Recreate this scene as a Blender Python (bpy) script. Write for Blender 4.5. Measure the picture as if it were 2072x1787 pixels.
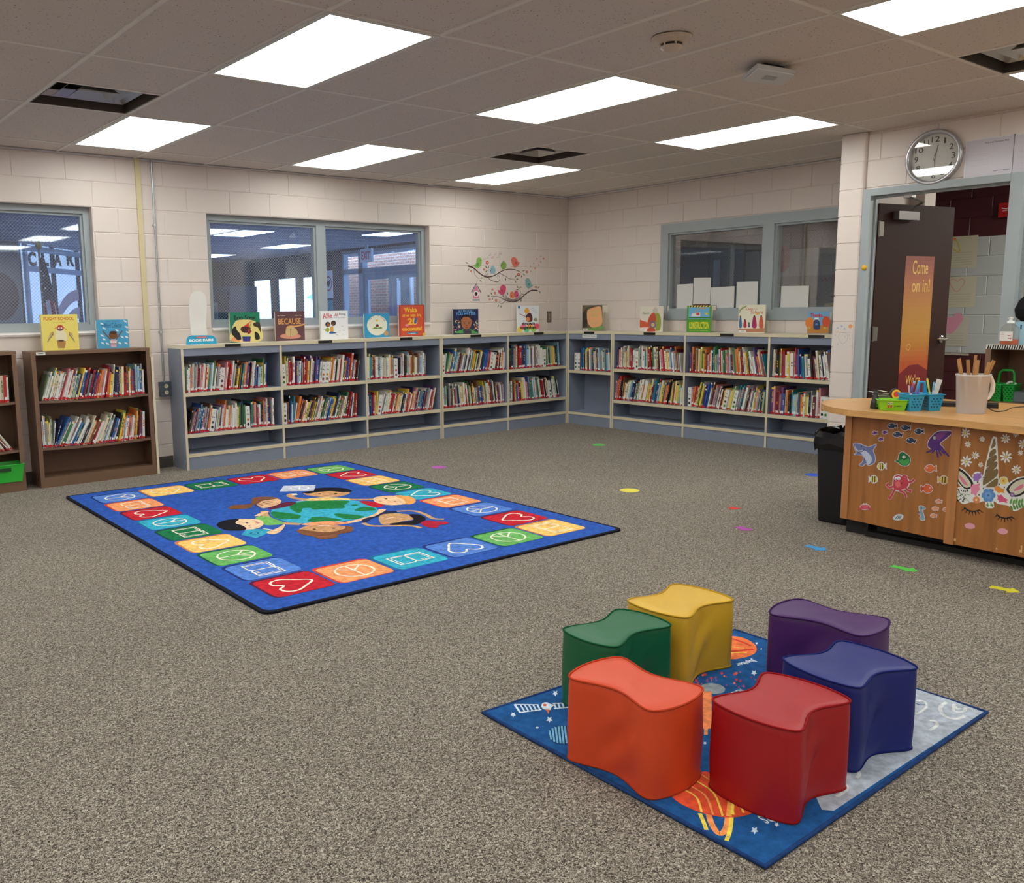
import bpy, math, random
from mathutils import Vector, Matrix
from mathutils.geometry import tessellate_polygon
for o in list(bpy.data.objects): bpy.data.objects.remove(o)
sc = bpy.context.scene; COL = sc.collection
V = Vector; PI = math.pi
# ------------------------------------------------------------------ camera
CAM = V((-8.0364, -7.6793, 1.3671)); YAW, PITCH, ROLL = 0.917001, -0.149367, -0.014384
FPX, PX, PY = 1809.4135, 866.7638, 897.2057
FW = V((math.cos(PITCH)*math.cos(YAW), math.cos(PITCH)*math.sin(YAW), math.sin(PITCH)))
_r = V((math.sin(YAW), -math.cos(YAW), 0)); _u = _r.cross(FW)
RT = _r*math.cos(ROLL)+_u*math.sin(ROLL); UP = -_r*math.sin(ROLL)+_u*math.cos(ROLL)
cd = bpy.data.cameras.new('camera'); cam = bpy.data.objects.new('camera', cd); COL.objects.link(cam)
cam.matrix_world = Matrix(((RT.x, UP.x, -FW.x, CAM.x), (RT.y, UP.y, -FW.y, CAM.y), (RT.z, UP.z, -FW.z, CAM.z), (0, 0, 0, 1)))
cd.sensor_width = 36; cd.lens = FPX/2072*36; cd.shift_x = (1036-PX)/2072; cd.shift_y = (PY-893.5)/2072
cd.clip_start = 0.05; cd.clip_end = 200
sc.camera = cam
# ------------------------------------------------------------------ view, world
sc.view_settings.view_transform = 'Standard'; sc.view_settings.look = 'None'
sc.view_settings.exposure = 0.0; sc.view_settings.gamma = 1.0; sc.view_settings.use_curve_mapping = False
PANEL = 8.8          # strength of the room's ceiling panels
w = bpy.data.worlds.new('world'); sc.world = w; w.use_nodes = True
bg = w.node_tree.nodes['Background']; bg.inputs[0].default_value = (0.36, 0.62, 1.0, 1); bg.inputs[1].default_value = 11.0
# ------------------------------------------------------------------ pixel -> place (measuring on the photograph)
def ray(u, v): return FW + RT*((u-PX)/FPX) - UP*((v-PY)/FPX)
def hit(u, v, o, n):
    d = ray(u, v); return CAM + d*((V(o)-CAM).dot(V(n))/d.dot(V(n)))
def onX(u, v, x): return hit(u, v, (x, 0, 0), (1, 0, 0))
def onY(u, v, y): return hit(u, v, (0, y, 0), (0, 1, 0))
def onZ(u, v, z): return hit(u, v, (0, 0, z), (0, 0, 1))
# ------------------------------------------------------------------ materials
def lin(c):
    c = c/255.0
    return c/12.92 if c <= 0.04045 else ((c+0.055)/1.055)**2.4
def S(rgb): return (lin(rgb[0]), lin(rgb[1]), lin(rgb[2]), 1)
MC = {}
def M(rgb, kind='paint', rough=None):
    key = (tuple(rgb), kind, rough)
    if key in MC: return MC[key]
    m = bpy.data.materials.new('%s_%02x%02x%02x' % (kind, *[int(x) for x in rgb])); m.use_nodes = True
    nt = m.node_tree; N = nt.nodes; L = nt.links; b = N['Principled BSDF']
    b.inputs['Base Color'].default_value = S(rgb)
    R = dict(paint=.55, print=.35, pile=.95, fabric=.8, metal=.35, plastic=.35, vinyl=.42, wood=.35, woodtop=.28, card=.8, block=.5, chrome=.18)[kind] if rough is None else rough
    b.inputs['Roughness'].default_value = R
    if kind in ('metal', 'chrome'): b.inputs['Metallic'].default_value = 1 if kind == 'chrome' else .6
    if kind in ('pile', 'fabric', 'card'): b.inputs['Specular IOR Level'].default_value = .15
    def noise(scale, detail=3):
        t = N.new('ShaderNodeTexNoise'); t.inputs['Scale'].default_value = scale; t.inputs['Detail'].default_value = detail
        g = N.new('ShaderNodeNewGeometry'); L.new(g.outputs['Position'], t.inputs['Vector']); return t
    def varied(t, lo, hi):
        r = N.new('ShaderNodeMapRange'); r.inputs['From Min'].default_value = .3; r.inputs['From Max'].default_value = .7
        r.inputs['To Min'].default_value = lo; r.inputs['To Max'].default_value = hi; L.new(t.outputs['Fac'], r.inputs['Value'])
        x = N.new('ShaderNodeMix'); x.data_type = 'RGBA'; x.blend_type = 'MULTIPLY'; x.inputs[0].default_value = 1
        x.inputs[6].default_value = S(rgb); L.new(r.outputs[0], x.inputs[7]); L.new(x.outputs[2], b.inputs['Base Color'])
    def bump(t, s, d):
        p = N.new('ShaderNodeBump'); p.inputs['Strength'].default_value = s; p.inputs['Distance'].default_value = d
        L.new(t.outputs['Fac'], p.inputs['Height']); L.new(p.outputs[0], b.inputs['Normal'])
    if kind == 'pile': t = noise(38, 8); varied(t, .74, 1.26); bump(noise(300, 2), .6, .004)
    elif kind == 'fabric': t = noise(9); varied(t, .97, 1.03); bump(noise(900, 2), .25, .001)
    elif kind == 'vinyl': varied(noise(9), .97, 1.03); bump(noise(900, 2), .2, .001)
    elif kind == 'block': t = noise(60, 5); bump(t, .25, .002); varied(noise(1.1, 3), .96, 1.04)
    elif kind in ('wood', 'woodtop'):
        mp = N.new('ShaderNodeMapping'); mp.inputs['Scale'].default_value = (14, 14, 1.2) if kind == 'wood' else (16, 1.3, 16); g = N.new('ShaderNodeNewGeometry')
        t = N.new('ShaderNodeTexNoise'); t.inputs['Scale'].default_value = 2.2; t.inputs['Detail'].default_value = 6
        L.new(g.outputs['Position'], mp.inputs['Vector']); L.new(mp.outputs[0], t.inputs['Vector']); varied(t, .82, 1.16)
    elif kind in ('paint', 'card', 'plastic', 'metal'): varied(noise(6, 2), .97, 1.03)
    MC[key] = m; return m
def EM(rgb, strength, name='glow', tubes=False):
    m = bpy.data.materials.new(name); m.use_nodes = True; N = m.node_tree.nodes; L = m.node_tree.links; b = N['Principled BSDF']
    b.inputs['Base Color'].default_value = (.8, .8, .8, 1); b.inputs['Emission Color'].default_value = S(rgb); b.inputs['Emission Strength'].default_value = strength
    if tubes:   # prismatic lens, a little brighter below each of its tubes
        tc = N.new('ShaderNodeNewGeometry'); sx = N.new('ShaderNodeSeparateXYZ'); L.new(tc.outputs['Position'], sx.inputs[0])
        a = N.new('ShaderNodeMath'); a.operation = 'MULTIPLY'; a.inputs[1].default_value = 2*PI/.155; L.new(sx.outputs[0], a.inputs[0])
        s = N.new('ShaderNodeMath'); s.operation = 'SINE'; L.new(a.outputs[0], s.inputs[0])
        f = N.new('ShaderNodeMath'); f.operation = 'MULTIPLY_ADD'; f.inputs[1].default_value = strength*.12; f.inputs[2].default_value = strength; L.new(s.outputs[0], f.inputs[0])
        L.new(f.outputs[0], b.inputs['Emission Strength'])
    return m
def carpet_mat():
    m = bpy.data.materials.new('loop_carpet'); m.use_nodes = True; N = m.node_tree.nodes; L = m.node_tree.links; b = N['Principled BSDF']
    b.inputs['Roughness'].default_value = .95; b.inputs['Specular IOR Level'].default_value = .1; b.inputs['Sheen Weight'].default_value = .14; b.inputs['Sheen Roughness'].default_value = .4; b.inputs['Sheen Tint'].default_value = (.8, .74, .66, 1)
    g = N.new('ShaderNodeNewGeometry')
    t = N.new('ShaderNodeTexNoise'); t.inputs['Scale'].default_value = 150; t.inputs['Detail'].default_value = 2.5; t.inputs['Distortion'].default_value = 1.6; L.new(g.outputs['Position'], t.inputs['Vector'])
    r = N.new('ShaderNodeValToRGB'); e = r.color_ramp.elements; e[0].position = .37; e[0].color = S((50, 44, 40)); e[1].position = .63; e[1].color = S((196, 186, 173))
    k = e.new(.47); k.color = S((108, 99, 91)); k = e.new(.54); k.color = S((142, 131, 119))
    L.new(t.outputs['Fac'], r.inputs[0])
    t2 = N.new('ShaderNodeTexNoise'); t2.inputs['Scale'].default_value = .9; t2.inputs['Detail'].default_value = 4; L.new(g.outputs['Position'], t2.inputs['Vector'])
    mr = N.new('ShaderNodeMapRange'); mr.inputs['From Min'].default_value = .3; mr.inputs['From Max'].default_value = .7; mr.inputs['To Min'].default_value = .93; mr.inputs['To Max'].default_value = 1.07; L.new(t2.outputs['Fac'], mr.inputs['Value'])
    x = N.new('ShaderNodeMix'); x.data_type = 'RGBA'; x.blend_type = 'MULTIPLY'; x.inputs[0].default_value = 1; L.new(r.outputs[0], x.inputs[6]); L.new(mr.outputs[0], x.inputs[7])
    L.new(x.outputs[2], b.inputs['Base Color'])
    p = N.new('ShaderNodeBump'); p.inputs['Strength'].default_value = .9; p.inputs['Distance'].default_value = .006; L.new(t.outputs['Fac'], p.inputs['Height']); L.new(p.outputs[0], b.inputs['Normal'])
    return m
def tile_mat():
    m = bpy.data.materials.new('ceiling_tile'); m.use_nodes = True; N = m.node_tree.nodes; L = m.node_tree.links; b = N['Principled BSDF']
    b.inputs['Roughness'].default_value = .9; g = N.new('ShaderNodeNewGeometry')
    t = N.new('ShaderNodeTexVoronoi'); t.inputs['Scale'].default_value = 55; L.new(g.outputs['Position'], t.inputs['Vector'])
    n = N.new('ShaderNodeTexNoise'); n.inputs['Scale'].default_value = 90; n.inputs['Detail'].default_value = 3; L.new(g.outputs['Position'], n.inputs['Vector'])
    a = N.new('ShaderNodeMath'); a.operation = 'MULTIPLY_ADD'; a.inputs[1].default_value = .9; L.new(n.outputs['Fac'], a.inputs[0]); L.new(t.outputs['Distance'], a.inputs[2])
    r = N.new('ShaderNodeValToRGB'); e = r.color_ramp.elements; e[0].position = .47; e[0].color = S((112, 102, 94)); e[1].position = .62; e[1].color = S((214, 204, 196))
    L.new(a.outputs[0], r.inputs[0]); L.new(r.outputs[0], b.inputs['Base Color'])
    return m
def wire_glass(name, tint=(1, 1, 1), pitch=.027, wire=(150, 165, 190), refl=.09, tilt=1.0):
    m = bpy.data.materials.new(name); m.use_nodes = True; N = m.node_tree.nodes; L = m.node_tree.links; N.clear()
    out = N.new('ShaderNodeOutputMaterial'); tr = N.new('ShaderNodeBsdfTransparent'); tr.inputs[0].default_value = (*tint, 1)
    gl = N.new('ShaderNodeBsdfGlossy'); gl.inputs['Roughness'].default_value = .02; gl.inputs[0].default_value = (1, 1, 1, 1)
    mx = N.new('ShaderNodeMixShader'); mx.inputs[0].default_value = refl; L.new(tr.outputs[0], mx.inputs[1]); L.new(gl.outputs[0], mx.inputs[2])
    if pitch:
        g = N.new('ShaderNodeNewGeometry'); s = N.new('ShaderNodeSeparateXYZ'); L.new(g.outputs['Position'], s.inputs[0])
        def mth(op, a, b2=None):
            q = N.new('ShaderNodeMath'); q.operation = op
            for i, z in enumerate((a, b2)):
                if z is None: continue
                if isinstance(z, (int, float)): q.inputs[i].default_value = z
                else: L.new(z, q.inputs[i])
            return q.outputs[0]
        h = mth('ADD', s.outputs[0], s.outputs[1]); z = mth('MULTIPLY', s.outputs[2], tilt)
        def lines(x): return mth('LESS_THAN', mth('ABSOLUTE', mth('SUBTRACT', mth('FRACT', mth('DIVIDE', x, pitch)), .5)), .03)
        f = mth('MAXIMUM', lines(mth('ADD', h, z)), lines(mth('SUBTRACT', h, z)))
        d = N.new('ShaderNodeBsdfPrincipled'); d.inputs['Base Color'].default_value = S(wire); d.inputs['Roughness'].default_value = .3
        m2 = N.new('ShaderNodeMixShader'); L.new(f, m2.inputs[0]); L.new(mx.outputs[0], m2.inputs[1]); L.new(d.outputs[0], m2.inputs[2]); L.new(m2.outputs[0], out.inputs[0])
    else: L.new(mx.outputs[0], out.inputs[0])
    return m
def see_through(name, rgb, alpha, rough=.2):
    m = bpy.data.materials.new(name); m.use_nodes = True; N = m.node_tree.nodes; L = m.node_tree.links; N.clear()
    out = N.new('ShaderNodeOutputMaterial'); tr = N.new('ShaderNodeBsdfTransparent'); tr.inputs[0].default_value = S(rgb)
    d = N.new('ShaderNodeBsdfPrincipled'); d.inputs['Base Color'].default_value = S(rgb); d.inputs['Roughness'].default_value = rough
    mx = N.new('ShaderNodeMixShader'); mx.inputs[0].default_value = alpha; L.new(tr.outputs[0], mx.inputs[1]); L.new(d.outputs[0], mx.inputs[2]); L.new(mx.outputs[0], out.inputs[0])
    return m
# ------------------------------------------------------------------ mesh builder
class MB:
    def __init__(s): s.v = []; s.f = []; s.mi = []; s.m = []; s.sm = []
    def slot(s, m):
        if m not in s.m: s.m.append(m)
        return s.m.index(m)
    def add(s, vs, fs, m, smooth=False):
        b = len(s.v); s.v += [V(p) for p in vs]; k = s.slot(m)
        for f in fs: s.f.append(tuple(b+i for i in f)); s.mi.append(k); s.sm.append(smooth)
        return s
    def obox(s, o, a, b, c, m, mtop=None, mfront=None):
        """box from corner o along vectors a, b, c (a x b . c > 0); mfront colours the -b face, mtop the +c face"""
        o, a, b, c = V(o), V(a), V(b), V(c)
        vs = [o, o+a, o+a+b, o+b, o+c, o+a+c, o+a+b+c, o+b+c]
        s.add(vs, [(0, 3, 2, 1), (1, 2, 6, 5), (2, 3, 7, 6), (3, 0, 4, 7)], m)
        s.add(vs, [(4, 5, 6, 7)], mtop or m); s.add(vs, [(0, 1, 5, 4)], mfront or m)
        return s
    def box(s, x0, y0, z0, x1, y1, z1, m):
        x0, x1 = sorted((x0, x1)); y0, y1 = sorted((y0, y1)); z0, z1 = sorted((z0, z1))
        return s.obox((x0, y0, z0), (x1-x0, 0, 0), (0, y1-y0, 0), (0, 0, z1-z0), m)
    def prism(s, pts, z0, z1, m, mtop=None, smooth=False):
        n = len(pts)
        ar = sum(pts[i][0]*pts[(i+1) % n][1]-pts[(i+1) % n][0]*pts[i][1] for i in range(n))
        if ar < 0: pts = pts[::-1]
        vs = [(p[0], p[1], z0) for p in pts]+[(p[0], p[1], z1) for p in pts]
        s.add(vs, [(i, (i+1) % n, n+(i+1) % n, n+i) for i in range(n)], m, smooth)
        tri = tessellate_polygon([[V((p[0], p[1], 0)) for p in pts]])
        T = []; B = []
        for t in tri:
            a, b, c = [V((pts[i][0], pts[i][1], 0)) for i in t]
            t = t if (b-a).cross(c-a).z > 0 else (t[0], t[2], t[1])
            T.append(tuple(n+i for i in t)); B.append((t[0], t[2], t[1]))
        s.add(vs, T, mtop or m); s.add(vs, B, m); return s
    def tube(s, pts, r, m, n=8, cap=True, closed=False):
        pts = [V(p) for p in pts]; N = len(pts); rings = []; ref = None
        rr = r if isinstance(r, (list, tuple)) else [r]*N
        for i, p in enumerate(pts):
            if closed: t = pts[(i+1) % N]-pts[i-1]
            else: t = pts[min(i+1, N-1)]-pts[max(i-1, 0)]
            t = t.normalized() if t.length > 1e-9 else V((0, 0, 1))
            if ref is None: ref = V((0, 0, 1)) if abs(t.z) < .9 else V((1, 0, 0))
            a = t.cross(ref).normalized(); b = a.cross(t).normalized(); ref = b
            rings.append([p+(a*math.cos(2*PI*k/n)+b*math.sin(2*PI*k/n))*rr[i] for k in range(n)])
        vs = [q for g in rings for q in g]; fs = []
        for i in range(N if closed else N-1):
            j = (i+1) % N
            for k in range(n): fs.append((i*n+k, j*n+k, j*n+(k+1) % n, i*n+(k+1) % n))
        s.add(vs, [f[::-1] for f in fs], m, True)
        if cap and not closed: s.add(rings[0], [tuple(range(n))], m); s.add(rings[-1], [tuple(range(n))[::-1]], m)
        return s
    def lathe(s, c, prof, m, n=24, axis=None, cap=True):
        c = V(c); ax = V(axis or (0, 0, 1)).normalized(); e = ax.orthogonal().normalized(); g = ax.cross(e)
        vs = []
        for r, h in prof:
            for k in range(n): vs.append(c+ax*h+(e*math.cos(2*PI*k/n)+g*math.sin(2*PI*k/n))*r)
        fs = [(i*n+k, i*n+(k+1) % n, (i+1)*n+(k+1) % n, (i+1)*n+k) for i in range(len(prof)-1) for k in range(n)]
        s.add(vs, fs, m, True)
        if cap: s.add(vs[:n], [tuple(range(n))[::-1]], m); s.add(vs[-n:], [tuple(range(n))], m)
        return s
    def build(s, name, parent=None, bevel=0):
        me = bpy.data.meshes.new(name)
        if parent is not None: off = parent.matrix_world.translation if parent.parent is None and parent.type != 'MESH' else wloc(parent)
        else:
            mn = [min(p[i] for p in s.v) for i in range(3)]; mx = [max(p[i] for p in s.v) for i in range(3)]
            off = V(((mn[0]+mx[0])/2, (mn[1]+mx[1])/2, mn[2]))
        me.from_pydata([p-off for p in s.v], [], s.f)
        for m in s.m: me.materials.append(m)
        me.polygons.foreach_set('material_index', s.mi); me.polygons.foreach_set('use_smooth', s.sm); me.update()
        o = bpy.data.objects.new(name, me); COL.objects.link(o)
        if parent is not None: o.parent = parent; o['_w'] = tuple(off)
        else: o.location = off; o['_w'] = tuple(off)
        if bevel:
            b = o.modifiers.new('bevel', 'BEVEL'); b.width = bevel; b.segments = 2; b.limit_method = 'ANGLE'
        return o
def wloc(o): return V(o['_w'])
def thing(name, loc, label, cat, group=None):
    o = bpy.data.objects.new(name, None); COL.objects.link(o); o.location = loc; o['_w'] = tuple(loc); o.empty_display_size = .05
    return tag(o, label, cat, group)
def tag(o, label=None, cat=None, group=None, kind=None):
    if label: o['label'] = label
    if cat: o['category'] = cat
    if group: o['group'] = group
    if kind: o['kind'] = kind
    return o
# MB.build works out parents by their stored world position
_b = MB.build
def build(s, name, parent=None, bevel=0):
    me = bpy.data.meshes.new(name)
    mn = [min(p[i] for p in s.v) for i in range(3)]; mx = [max(p[i] for p in s.v) for i in range(3)]
    off = wloc(parent) if parent is not None else V(((mn[0]+mx[0])/2, (mn[1]+mx[1])/2, mn[2]))
    me.from_pydata([p-off for p in s.v], [], s.f)
    for m in s.m: me.materials.append(m)
    me.polygons.foreach_set('material_index', s.mi); me.polygons.foreach_set('use_smooth', s.sm); me.update()
    o = bpy.data.objects.new(name, me); COL.objects.link(o); o['_w'] = tuple(off)
    if parent is not None: o.parent = parent
    else: o.location = off
    if bevel:
        b = o.modifiers.new('bevel', 'BEVEL'); b.width = bevel; b.segments = 2; b.limit_method = 'ANGLE'
    return o
MB.build = build
# ------------------------------------------------------------------ flat artwork lying on a surface
def smooth(pts, n=5, closed=True):
    out = []; N = len(pts); rng = range(N) if closed else range(N-1)
    for i in rng:
        if closed: p0, p1, p2, p3 = pts[i-1], pts[i], pts[(i+1) % N], pts[(i+2) % N]
        else: p0, p1, p2, p3 = pts[max(i-1, 0)], pts[i], pts[i+1], pts[min(i+2, N-1)]
        for k in range(n):
            t = k/n; out.append(tuple(.5*((2*p1[j])+(-p0[j]+p2[j])*t+(2*p0[j]-5*p1[j]+4*p2[j]-p3[j])*t*t+(-p0[j]+3*p1[j]-3*p2[j]+p3[j])*t**3) for j in (0, 1)))
    if not closed: out.append(tuple(pts[-1]))
    return out
def ell(cx, cy, rx, ry, n=20, a0=0, a1=2*PI, rot=0):
    full = abs(a1-a0-2*PI) < 1e-6; c, s = math.cos(rot), math.sin(rot); out = []
    for k in range(n+(0 if full else 1)):
        a = a0+(a1-a0)*k/n; x, y = rx*math.cos(a), ry*math.sin(a); out.append((cx+x*c-y*s, cy+x*s+y*c))
    return out
def star(cx, cy, r, n=5, rot=PI/2, q=.42): return [(cx+math.cos(rot+PI*k/n)*(r if k % 2 == 0 else r*q), cy+math.sin(rot+PI*k/n)*(r if k % 2 == 0 else r*q)) for k in range(2*n)]
def rrect(x0, y0, x1, y1, r, n=4):
    o = []
    for cx, cy, a in ((x1-r, y1-r, 0), (x0+r, y1-r, PI/2), (x0+r, y0+r, PI), (x1-r, y0+r, 1.5*PI)): o += ell(cx, cy, r, r, n, a, a+PI/2)
    return o
TXT = {}
def textmesh(s, bold=0, shear=0):
    key = (s, bold, shear)
    if key not in TXT:
        c = bpy.data.curves.new('t', 'FONT'); c.body = s; c.offset = bold; c.shear = shear; c.resolution_u = 3
        o = bpy.data.objects.new('t', c); me = o.to_mesh(); me.calc_loop_triangles()
        vs = [(v.co.x, v.co.y) for v in me.vertices]; fs = [tuple(t.vertices) for t in me.loop_triangles]
        o.to_mesh_clear(); bpy.data.objects.remove(o); bpy.data.curves.remove(c)
        if vs: x0 = min(v[0] for v in vs); x1 = max(v[0] for v in vs); y0 = min(v[1] for v in vs); y1 = max(v[1] for v in vs)
        else: x0 = y0 = 0; x1 = y1 = 1
        TXT[key] = (vs, fs, x0, y0, x1, y1)
    return TXT[key]
class Art:
    """o: origin, ux/uy: unit axes on the surface, n: outward normal"""
    def __init__(s, o, ux, uy, n=None, step=.0003, kind='print', mb=None):
        s.o, s.ux, s.uy = V(o), V(ux).normalized(), V(uy).normalized(); s.n = V(n).normalized() if n is not None else s.ux.cross(s.uy)
        s.step, s.kind, s.k, s.mb, s.used = step, kind, 1, mb or MB(), []
    def at(s, p, k): return s.o+s.ux*p[0]+s.uy*p[1]+s.n*(s.step*k)
    def px(s, pts, zx=0, zy=0, sc_=1.0):
        out = []
        for u, v in pts:
            q = hit(zx+u/sc_, zy+v/sc_, s.o, s.n)-s.o; out.append((q.dot(s.ux), q.dot(s.uy)))
        return out
    def tri(s, pts, tris, col, k):
        flip = s.ux.cross(s.uy).dot(s.n) < 0; T = []
        for t in tris:
            a, b, c = [pts[i] for i in t]
            z = (b[0]-a[0])*(c[1]-a[1])-(b[1]-a[1])*(c[0]-a[0])
            if (z > 0) == flip: t = (t[0], t[2], t[1])
            T.append(tuple(t))
        s.mb.add([s.at(p, k) for p in pts], T, col if not isinstance(col, tuple) else M(col, s.kind))
    def lay(s, pts):
        """lowest layer above everything the new shape may overlap"""
        b = (min(p[0] for p in pts), max(p[0] for p in pts), min(p[1] for p in pts), max(p[1] for p in pts))
        k = 1+max([q[4] for q in s.used if q[0] < b[1] and q[1] > b[0] and q[2] < b[3] and q[3] > b[2]] or [0]); s.used.append((*b, k)); return k
    def poly(s, pts, col, **_):
        if len(pts) < 3: return s
        s.tri(pts, tessellate_polygon([[V((p[0], p[1], 0)) for p in pts]]), col, s.lay(pts)); return s
    def blob(s, pts, col, n=4, **k): return s.poly(smooth(pts, n), col, **k)
    def line(s, pts, wd, col, closed=False, **_):
        n = len(pts); L = []; R = []
        for i, p in enumerate(pts):
            a = pts[i-1] if (i > 0 or closed) else p; b = pts[(i+1) % n] if (i < n-1 or closed) else p
            d = V((b[0]-a[0], b[1]-a[1])); d = d.normalized() if d.length > 1e-9 else V((1, 0))
            wv = wd[i] if isinstance(wd, list) else wd
            L.append((p[0]-d.y*wv/2, p[1]+d.x*wv/2)); R.append((p[0]+d.y*wv/2, p[1]-d.x*wv/2))
        P = L+R; T = []
        for i in range(n if closed else n-1):
            j = (i+1) % n; T += [(i, j, n+i), (j, n+j, n+i)]
        s.tri(P, T, col, s.lay(P)); return s
    def text(s, t, x0, y0, w_, h, col, rot=0, bold=0.01, same=False, shear=0):
        """text fitted into a box whose lower left corner is x0,y0, turned by rot about that corner"""
        vs, fs, a0, b0, a1, b1 = textmesh(t, bold, shear); c, q = math.cos(rot), math.sin(rot); P = []
        for vx, vy in vs:
            x = (vx-a0)/max(a1-a0, 1e-6)*w_; y = (vy-b0)/max(b1-b0, 1e-6)*h; P.append((x0+x*c-y*q, y0+x*q+y*c))
        s.tri(P, fs, col, s.lay(P)) if P else None; return s
    def build(s, name, parent=None): return s.mb.build(name, parent)
# ================================================================== SETTING
H = 2.6556; GX, GY, DX, DY = -5.8553, -.381, .62478, 1.25891
X0, Y0 = -12.4, -12.2                       # far ends of the room behind the camera
CRS = .2032
def cz(k): return 2.642-CRS*k               # height of the k-th mortar joint below the ceiling
def struct(o, label=None, cat=None): return tag(o, label, cat, kind='structure')
WALLC = (219, 206, 199)
WALL = M(WALLC, 'block')
# ---- floor
struct(MB().box(X0-.3, Y0-.3, -.06, 4.2, 16, 0, carpet_mat()).build('floor'), 'grey brown flecked loop carpet', 'floor')
# ---- ceiling: tiles, with openings for lights and air diffusers
LIGHTS = [(c, r) for c in (-9, -6, -3, 0, 3, 6) for r in (0, 2, 4, 6, 8) if not (c == 6 and r > 6)]
VENTS = [(-1, 1), (5, 1), (5, 4), (-1, 4), (-7, 1), (-7, 4)]
TILE = tile_mat(); cm = MB()
def gx(i): return GX+DX*i
def gy(j): return GY-DY*j
for i in range(-11, 10):
    for j in range(-1, 10):
        a, b, c, d = max(gx(i), X0), min(gx(i+1), 0), max(gy(j+1), Y0), min(gy(j), 0)
        if a >= b or c >= d: continue
        if (i, j) in LIGHTS: continue
        if (i, j) in VENTS: d = gy(j)-DY/2
        e = .004
        vs = [(a, c, H+.003), (b, c, H+.003), (b, d, H+.003), (a, d, H+.003)]
        cm.box(a, c, H+.003, b, d, H+.02, TILE)
struct(cm.build('ceiling'), 'suspended ceiling of pitted white mineral tiles', 'ceiling')
BAR = M((228, 222, 214), 'paint'); bm = MB()
for i in range(-10, 10): bm.box(gx(i)-.012, Y0, H-.003, gx(i)+.012, 0, H+.004, BAR)
for j in range(0, 10): bm.box(X0, gy(j)-.012, H-.002, 0, gy(j)+.012, H+.004, BAR)
for i, j in VENTS: bm.box(gx(i), gy(j)-DY/2-.012, H-.002, gx(i+1), gy(j)-DY/2+.012, H+.004, BAR)
PB_ = M((168, 158, 148), 'paint'); bm.box(X0, -.02, H-.004, 0, 0, H+.0025, PB_).box(-.02, Y0, H-.004, 0, 0, H+.0025, PB_)  # edge bars coloured darker for the shadow line where ceiling meets wall
struct(bm.build('trim_1'), 'light grey metal grid of the suspended ceiling', 'ceiling grid')
bm = MB().box(X0, Y0, H+.35, 0, 0, H+.4, M((60, 58, 56)))
struct(bm.build('trim_2'), 'roof deck above the suspended ceiling', 'roof')
LENS = EM((246, 250, 244), PANEL, 'light_lens', True); LF = M((212, 208, 200), 'paint')
where = {(0, 0): 'nearest the left window, beside the square air diffuser', (0, 2): 'largest in view, on the left above the rug', (3, 0): 'above the two pane window', (3, 2): 'in the middle of the ceiling',
         (6, 0): 'above the room corner', (6, 2): 'right of the middle, before the pillar', (3, 4): 'cut by the top edge at the right', (6, 4): 'cut by the right edge beside an air diffuser'}
for c, r in LIGHTS:
    x0, x1, y0, y1 = gx(c), gx(c+1), gy(r+1), gy(r)
    t = thing('ceiling_light', ((x0+x1)/2, (y0+y1)/2, H), 'recessed fluorescent ceiling panel '+where.get((c, r), 'behind the viewer'), 'ceiling light', 'recessed fluorescent panels in the ceiling grid')
    m = MB()
    for a, b, cc, d in ((x0, y0, x1, y0+.03), (x0, y1-.03, x1, y1), (x0, y0+.03, x0+.03, y1-.03), (x1-.03, y0+.03, x1, y1-.03)): m.box(a+.001, b+.001, H-.006, cc-.001, d-.001, H+.05, LF)
    m.box(x0+.01, y0+.01, H+.05, x1-.01, y1-.01, H+.1, LF); m.build('frame', t)
    MB().box(x0+.03, y0+.03, H-.002, x1-.03, y1-.03, H+.004, LENS).build('diffuser', t)
DK = M((92, 84, 76), 'metal', .5); SIL = M((190, 186, 180), 'metal', .3)
vl = {(-1, 1): 'square metal air diffuser in the ceiling left of the largest light', (5, 1): 'square metal air diffuser above the room corner', (5, 4): 'square metal air diffuser at the top right edge'}
for i, j in VENTS:
    x0, x1, y1, y0 = gx(i)+.012, gx(i+1)-.012, gy(j)-.012, gy(j)-DY/2+.012; xc, yc = (x0+x1)/2, (y0+y1)/2
    t = thing('air_diffuser', (xc, yc, H), vl.get((i, j), 'square metal air diffuser behind the viewer'), 'ceiling vent', 'square air diffusers in the ceiling')
    m = MB()
    for a, b, cc, d in ((x0, y0, x1, y0+.01), (x0, y1-.01, x1, y1), (x0, y0, x0+.01, y1), (x1-.01, y0, x1, y1)): m.box(a, b, H-.001, cc, d, H+.12, DK)
    m.box(x0, y0, H+.12, x1, y1, H+.13, M((38, 34, 31))); m.build('housing', t)
    for q, (r0, r1, h0, h1) in enumerate(((.27, .22, .045, .075), (.19, .14, .03, .07), (.115, .07, .02, .06))):
        m = MB(); n = 4
        for k in range(4):
            s1 = [(-1, -1), (1, -1), (1, 1), (-1, 1)][k]; s2 = [(-1, -1), (1, -1), (1, 1), (-1, 1)][(k+1) % 4]
            A = V((xc+s1[0]*r0, yc+s1[1]*r0, H+h0)); B = V((xc+s2[0]*r0, yc+s2[1]*r0, H+h0)); C_ = V((xc+s2[0]*r1, yc+s2[1]*r1, H+h1)); D = V((xc+s1[0]*r1, yc+s1[1]*r1, H+h1))
            u = V((0, 0, .003)); m.add([A, B, C_, D, A+u, B+u, C_+u, D+u], [(0, 3, 2, 1), (4, 5, 6, 7), (0, 1, 5, 4), (2, 3, 7, 6)], SIL)
        if q == 2: m.box(xc-.07, yc-.07, H+.055, xc+.07, yc+.07, H+.06, SIL)
        m.build('louvre_ring', t)
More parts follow.
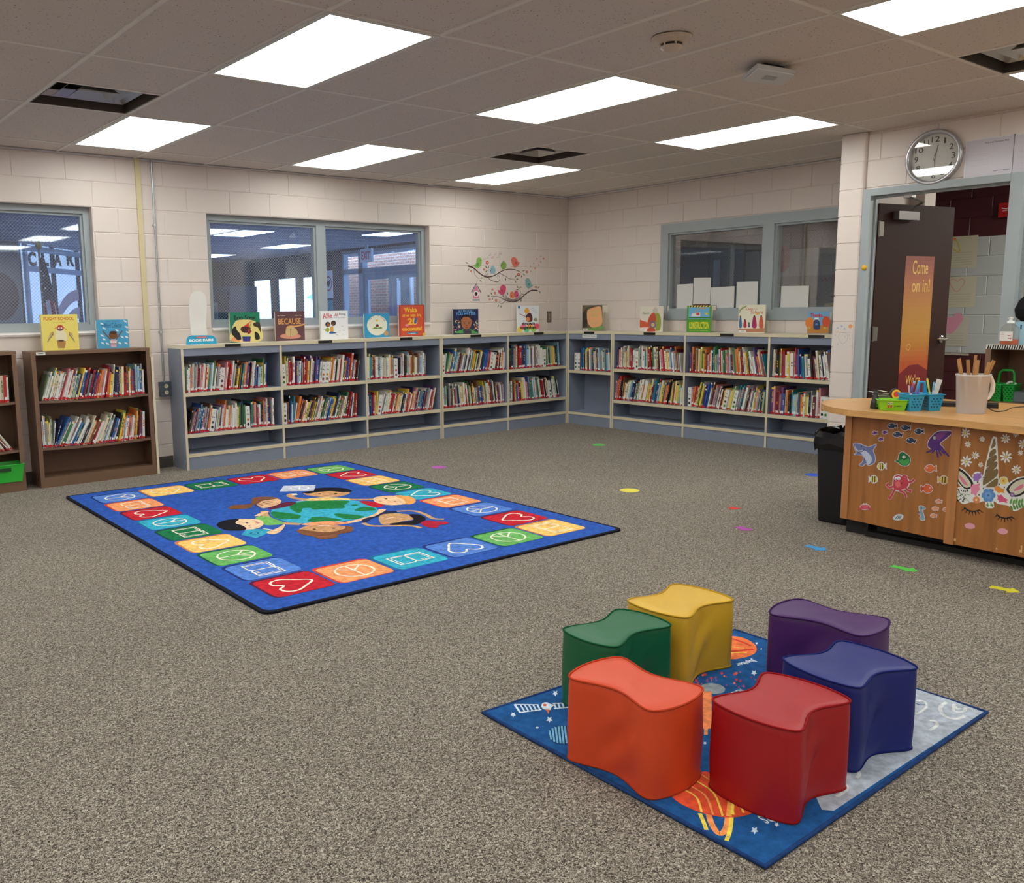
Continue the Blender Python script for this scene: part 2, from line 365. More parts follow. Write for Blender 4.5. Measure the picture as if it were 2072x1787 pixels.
# ---- walls of painted block: a backing with its openings, faced with bevelled blocks
def wall(name, o, u, n, length, thick, opens, joint, label, mat=WALL, top=H, courses=range(-1, 13), faced=None, back=None):
    o, u, n = V(o), V(u), V(n); m = MB(); z_ = V((0, 0, 1))
    us = sorted({0, length} | {q for a in opens for q in a[:2] if 0 < q < length}); zs = sorted({0, top+.055} | {q for a in opens for q in a[2:] if 0 < q < top})
    for a, b in zip(us, us[1:]):
        for c, d in zip(zs, zs[1:]):
            if any(a >= p[0]-1e-6 and b <= p[1]+1e-6 and c >= p[2]-1e-6 and d <= p[3]+1e-6 for p in opens): continue
            O = o+u*a+z_*c-n*thick
            A, B = (u*(b-a), n*(thick-.005)); 
            if A.cross(B).z < 0: O, A, B = O+B, -B, A; 
            if A.cross(B).z < 0: A, B = B, A
            m.obox(O, A, B, z_*(d-c), mat)
    lo, hi = faced or (0, length)
    for k in courses:
        z1, z0 = min(cz(k), top), cz(k+1)
        if k == -1: z0, z1 = cz(0), top
        if z0 < 0: z0 = 0
        if z1-z0 < .01: continue
        cuts = [(p[0], p[1]) for p in opens if p[2] < (z0+z1)/2 < p[3]]
        x = joint-(CRS if k % 2 else 0)-math.ceil(joint/.4064+2)*.4064
        while x < hi:
            segs = [(max(x, lo), min(x+.4064, hi))]
            for c0, c1 in cuts:
                segs = [s for a, b in segs for s in ((a, min(b, c0)), (max(a, c1), b)) if s[1]-s[0] > .01]
            for a, b in segs:
                if b-a < .012: continue
                g, c = .0018, .005
                P = [o+u*p+z_*q+n*(-.005) for p, q in ((a+g, z0+g), (b-g, z0+g), (b-g, z1-g), (a+g, z1-g))]
                Q = [o+u*p+z_*q for p, q in ((a+g+c, z0+g+c), (b-g-c, z0+g+c), (b-g-c, z1-g-c), (a+g+c, z1-g-c))]
                fl = u.cross(z_).dot(n) < 0
                fs = [(4, 5, 6, 7)]+[(i, (i+1) % 4, 4+(i+1) % 4, 4+i) for i in range(4)]
                m.add(P+Q, [f[::-1] for f in fs] if fl else fs, mat)
            x += .4064
    return struct(m.build(name), label, 'wall')
HEAD, SILL = cz(2), cz(7)
# left wall: plane y = 0, u runs from x = X0 towards +x
W1 = (-8.35-X0, -5.61-X0, SILL, HEAD); W2 = (-4.607-X0, -2.098-X0, SILL, HEAD)
wall('wall_left', (X0, 0, 0), (1, 0, 0), (0, -1, 0), 0-X0, .2, [W1, W2], (-5.396-X0) % .4064, 'cream painted block wall with two hallway windows', faced=(4.2, 0-X0))
# right wall: plane x = 0, u runs from y = 0 towards -y
W3 = (1.385, 3.86, SILL-.01, HEAD-.005)
wall('wall_right', (0, 0, 0), (0, -1, 0), (-1, 0, 0), 4.1, .2, [W3], .24, 'cream painted block wall with the internal window')
# door wall: plane x = -1.032 from y = -4.105; the pier at its end stands a little proud
DW = -1.032
DO = (0.0, 2.2, 0, 2.21)                    # door and side light opening, u measured from y = -4.105
wall('wall_door_side', (DW+.025, -4.105, 0), (0, -1, 0), (-1, 0, 0), 8.0, .2, [DO], .1, 'cream block wall above and beside the library door', courses=range(-1, 13), faced=(0, 8))
m = MB()
for k in range(-1, 13):
    z0, z1 = (cz(0), H) if k == -1 else (max(cz(k+1), 0), cz(k))
    # bullnosed blocks of the pier
    g = .0015; pts = [(DW+.225, -3.9), (DW+.02, -3.9)]+[(DW+.02-.02*math.sin(a), -3.9-.02+.02*math.cos(a)) for a in (PI/6, PI/3, PI/2)]+[(DW+.025-.025*math.cos(a)+.0, -4.08-.025*math.sin(a)) for a in (0, PI/6, PI/3, PI/2)]+[(DW+.225, -4.105)]
    m.prism(pts, z0+g+.003, z1-g-.003, WALL)
    pts2 = [(x+(.004 if x < DW+.1 else -.004), y*1+(-.004 if y > -4 else .004)) for x, y in pts]; m.prism(pts2, z0, z1, WALL)
m.box(DW+.2, -3.98, 0, .2, -3.9, H, WALL)
m.box(0, 0, 0, .2, .2, H+.05, WALL)
struct(m.build('trim_3'), 'cream bullnosed block pier between window wall and door', 'pier')
struct(MB().box(X0-.2, Y0, 0, X0, .2, H, WALL).build('wall_behind_left'), 'cream wall behind the viewer on the left', 'wall')
struct(MB().box(X0-.2, Y0-.2, 0, -.8, Y0, H, WALL).build('wall_behind_right'), 'cream wall behind the viewer', 'wall')
BB = M((70, 66, 62), 'plastic', .5)
struct(MB().box(X0, -.008, 0, -5.04, 0, .1, BB).box(-.16, -.008, 0, 0, 0, .1, BB).build('baseboard_left'), 'dark rubber baseboard of the left wall', 'baseboard')
# window sills
SM = M((224, 216, 214), 'block', .3)
for nm, a, b in (('trim_4', W1[0]+X0, W1[1]+X0), ('trim_5', W2[0]+X0, W2[1]+X0)):
    m = MB(); pr = [(-.012, SILL-.028), (-.016, SILL-.012), (-.008, SILL), (.02, SILL+.006), (.199, SILL+.006), (.199, SILL-.028)]
    n = len(pr); vs = [(x, y, z) for x in (a+.002, b-.002) for y, z in pr]
    m.add(vs, [(i, n+i, n+(i+1) % n, (i+1) % n) for i in range(n)], SM, False); m.add(vs[:n], [tuple(range(n))], SM); m.add(vs[n:], [tuple(range(n))[::-1]], SM)
    struct(m.build(nm), 'cream rounded window sill', 'sill')
# ---- window frames
FR = M((160, 168, 172), 'paint', .4)
def window(name, o, u, n, w_, z0, z1, mull, face, depth, label, glass, tint=None):
    """o: lower start corner on the frame's room side, u along the wall, n towards the room"""
    o, u, n = V(o), V(u), V(n); c = V((0, 0, 1)); t = thing(name, o+u*(w_/2), label, 'window'); t['kind'] = 'structure'; m = MB()
    def bar(a, b, p, q, d0, d1):
        A, B = u*(b-a), n*(d0-d1); O = o+u*a+c*p+n*d1
        if A.cross(B).z < 0: A, B = B, A
        m.obox(O, A, B, c*(q-p), FR)
    H_ = z1-z0
    for p, q in ((0, face), (H_-face, H_)): bar(0, w_, p, q, 0, -depth)
    for a, b in [(0, face), (w_-face, w_)]+mull: bar(a, b, face, H_-face, 0, -depth)
    e = [(face, mull[0][0])]+[(mull[i][1], mull[i+1][0]) for i in range(len(mull)-1)]+[(mull[-1][1], w_-face)]
    for a, b in e:      # glazing stops
        for p, q, r, s in ((a, b, face, face+.02), (a, b, H_-face-.02, H_-face), (a, a+.02, face+.02, H_-face-.02), (b-.02, b, face+.02, H_-face-.02)): bar(p, q, r, s, -.022, -depth+.022)
    m.build('frame', t)
    for a, b in e:
        A, B = u*(b-a-.036), n*.004; O = o+u*(a+.018)+c*(face+.018)+n*(-depth/2-.002)
        if A.cross(B).z < 0: A, B = B, A
        MB().obox(O, A, B, c*(H_-2*face-.036), glass).build('glass_pane', t)
    return t
WG = wire_glass('wired_glass', (.93, .96, 1), wire=(150, 164, 190)); WG2 = wire_glass('wired_glass_grey', (.8, .8, .8), wire=(120, 120, 118), refl=.12)
window('window_1', (W1[0]+X0+.002, .075, SILL), (1, 0, 0), (0, -1, 0), W1[1]-W1[0]-.004, SILL+.007, HEAD-.001, [(1.33, 1.41)], .05, .1, 'grey framed wired glass window cut by the left edge', WG)
window('window_2', (W2[0]+X0+.002, .075, SILL), (1, 0, 0), (0, -1, 0), W2[1]-W2[0]-.004, SILL+.007, HEAD-.001, [(1.165, 1.265)], .05, .1, 'grey framed two pane wired glass window above the grey shelves', WG)
for nm in ('window_1', 'window_2'):
    o = bpy.data.objects[nm]; o.location.z += .007
window('window_3', (-.016, -1.387, SILL-.008), (0, -1, 0), (-1, 0, 0), 2.47, SILL-.008, HEAD-.007, [(1.226, 1.343)], .1, .13, 'grey framed internal window with white papers on its glass', WG2)
# ================================================================== BEYOND THE WINDOWS
HX = 2.45
LB = M((150, 160, 178), 'paint'); BR = M((98, 84, 78), 'block', .8); GD = M((120, 124, 130), 'paint')
def brick_mat(name, c1, c2, mo, s=1.0, w=.2, h=.0677):
    m = bpy.data.materials.new(name); m.use_nodes = True; N = m.node_tree.nodes; L = m.node_tree.links; b = N['Principled BSDF']; b.inputs['Roughness'].default_value = .85
    g = N.new('ShaderNodeNewGeometry'); sp = N.new('ShaderNodeSeparateXYZ'); L.new(g.outputs['Position'], sp.inputs[0])
    ad = N.new('ShaderNodeMath'); ad.operation = 'ADD'; L.new(sp.outputs[0], ad.inputs[0]); L.new(sp.outputs[1], ad.inputs[1])
    cb = N.new('ShaderNodeCombineXYZ'); L.new(ad.outputs[0], cb.inputs[0]); L.new(sp.outputs[2], cb.inputs[1])
    t = N.new('ShaderNodeTexBrick'); t.inputs['Scale'].default_value = 1; t.inputs['Brick Width'].default_value = w; t.inputs['Row Height'].default_value = h; t.inputs['Mortar Size'].default_value = .006
    t.inputs['Color1'].default_value = S(c1); t.inputs['Color2'].default_value = S(c2); t.inputs['Mortar'].default_value = S(mo); L.new(cb.outputs[0], t.inputs['Vector']); L.new(t.outputs['Color'], b.inputs['Base Color'])
    return m
BROWN = brick_mat('brown_brick', (74, 54, 48), (58, 42, 38), (86, 72, 66)); REDB = brick_mat('tan_brick', (196, 128, 98), (172, 110, 84), (214, 190, 168)); PALEB = brick_mat('pale_brick', (222, 206, 200), (208, 192, 186), (232, 228, 224))
# hallway end of the right-hand corridor and the lobby wall x = 2.45 with its windows and entrance
def pierced(name, x, y0, y1, opens, mat, label, t=.2, z1=H):
    m = MB(); ys = sorted({y0, y1} | {q for a in opens for q in a[:2]}); zs = sorted({0, z1} | {q for a in opens for q in a[2:]})
    for a, b in zip(ys, ys[1:]):
        for c, d in zip(zs, zs[1:]):
            if any(a >= p[0]-1e-6 and b <= p[1]+1e-6 and c >= p[2]-1e-6 and d <= p[3]+1e-6 for p in opens): continue
            m.box(x, a, c, x+t, b, d, mat)
    return struct(m.build(name), label, 'wall')
LW = [(10.06, 10.82, 1.0, 2.16), (11.02, 12.02, 1.0, 2.16), (12.26, 13.3, 1.0, 2.16), (6.0, 9.0, 0, 2.6)]
pierced('wall_lobby_far', HX, .3, 15.0, LW, BROWN, 'brown brick wall of the lobby beyond the left window', .1)
struct(MB().box(-12.4, 15, 0, HX+.2, 15.2, H, BROWN).build('wall_lobby_end'), 'brown brick end wall of the lobby', 'wall')
# lobby ceiling and its lights
cm = MB(); LT = M((150, 160, 188), 'paint', .8)
LL = [(-3.6, 2.6), (-1.2, 2.6), (1.0, 5.0), (-3.6, 6.2), (-1.2, 6.2), (.9, 8.6), (-6.0, 4.0), (-1.2, 9.6), (-6.0, 8.0), (.9, 12.0)]
cm.box(-12.4, .2, H, 4.2, 15, H+.05, LT)
struct(cm.build('ceiling_lobby'), 'grey tiled ceiling of the lobby', 'ceiling')
bm = MB(); TB = M((176, 186, 204))
for i in range(-18, 5): bm.box(i*.61-.012, .2, H-.004, i*.61+.012, 15, H, TB)
for j in range(0, 25): bm.box(-11, .4+j*.61-.012, H-.003, HX, .4+j*.61+.012, H, TB)
struct(bm.build('trim_6'), 'metal grid of the lobby ceiling', 'ceiling grid')
LG = EM((176, 206, 255), 12, 'lobby_lens')
for q, (x, y) in enumerate(LL):
    t = thing('lobby_light', (x, y, H), 'bright ceiling panel of the lobby, row %s from the glass' % ['one', 'two', 'three', 'four', 'five'][min(4, int(y/2.7))], 'ceiling light', 'ceiling panels of the lobby')
    MB().box(x-.3, y-.6, H-.012, x+.3, y+.6, H-.005, LF).build('frame', t); MB().box(x-.27, y-.57, H-.016, x+.27, y+.57, H-.012, LG).build('diffuser', t)
struct(MB().box(-12.4, .2, .0005, HX, 15, .004, M((186, 184, 182), 'plastic', .3)).build('floor_lobby_bounce'), 'pale tiled floor of the lobby', 'floor')  # pale slab added to bounce light up to the lobby ceiling
# lobby window frames
DF = M((54, 46, 46), 'metal', .5); AL = M((168, 182, 200), 'metal', .4); CG = wire_glass('clear_glass', (.97, .98, 1), pitch=0, refl=.05)
for q, (a, b, c, d) in enumerate(LW[:3]):
    t = thing('window_%d' % (4+q), (HX+.1, (a+b)/2, c), 'dark framed bright window in the brown brick lobby wall', 'window'); t['kind'] = 'structure'
    MB().box(HX+.01, a, c, HX+.05, a+.03, d, DF).box(HX+.01, b-.03, c, HX+.05, b, d, DF).box(HX+.01, a+.03, d-.04, HX+.05, b-.03, d, DF).box(HX+.01, a+.03, c, HX+.05, b-.03, c+.06, DF).build('frame', t)
    MB().box(HX+.03, a+.03, c+.06, HX+.036, b-.03, d-.04, CG).build('glass_pane', t)
# entrance: side light, transom and a pair of glazed doors
t = thing('door_2', (HX+.1, 7.5, 0), 'grey aluminium framed glass entrance doors of the lobby', 'door'); t['kind'] = 'structure'
m = MB(); AF = M((128, 142, 160), 'paint', .4)
for a, b, c, d in ((6.0, 9.0, 2.54, 2.6), (6.0, 9.0, 2.12, 2.22), (6.0, 6.08, 0, 2.54), (8.94, 9.0, 0, 2.54), (8.2, 8.36, 0, 2.54), (6.08, 6.14, 0, 2.54)): m.box(HX+.02, a, c, HX+.14, b, d, AF)
m.build('door_frame', t)
for a, b in ((6.16, 7.16), (7.19, 8.19)):
    m = MB()
    for p, q, r, s in ((a, a+.13, 0, 2.11), (b-.13, b, 0, 2.11), (a+.13, b-.13, 1.98, 2.11), (a+.13, b-.13, 0, .25)): m.box(HX+.05, p, r, HX+.1, q, s, AF)
    l = m.build('door_leaf', t); MB().box(HX+.07, a+.13, .25, HX+.076, b-.13, 1.98, CG).build('glass_pane', l)
    MB().box(HX-.02, a+.1, 1.0, HX+.04, b-.1, 1.05, DF).build('push_bar', l)
MB().box(HX+.07, 8.36, .1, HX+.076, 8.94, 2.12, CG).build('glass_pane', t); MB().box(HX+.07, 6.14, 2.22, HX+.076, 8.2, 2.54, CG).build('glass_pane', t)
# exit sign hung before the doors
P0 = onX(742, 517, HX-.35); t = thing('exit_sign', P0, 'white EXIT sign with red letters hanging before the glass doors', 'sign')
hy = .2; MB().box(P0.x-.025, P0.y-hy, P0.z-.13, P0.x+.025, P0.y+hy, P0.z+.13, M((214, 220, 230))).box(P0.x-.01, P0.y-.05, P0.z+.13, P0.x+.01, P0.y+.05, H, AL).build('housing', t)
Art(P0+V((-.026, hy, -.13)), (0, -1, 0), (0, 0, 1), (-1, 0, 0), .001).text('EXIT', .05, .05, .3, .16, (205, 30, 50), bold=.03).build('lettering', t)
# brick building, canopy and pale ground outside
struct(MB().box(4.8, 6.5, 0, 5.1, 12.9, 4, REDB).build('wall_outside_1'), 'tan brick wall outside the entrance doors', 'wall')
struct(MB().box(11, 9.0, 0, 11.3, 50, 3.6, PALEB).build('wall_outside_2'), 'pale brick building far outside the lobby windows', 'wall')
struct(MB().box(2.7, 0, -.12, 40, 60, -.06, M((200, 200, 198), 'paint', .9)).build('ground'), 'pale concrete ground outside', 'ground')
q0, q1 = onX(640, 603, 9.4), onX(618, 577, 9.4); ya, yb, ze, zr = q0.y-1.0, q1.y, q0.z, q1.z
m = MB(); m.prism([(9.5, ya+.15), (9.5, yb-.15), (10.7, yb-.15), (10.7, ya+.15)], -.06, ze, M((206, 222, 226))).add([(9.4, ya, ze), (10.8, ya, ze), (10.8, yb, ze), (9.4, yb, ze), (10.1, ya+.5, zr+.1), (10.1, yb-.5, zr+.1)], [(0, 1, 4), (1, 2, 5, 4), (2, 3, 5), (3, 0, 4, 5), (0, 3, 2, 1)], M((70, 140, 150)))
tag(m.build('shed'), 'small pale shed with a teal roof seen through the lobby windows', 'shed')
P0 = onX(815, 592, 4.78); t = thing('notice_case', V((4.8, P0.y, P0.z-.5)), 'white framed notice case with a poster of a letter C outside', 'notice board')
m = MB(); fw = (60, 66, 80)
m.box(4.72, P0.y-.42, P0.z-.5, 4.8, P0.y+.42, P0.z+.45, M((222, 230, 238))).build('case', t); MB().box(4.708, P0.y-.36, P0.z-.44, 4.72, P0.y+.36, P0.z+.39, M((70, 84, 104))).build('backing', t)
a = Art((4.704, P0.y+.34, P0.z-.34), (0, -1, 0), (0, 0, 1), (-1, 0, 0), .002); a.poly([(0, 0), (.36, 0), (.36, .62), (0, .62)], (228, 236, 240)).text('C', .11, .12, .15, .2, (20, 50, 90), bold=.05, shear=.3).line([(.08, .5), (.28, .5)], .02, (150, 168, 184)); a.build('poster', t)
P0 = onX(668, 585, HX-.002); a = Art((HX-.004, P0.y+.25, P0.z-.5), (0, -1, 0), (0, 0, 1), (-1, 0, 0), .001)
a.poly([(0, .3), (.38, .3), (.38, .9), (0, .9)], (226, 228, 232)); a.poly([(.04, .04), (.36, .04), (.36, .26), (.04, .26)], (70, 150, 165)); a.line(ell(.19, .62, .13, .15, 20), .03, (180, 50, 60), closed=True); a.blob([(.19, .66), (.25, .7), (.27, .64), (.19, .54), (.11, .64), (.13, .7)], (60, 40, 50))
tag(a.build('wall_notice'), 'white notice with a red ring on brick beside the glass doors', 'poster')
# dark blue vending machine and doorway left of the lobby windows
P0 = onX(474, 600, HX-.4)
t = thing('vending_machine', (HX-.4, P0.y, 0), 'dark blue drinks machine against the lobby brick wall', 'vending machine'); y = P0.y
MB().box(HX-.75, y-.5, 0, HX-.02, y+.5, 1.98, M((54, 66, 88))).build('cabinet', t, .02); MB().box(HX-.77, y-.42, .5, HX-.75, y+.2, 1.85, M((18, 24, 34), 'plastic', .15)).build('glass_front', t)
MB().box(HX-.765, y+.25, 1.1, HX-.75, y+.42, 1.6, M((150, 160, 175))).build('coin_panel', t)
# glazed storefront in the left window, its letters, the grey door wall and the flag
A = V((-3.83, 9.55, 0)); D = V((1.36, 1.65, 0)).normalized(); N_ = V((D.y, -D.x, 0)); PW = M((176, 200, 226), 'paint', .5); PM = M((40, 46, 60))
PG = EM((170, 204, 244), 1.0, 'daylit_frosted_glass')  # daylight on the panels is put in as emission
t = thing('storefront', A+D*1.6, 'daylit frosted storefront with dark letters C L A R behind the left window', 'storefront')
def onst(u, v): return hit(u, v, A, N_)
m = MB(); L_ = 3.4
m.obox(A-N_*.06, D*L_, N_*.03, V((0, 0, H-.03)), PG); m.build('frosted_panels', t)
m = MB()
for s in (0.0, 1.08, 2.2, 3.3): m.obox(A+D*s-N_*.04, D*.1, N_*.06, V((0, 0, H-.03)), PW if s == 0 else PM)
z1 = onst(76, 545).z
for z in (0, z1-.05, H-.16): m.obox(A+V((0, 0, z))-N_*.04, D*L_, N_*.065, V((0, 0, .1)), PW)
m.build('mullions', t)
a = Art(A+N_*.0, D, (0, 0, 1), N_, .002)
for ch, u0, u1 in (('C', 57, 72), ('L', 84, 97), ('A', 109, 123), ('R', 135, 149)):
    q = a.px([(u0, 536), (u1, 508)]); q2 = a.px([(u0, 507)]); a.text(ch, q[0][0], q[0][1]-.02, q[1][0]-q[0][0], q[1][1]-q[0][1], (58, 52, 60), bold=.06)
for r in (1.5, 1.15): a.poly(ell(2.2, .35, r, r, 24, PI/2, PI)+ell(2.2, .35, r-.22, r-.22, 24, PI/2, PI)[::-1], (190, 170, 186))
a.build('lettering', t)
struct(MB().box(-11, 9.62, 0, -3.9, 9.8, H, M((108, 114, 124))).build('wall_lobby_left'), 'grey wall of the lobby at the far left', 'wall')
P0 = onY(2, 600, 9.6); a = Art((P0.x, 9.61, P0.z), (1, 0, 0), (0, 0, 1), (0, -1, 0), .002); a.poly(ell(0, 0, .3, .42), (78, 32, 46)); 
tag(a.build('wall_emblem'), 'dark maroon oval emblem on the grey lobby wall', 'sign')
P0 = onY(78, 503, 5.0); t = thing('flag', (P0.x, 5.0, 0), 'furled red, white and blue flag with a gold eagle on its pole', 'flag')
GO = M((190, 160, 90), 'metal', .3)
MB().tube([(P0.x, 5, .02), (P0.x, 5, P0.z)], .014, M((150, 120, 70))).build('pole', t); MB().lathe((P0.x, 5, 0), [(.16, 0), (.16, .03), (.04, .07), (.03, .1)], GO).build('base', t)
MB().lathe((P0.x, 5, P0.z-.02), [(.012, 0), (.03, .02), (.045, .05), (.03, .09), (.015, .12)], GO).add([(P0.x-.1, 5, P0.z+.1), (P0.x, 5.01, P0.z+.02), (P0.x+.1, 5, P0.z+.1), (P0.x, 4.99, P0.z+.05)], [(0, 1, 2, 3), (3, 2, 1, 0)], GO).build('finial', t)
m = MB(); n = 28; cols = [(28, 34, 62), (150, 40, 52), (214, 214, 222)]; rows = 14; ring = []
for i in range(rows+1):
    f = i/rows; z = P0.z-.12-f*1.15; r = .03+.085*f**.8; ring.append([(P0.x+.03+.1*f+r*(1+.28*math.sin(5*a_+f*2))*math.cos(a_)*.9, 5+r*.6*(1+.28*math.sin(5*a_))*math.sin(a_), z+.05*math.sin(3*a_)*f) for a_ in [2*PI*k/n for k in range(n)]])
for i in range(rows):
    for k in range(n):
        f = i/rows; blue = f < .5 and k % 28 > 4 or f < .3; c = cols[0] if blue else cols[1+((k//3+i//5) % 2)]
        m.add([ring[i][k], ring[i][(k+1) % n], ring[i+1][(k+1) % n], ring[i+1][k]], [(3, 2, 1, 0)], M(c, 'fabric'), True)
for q in range(9):
    a_ = -2.2+q*.17; z = P0.z-.3-q*.055; 
    m.lathe((P0.x-.02+.03*math.sin(q*2), 5-.12-.006*q, z), [(.001, 0), (.014, .002), (.001, .004)], M((214, 214, 222), 'fabric'), 6, axis=(0, -1, 0), cap=False)
m.build('cloth', t)
# ---- corridor behind the right wall and beyond the door
MAR = M((72, 26, 30), 'block', .45); GRY = M((176, 178, 176), 'block', .5); CX = 2.4
m = MB()
for k in range(-1, 13):
    z0, z1 = (cz(0), H) if k == -1 else (max(cz(k+1), 0), cz(k)); mt = GRY if 3 <= k <= 8 else MAR
    y = -9.2-(CRS if k % 2 else 0)
    m.box(CX, -9.3, z0, CX+.2, -.3, z1, mt)
    while y < -.5:
        g, c = .002, .005; o = V((CX, y, z0)); A_, B_ = y+.4064, z1
        P = [V((CX, p, q)) for p, q in ((A_-g, z0+g), (y+g, z0+g), (y+g, z1-g), (A_-g, z1-g))]; Q = [V((CX-.005, p, q)) for p, q in ((A_-g-c, z0+g+c), (y+g+c, z0+g+c), (y+g+c, z1-g-c), (A_-g-c, z1-g-c))]
        m.add(P+Q, [(4, 5, 6, 7)]+[(i, (i+1) % 4, 4+(i+1) % 4, 4+i) for i in range(4)], mt); y += .4064
struct(m.build('wall_corridor'), 'corridor block wall painted maroon with a pale grey band', 'wall')
struct(MB().box(.201, -3.9, H, 4.2, .2, H+.05, M((150, 146, 138))).box(-.8, -9.3, H, 4.2, -3.9, H+.05, M((150, 146, 138))).build('ceiling_corridor'), 'beige ceiling of the corridor', 'ceiling')
struct(MB().box(-.9, -9.5, 0, 4.2, -9.3, H, GRY).build('wall_corridor_end'), 'grey end wall of the corridor', 'wall')
struct(MB().box(-12.6, .2, 0, -12.4, 15.2, H, M((150, 156, 166))).build('wall_lobby_side'), 'pale side wall of the lobby', 'wall')
for y in (-7.8, -5.9):  # lamps added out of view to brighten the corridor
    t = thing('added_corridor_light', (1.3, y, H), 'ceiling panel of the corridor '+('just beyond the door' if y > -6 else 'far beyond the door'), 'ceiling light')
    MB().box(1.0, y-.6, H-.012, 1.6, y+.6, H-.004, LF).build('frame', t); MB().box(1.03, y-.57, H-.016, 1.57, y+.57, H-.012, EM((240, 240, 230), 52, 'added_corridor_lens')).build('diffuser', t)
# brick seen in the left pane; the grey panels stand in for its reflection
OB = brick_mat('orange_brick', (150, 104, 78), (136, 92, 70), (170, 150, 130))
struct(MB().box(CX, -.3, 0, CX+.2, .5, H, OB).build('wall_corridor_brick'), 'orange brick wall end in the corridor', 'wall')
t = thing('door_3', (CX-.05, -.4, 0), 'pair of grey steel doors in the corridor behind the internal window', 'door'); t['kind'] = 'structure'
GDm = M((76, 80, 88), 'paint', .35); AL2 = M((158, 170, 184), 'paint', .3)
MB().box(CX-.06, -.86, 0, CX-.01, -.36, 2.12, GDm).box(CX-.06, -.33, 0, CX-.01, .2, 2.12, GDm).build('door_leaf', t); MB().box(CX-.068, -.52, .9, CX-.06, -.42, 1.95, AL2).build('reflection_strip', t)
MB().box(CX-.09, .12, .6, CX-.06, .16, 2.0, AL2).box(CX-.1, .06, 1.88, CX-.06, .2, 2.06, M((80, 78, 76))).build('panel_rod', t)
# ================================================================== BOOKCASES AND BOOKS
GRYS = M((130, 138, 156), 'paint', .45); EDG = M((214, 202, 172), 'paint', .4); BRN = M((136, 107, 87), 'metal', .45); BRN_IN = BRN
TOP = 1.087; FD = .302
class Run:
    """s runs along the front from left to right as seen, d is the depth behind the front edge"""
    def __init__(r, o, u, n): r.o, r.u, r.n = V(o), V(u), V(n)
    def p(r, s, d, z): return r.o+r.u*s-r.n*d+V((0, 0, z))
    def box(r, m, s0, s1, d0, d1, z0, z1, mat, front=None):
        O = r.p(s0, d1, z0); A, B = r.u*(s1-s0), r.n*(d1-d0); c = V((0, 0, z1-z0))
        # obox front face is the -b face, so build it from the front corner
        O = r.p(s0, d0, z0); A = r.u*(s1-s0); B = -r.n*(d1-d0)
        if A.cross(B).z < 0: O = r.p(s1, d0, z0); A = -A
        m.obox(O, A, B, c, mat, None, front)
LEFT = Run((0, -FD, 0), (1, 0, 0), (0, -1, 0)); RIGHT = Run((-FD, 0, 0), (0, -1, 0), (-1, 0, 0)); BRW = Run((0, -.275, 0), (1, 0, 0), (0, -1, 0))
PW2 = .011; BAYS = []
def bookcase(run, name, xs, label, shelves, back=.29, extra=None):
    """xs: centres of the uprights along the run; shelves: per bay list of shelf top heights"""
    t = thing(name, run.p((xs[0]+xs[-1])/2, back/2, 0), label, 'bookcase', 'low grey bookcases with cream edges along the walls')
    a, b = xs[0], xs[-1]
    for i, x in enumerate(xs):
        s0, s1 = (x, x+.022) if i == 0 else ((x-.022, x) if i == len(xs)-1 else (x-.011, x+.011))
        m = MB(); run.box(m, s0, s1, 0, back, 0, TOP-.03, GRYS, EDG); m.build('side_panel' if i in (0, len(xs)-1) else 'divider', t)
    m = MB(); run.box(m, a, b, -.002, back, TOP-.03, TOP, M((232, 224, 206), 'paint', .3), EDG); m.build('top_panel', t)
    m = MB(); run.box(m, a+.022, b-.022, back-.012, back-.002, .1, TOP-.03, GRYS); m.build('back_panel', t)
    for i in range(len(xs)-1):
        s0 = xs[i]+(.022 if i == 0 else .011); s1 = xs[i+1]-(.022 if i == len(xs)-2 else .011)
        m = MB(); run.box(m, s0, s1, .006, .024, .992, TOP-.03, GRYS); m.build('header_rail', t)
        m = MB(); run.box(m, s0, s1, .006, .024, 0, .112, GRYS); m.build('kick_panel', t)
        m = MB(); run.box(m, s0, s1, 0, back-.012, .112, .143, GRYS, EDG); m.build('bottom_shelf', t)
        for z in shelves[i]:
            m = MB(); run.box(m, s0, s1, .002, back-.012, z-.033, z, GRYS, EDG); m.build('shelf', t)
        BAYS.append((run, s0, s1, shelves[i], back))
    return t
G2 = [.676, .316]
bookcase(LEFT, 'bookcase', [-5.036, -4.08, -3.143, -2.199], 'grey three bay bookcase along the left wall, next to the brown one', [G2, G2, G2])
bookcase(LEFT, 'bookcase', [-2.195, -1.248, -.304], 'grey two bay bookcase on the left wall beside the room corner', [[.683, .316], [.683, .316]])
bookcase(RIGHT, 'bookcase', [.304, .985], 'narrow grey one bay bookcase on the right wall at the room corner', [[.633]])
bookcase(RIGHT, 'bookcase', [.989, 1.951, 2.905, 3.87], 'grey three bay bookcase along the right wall, ending at the pier', [[.676, .326]]*3)
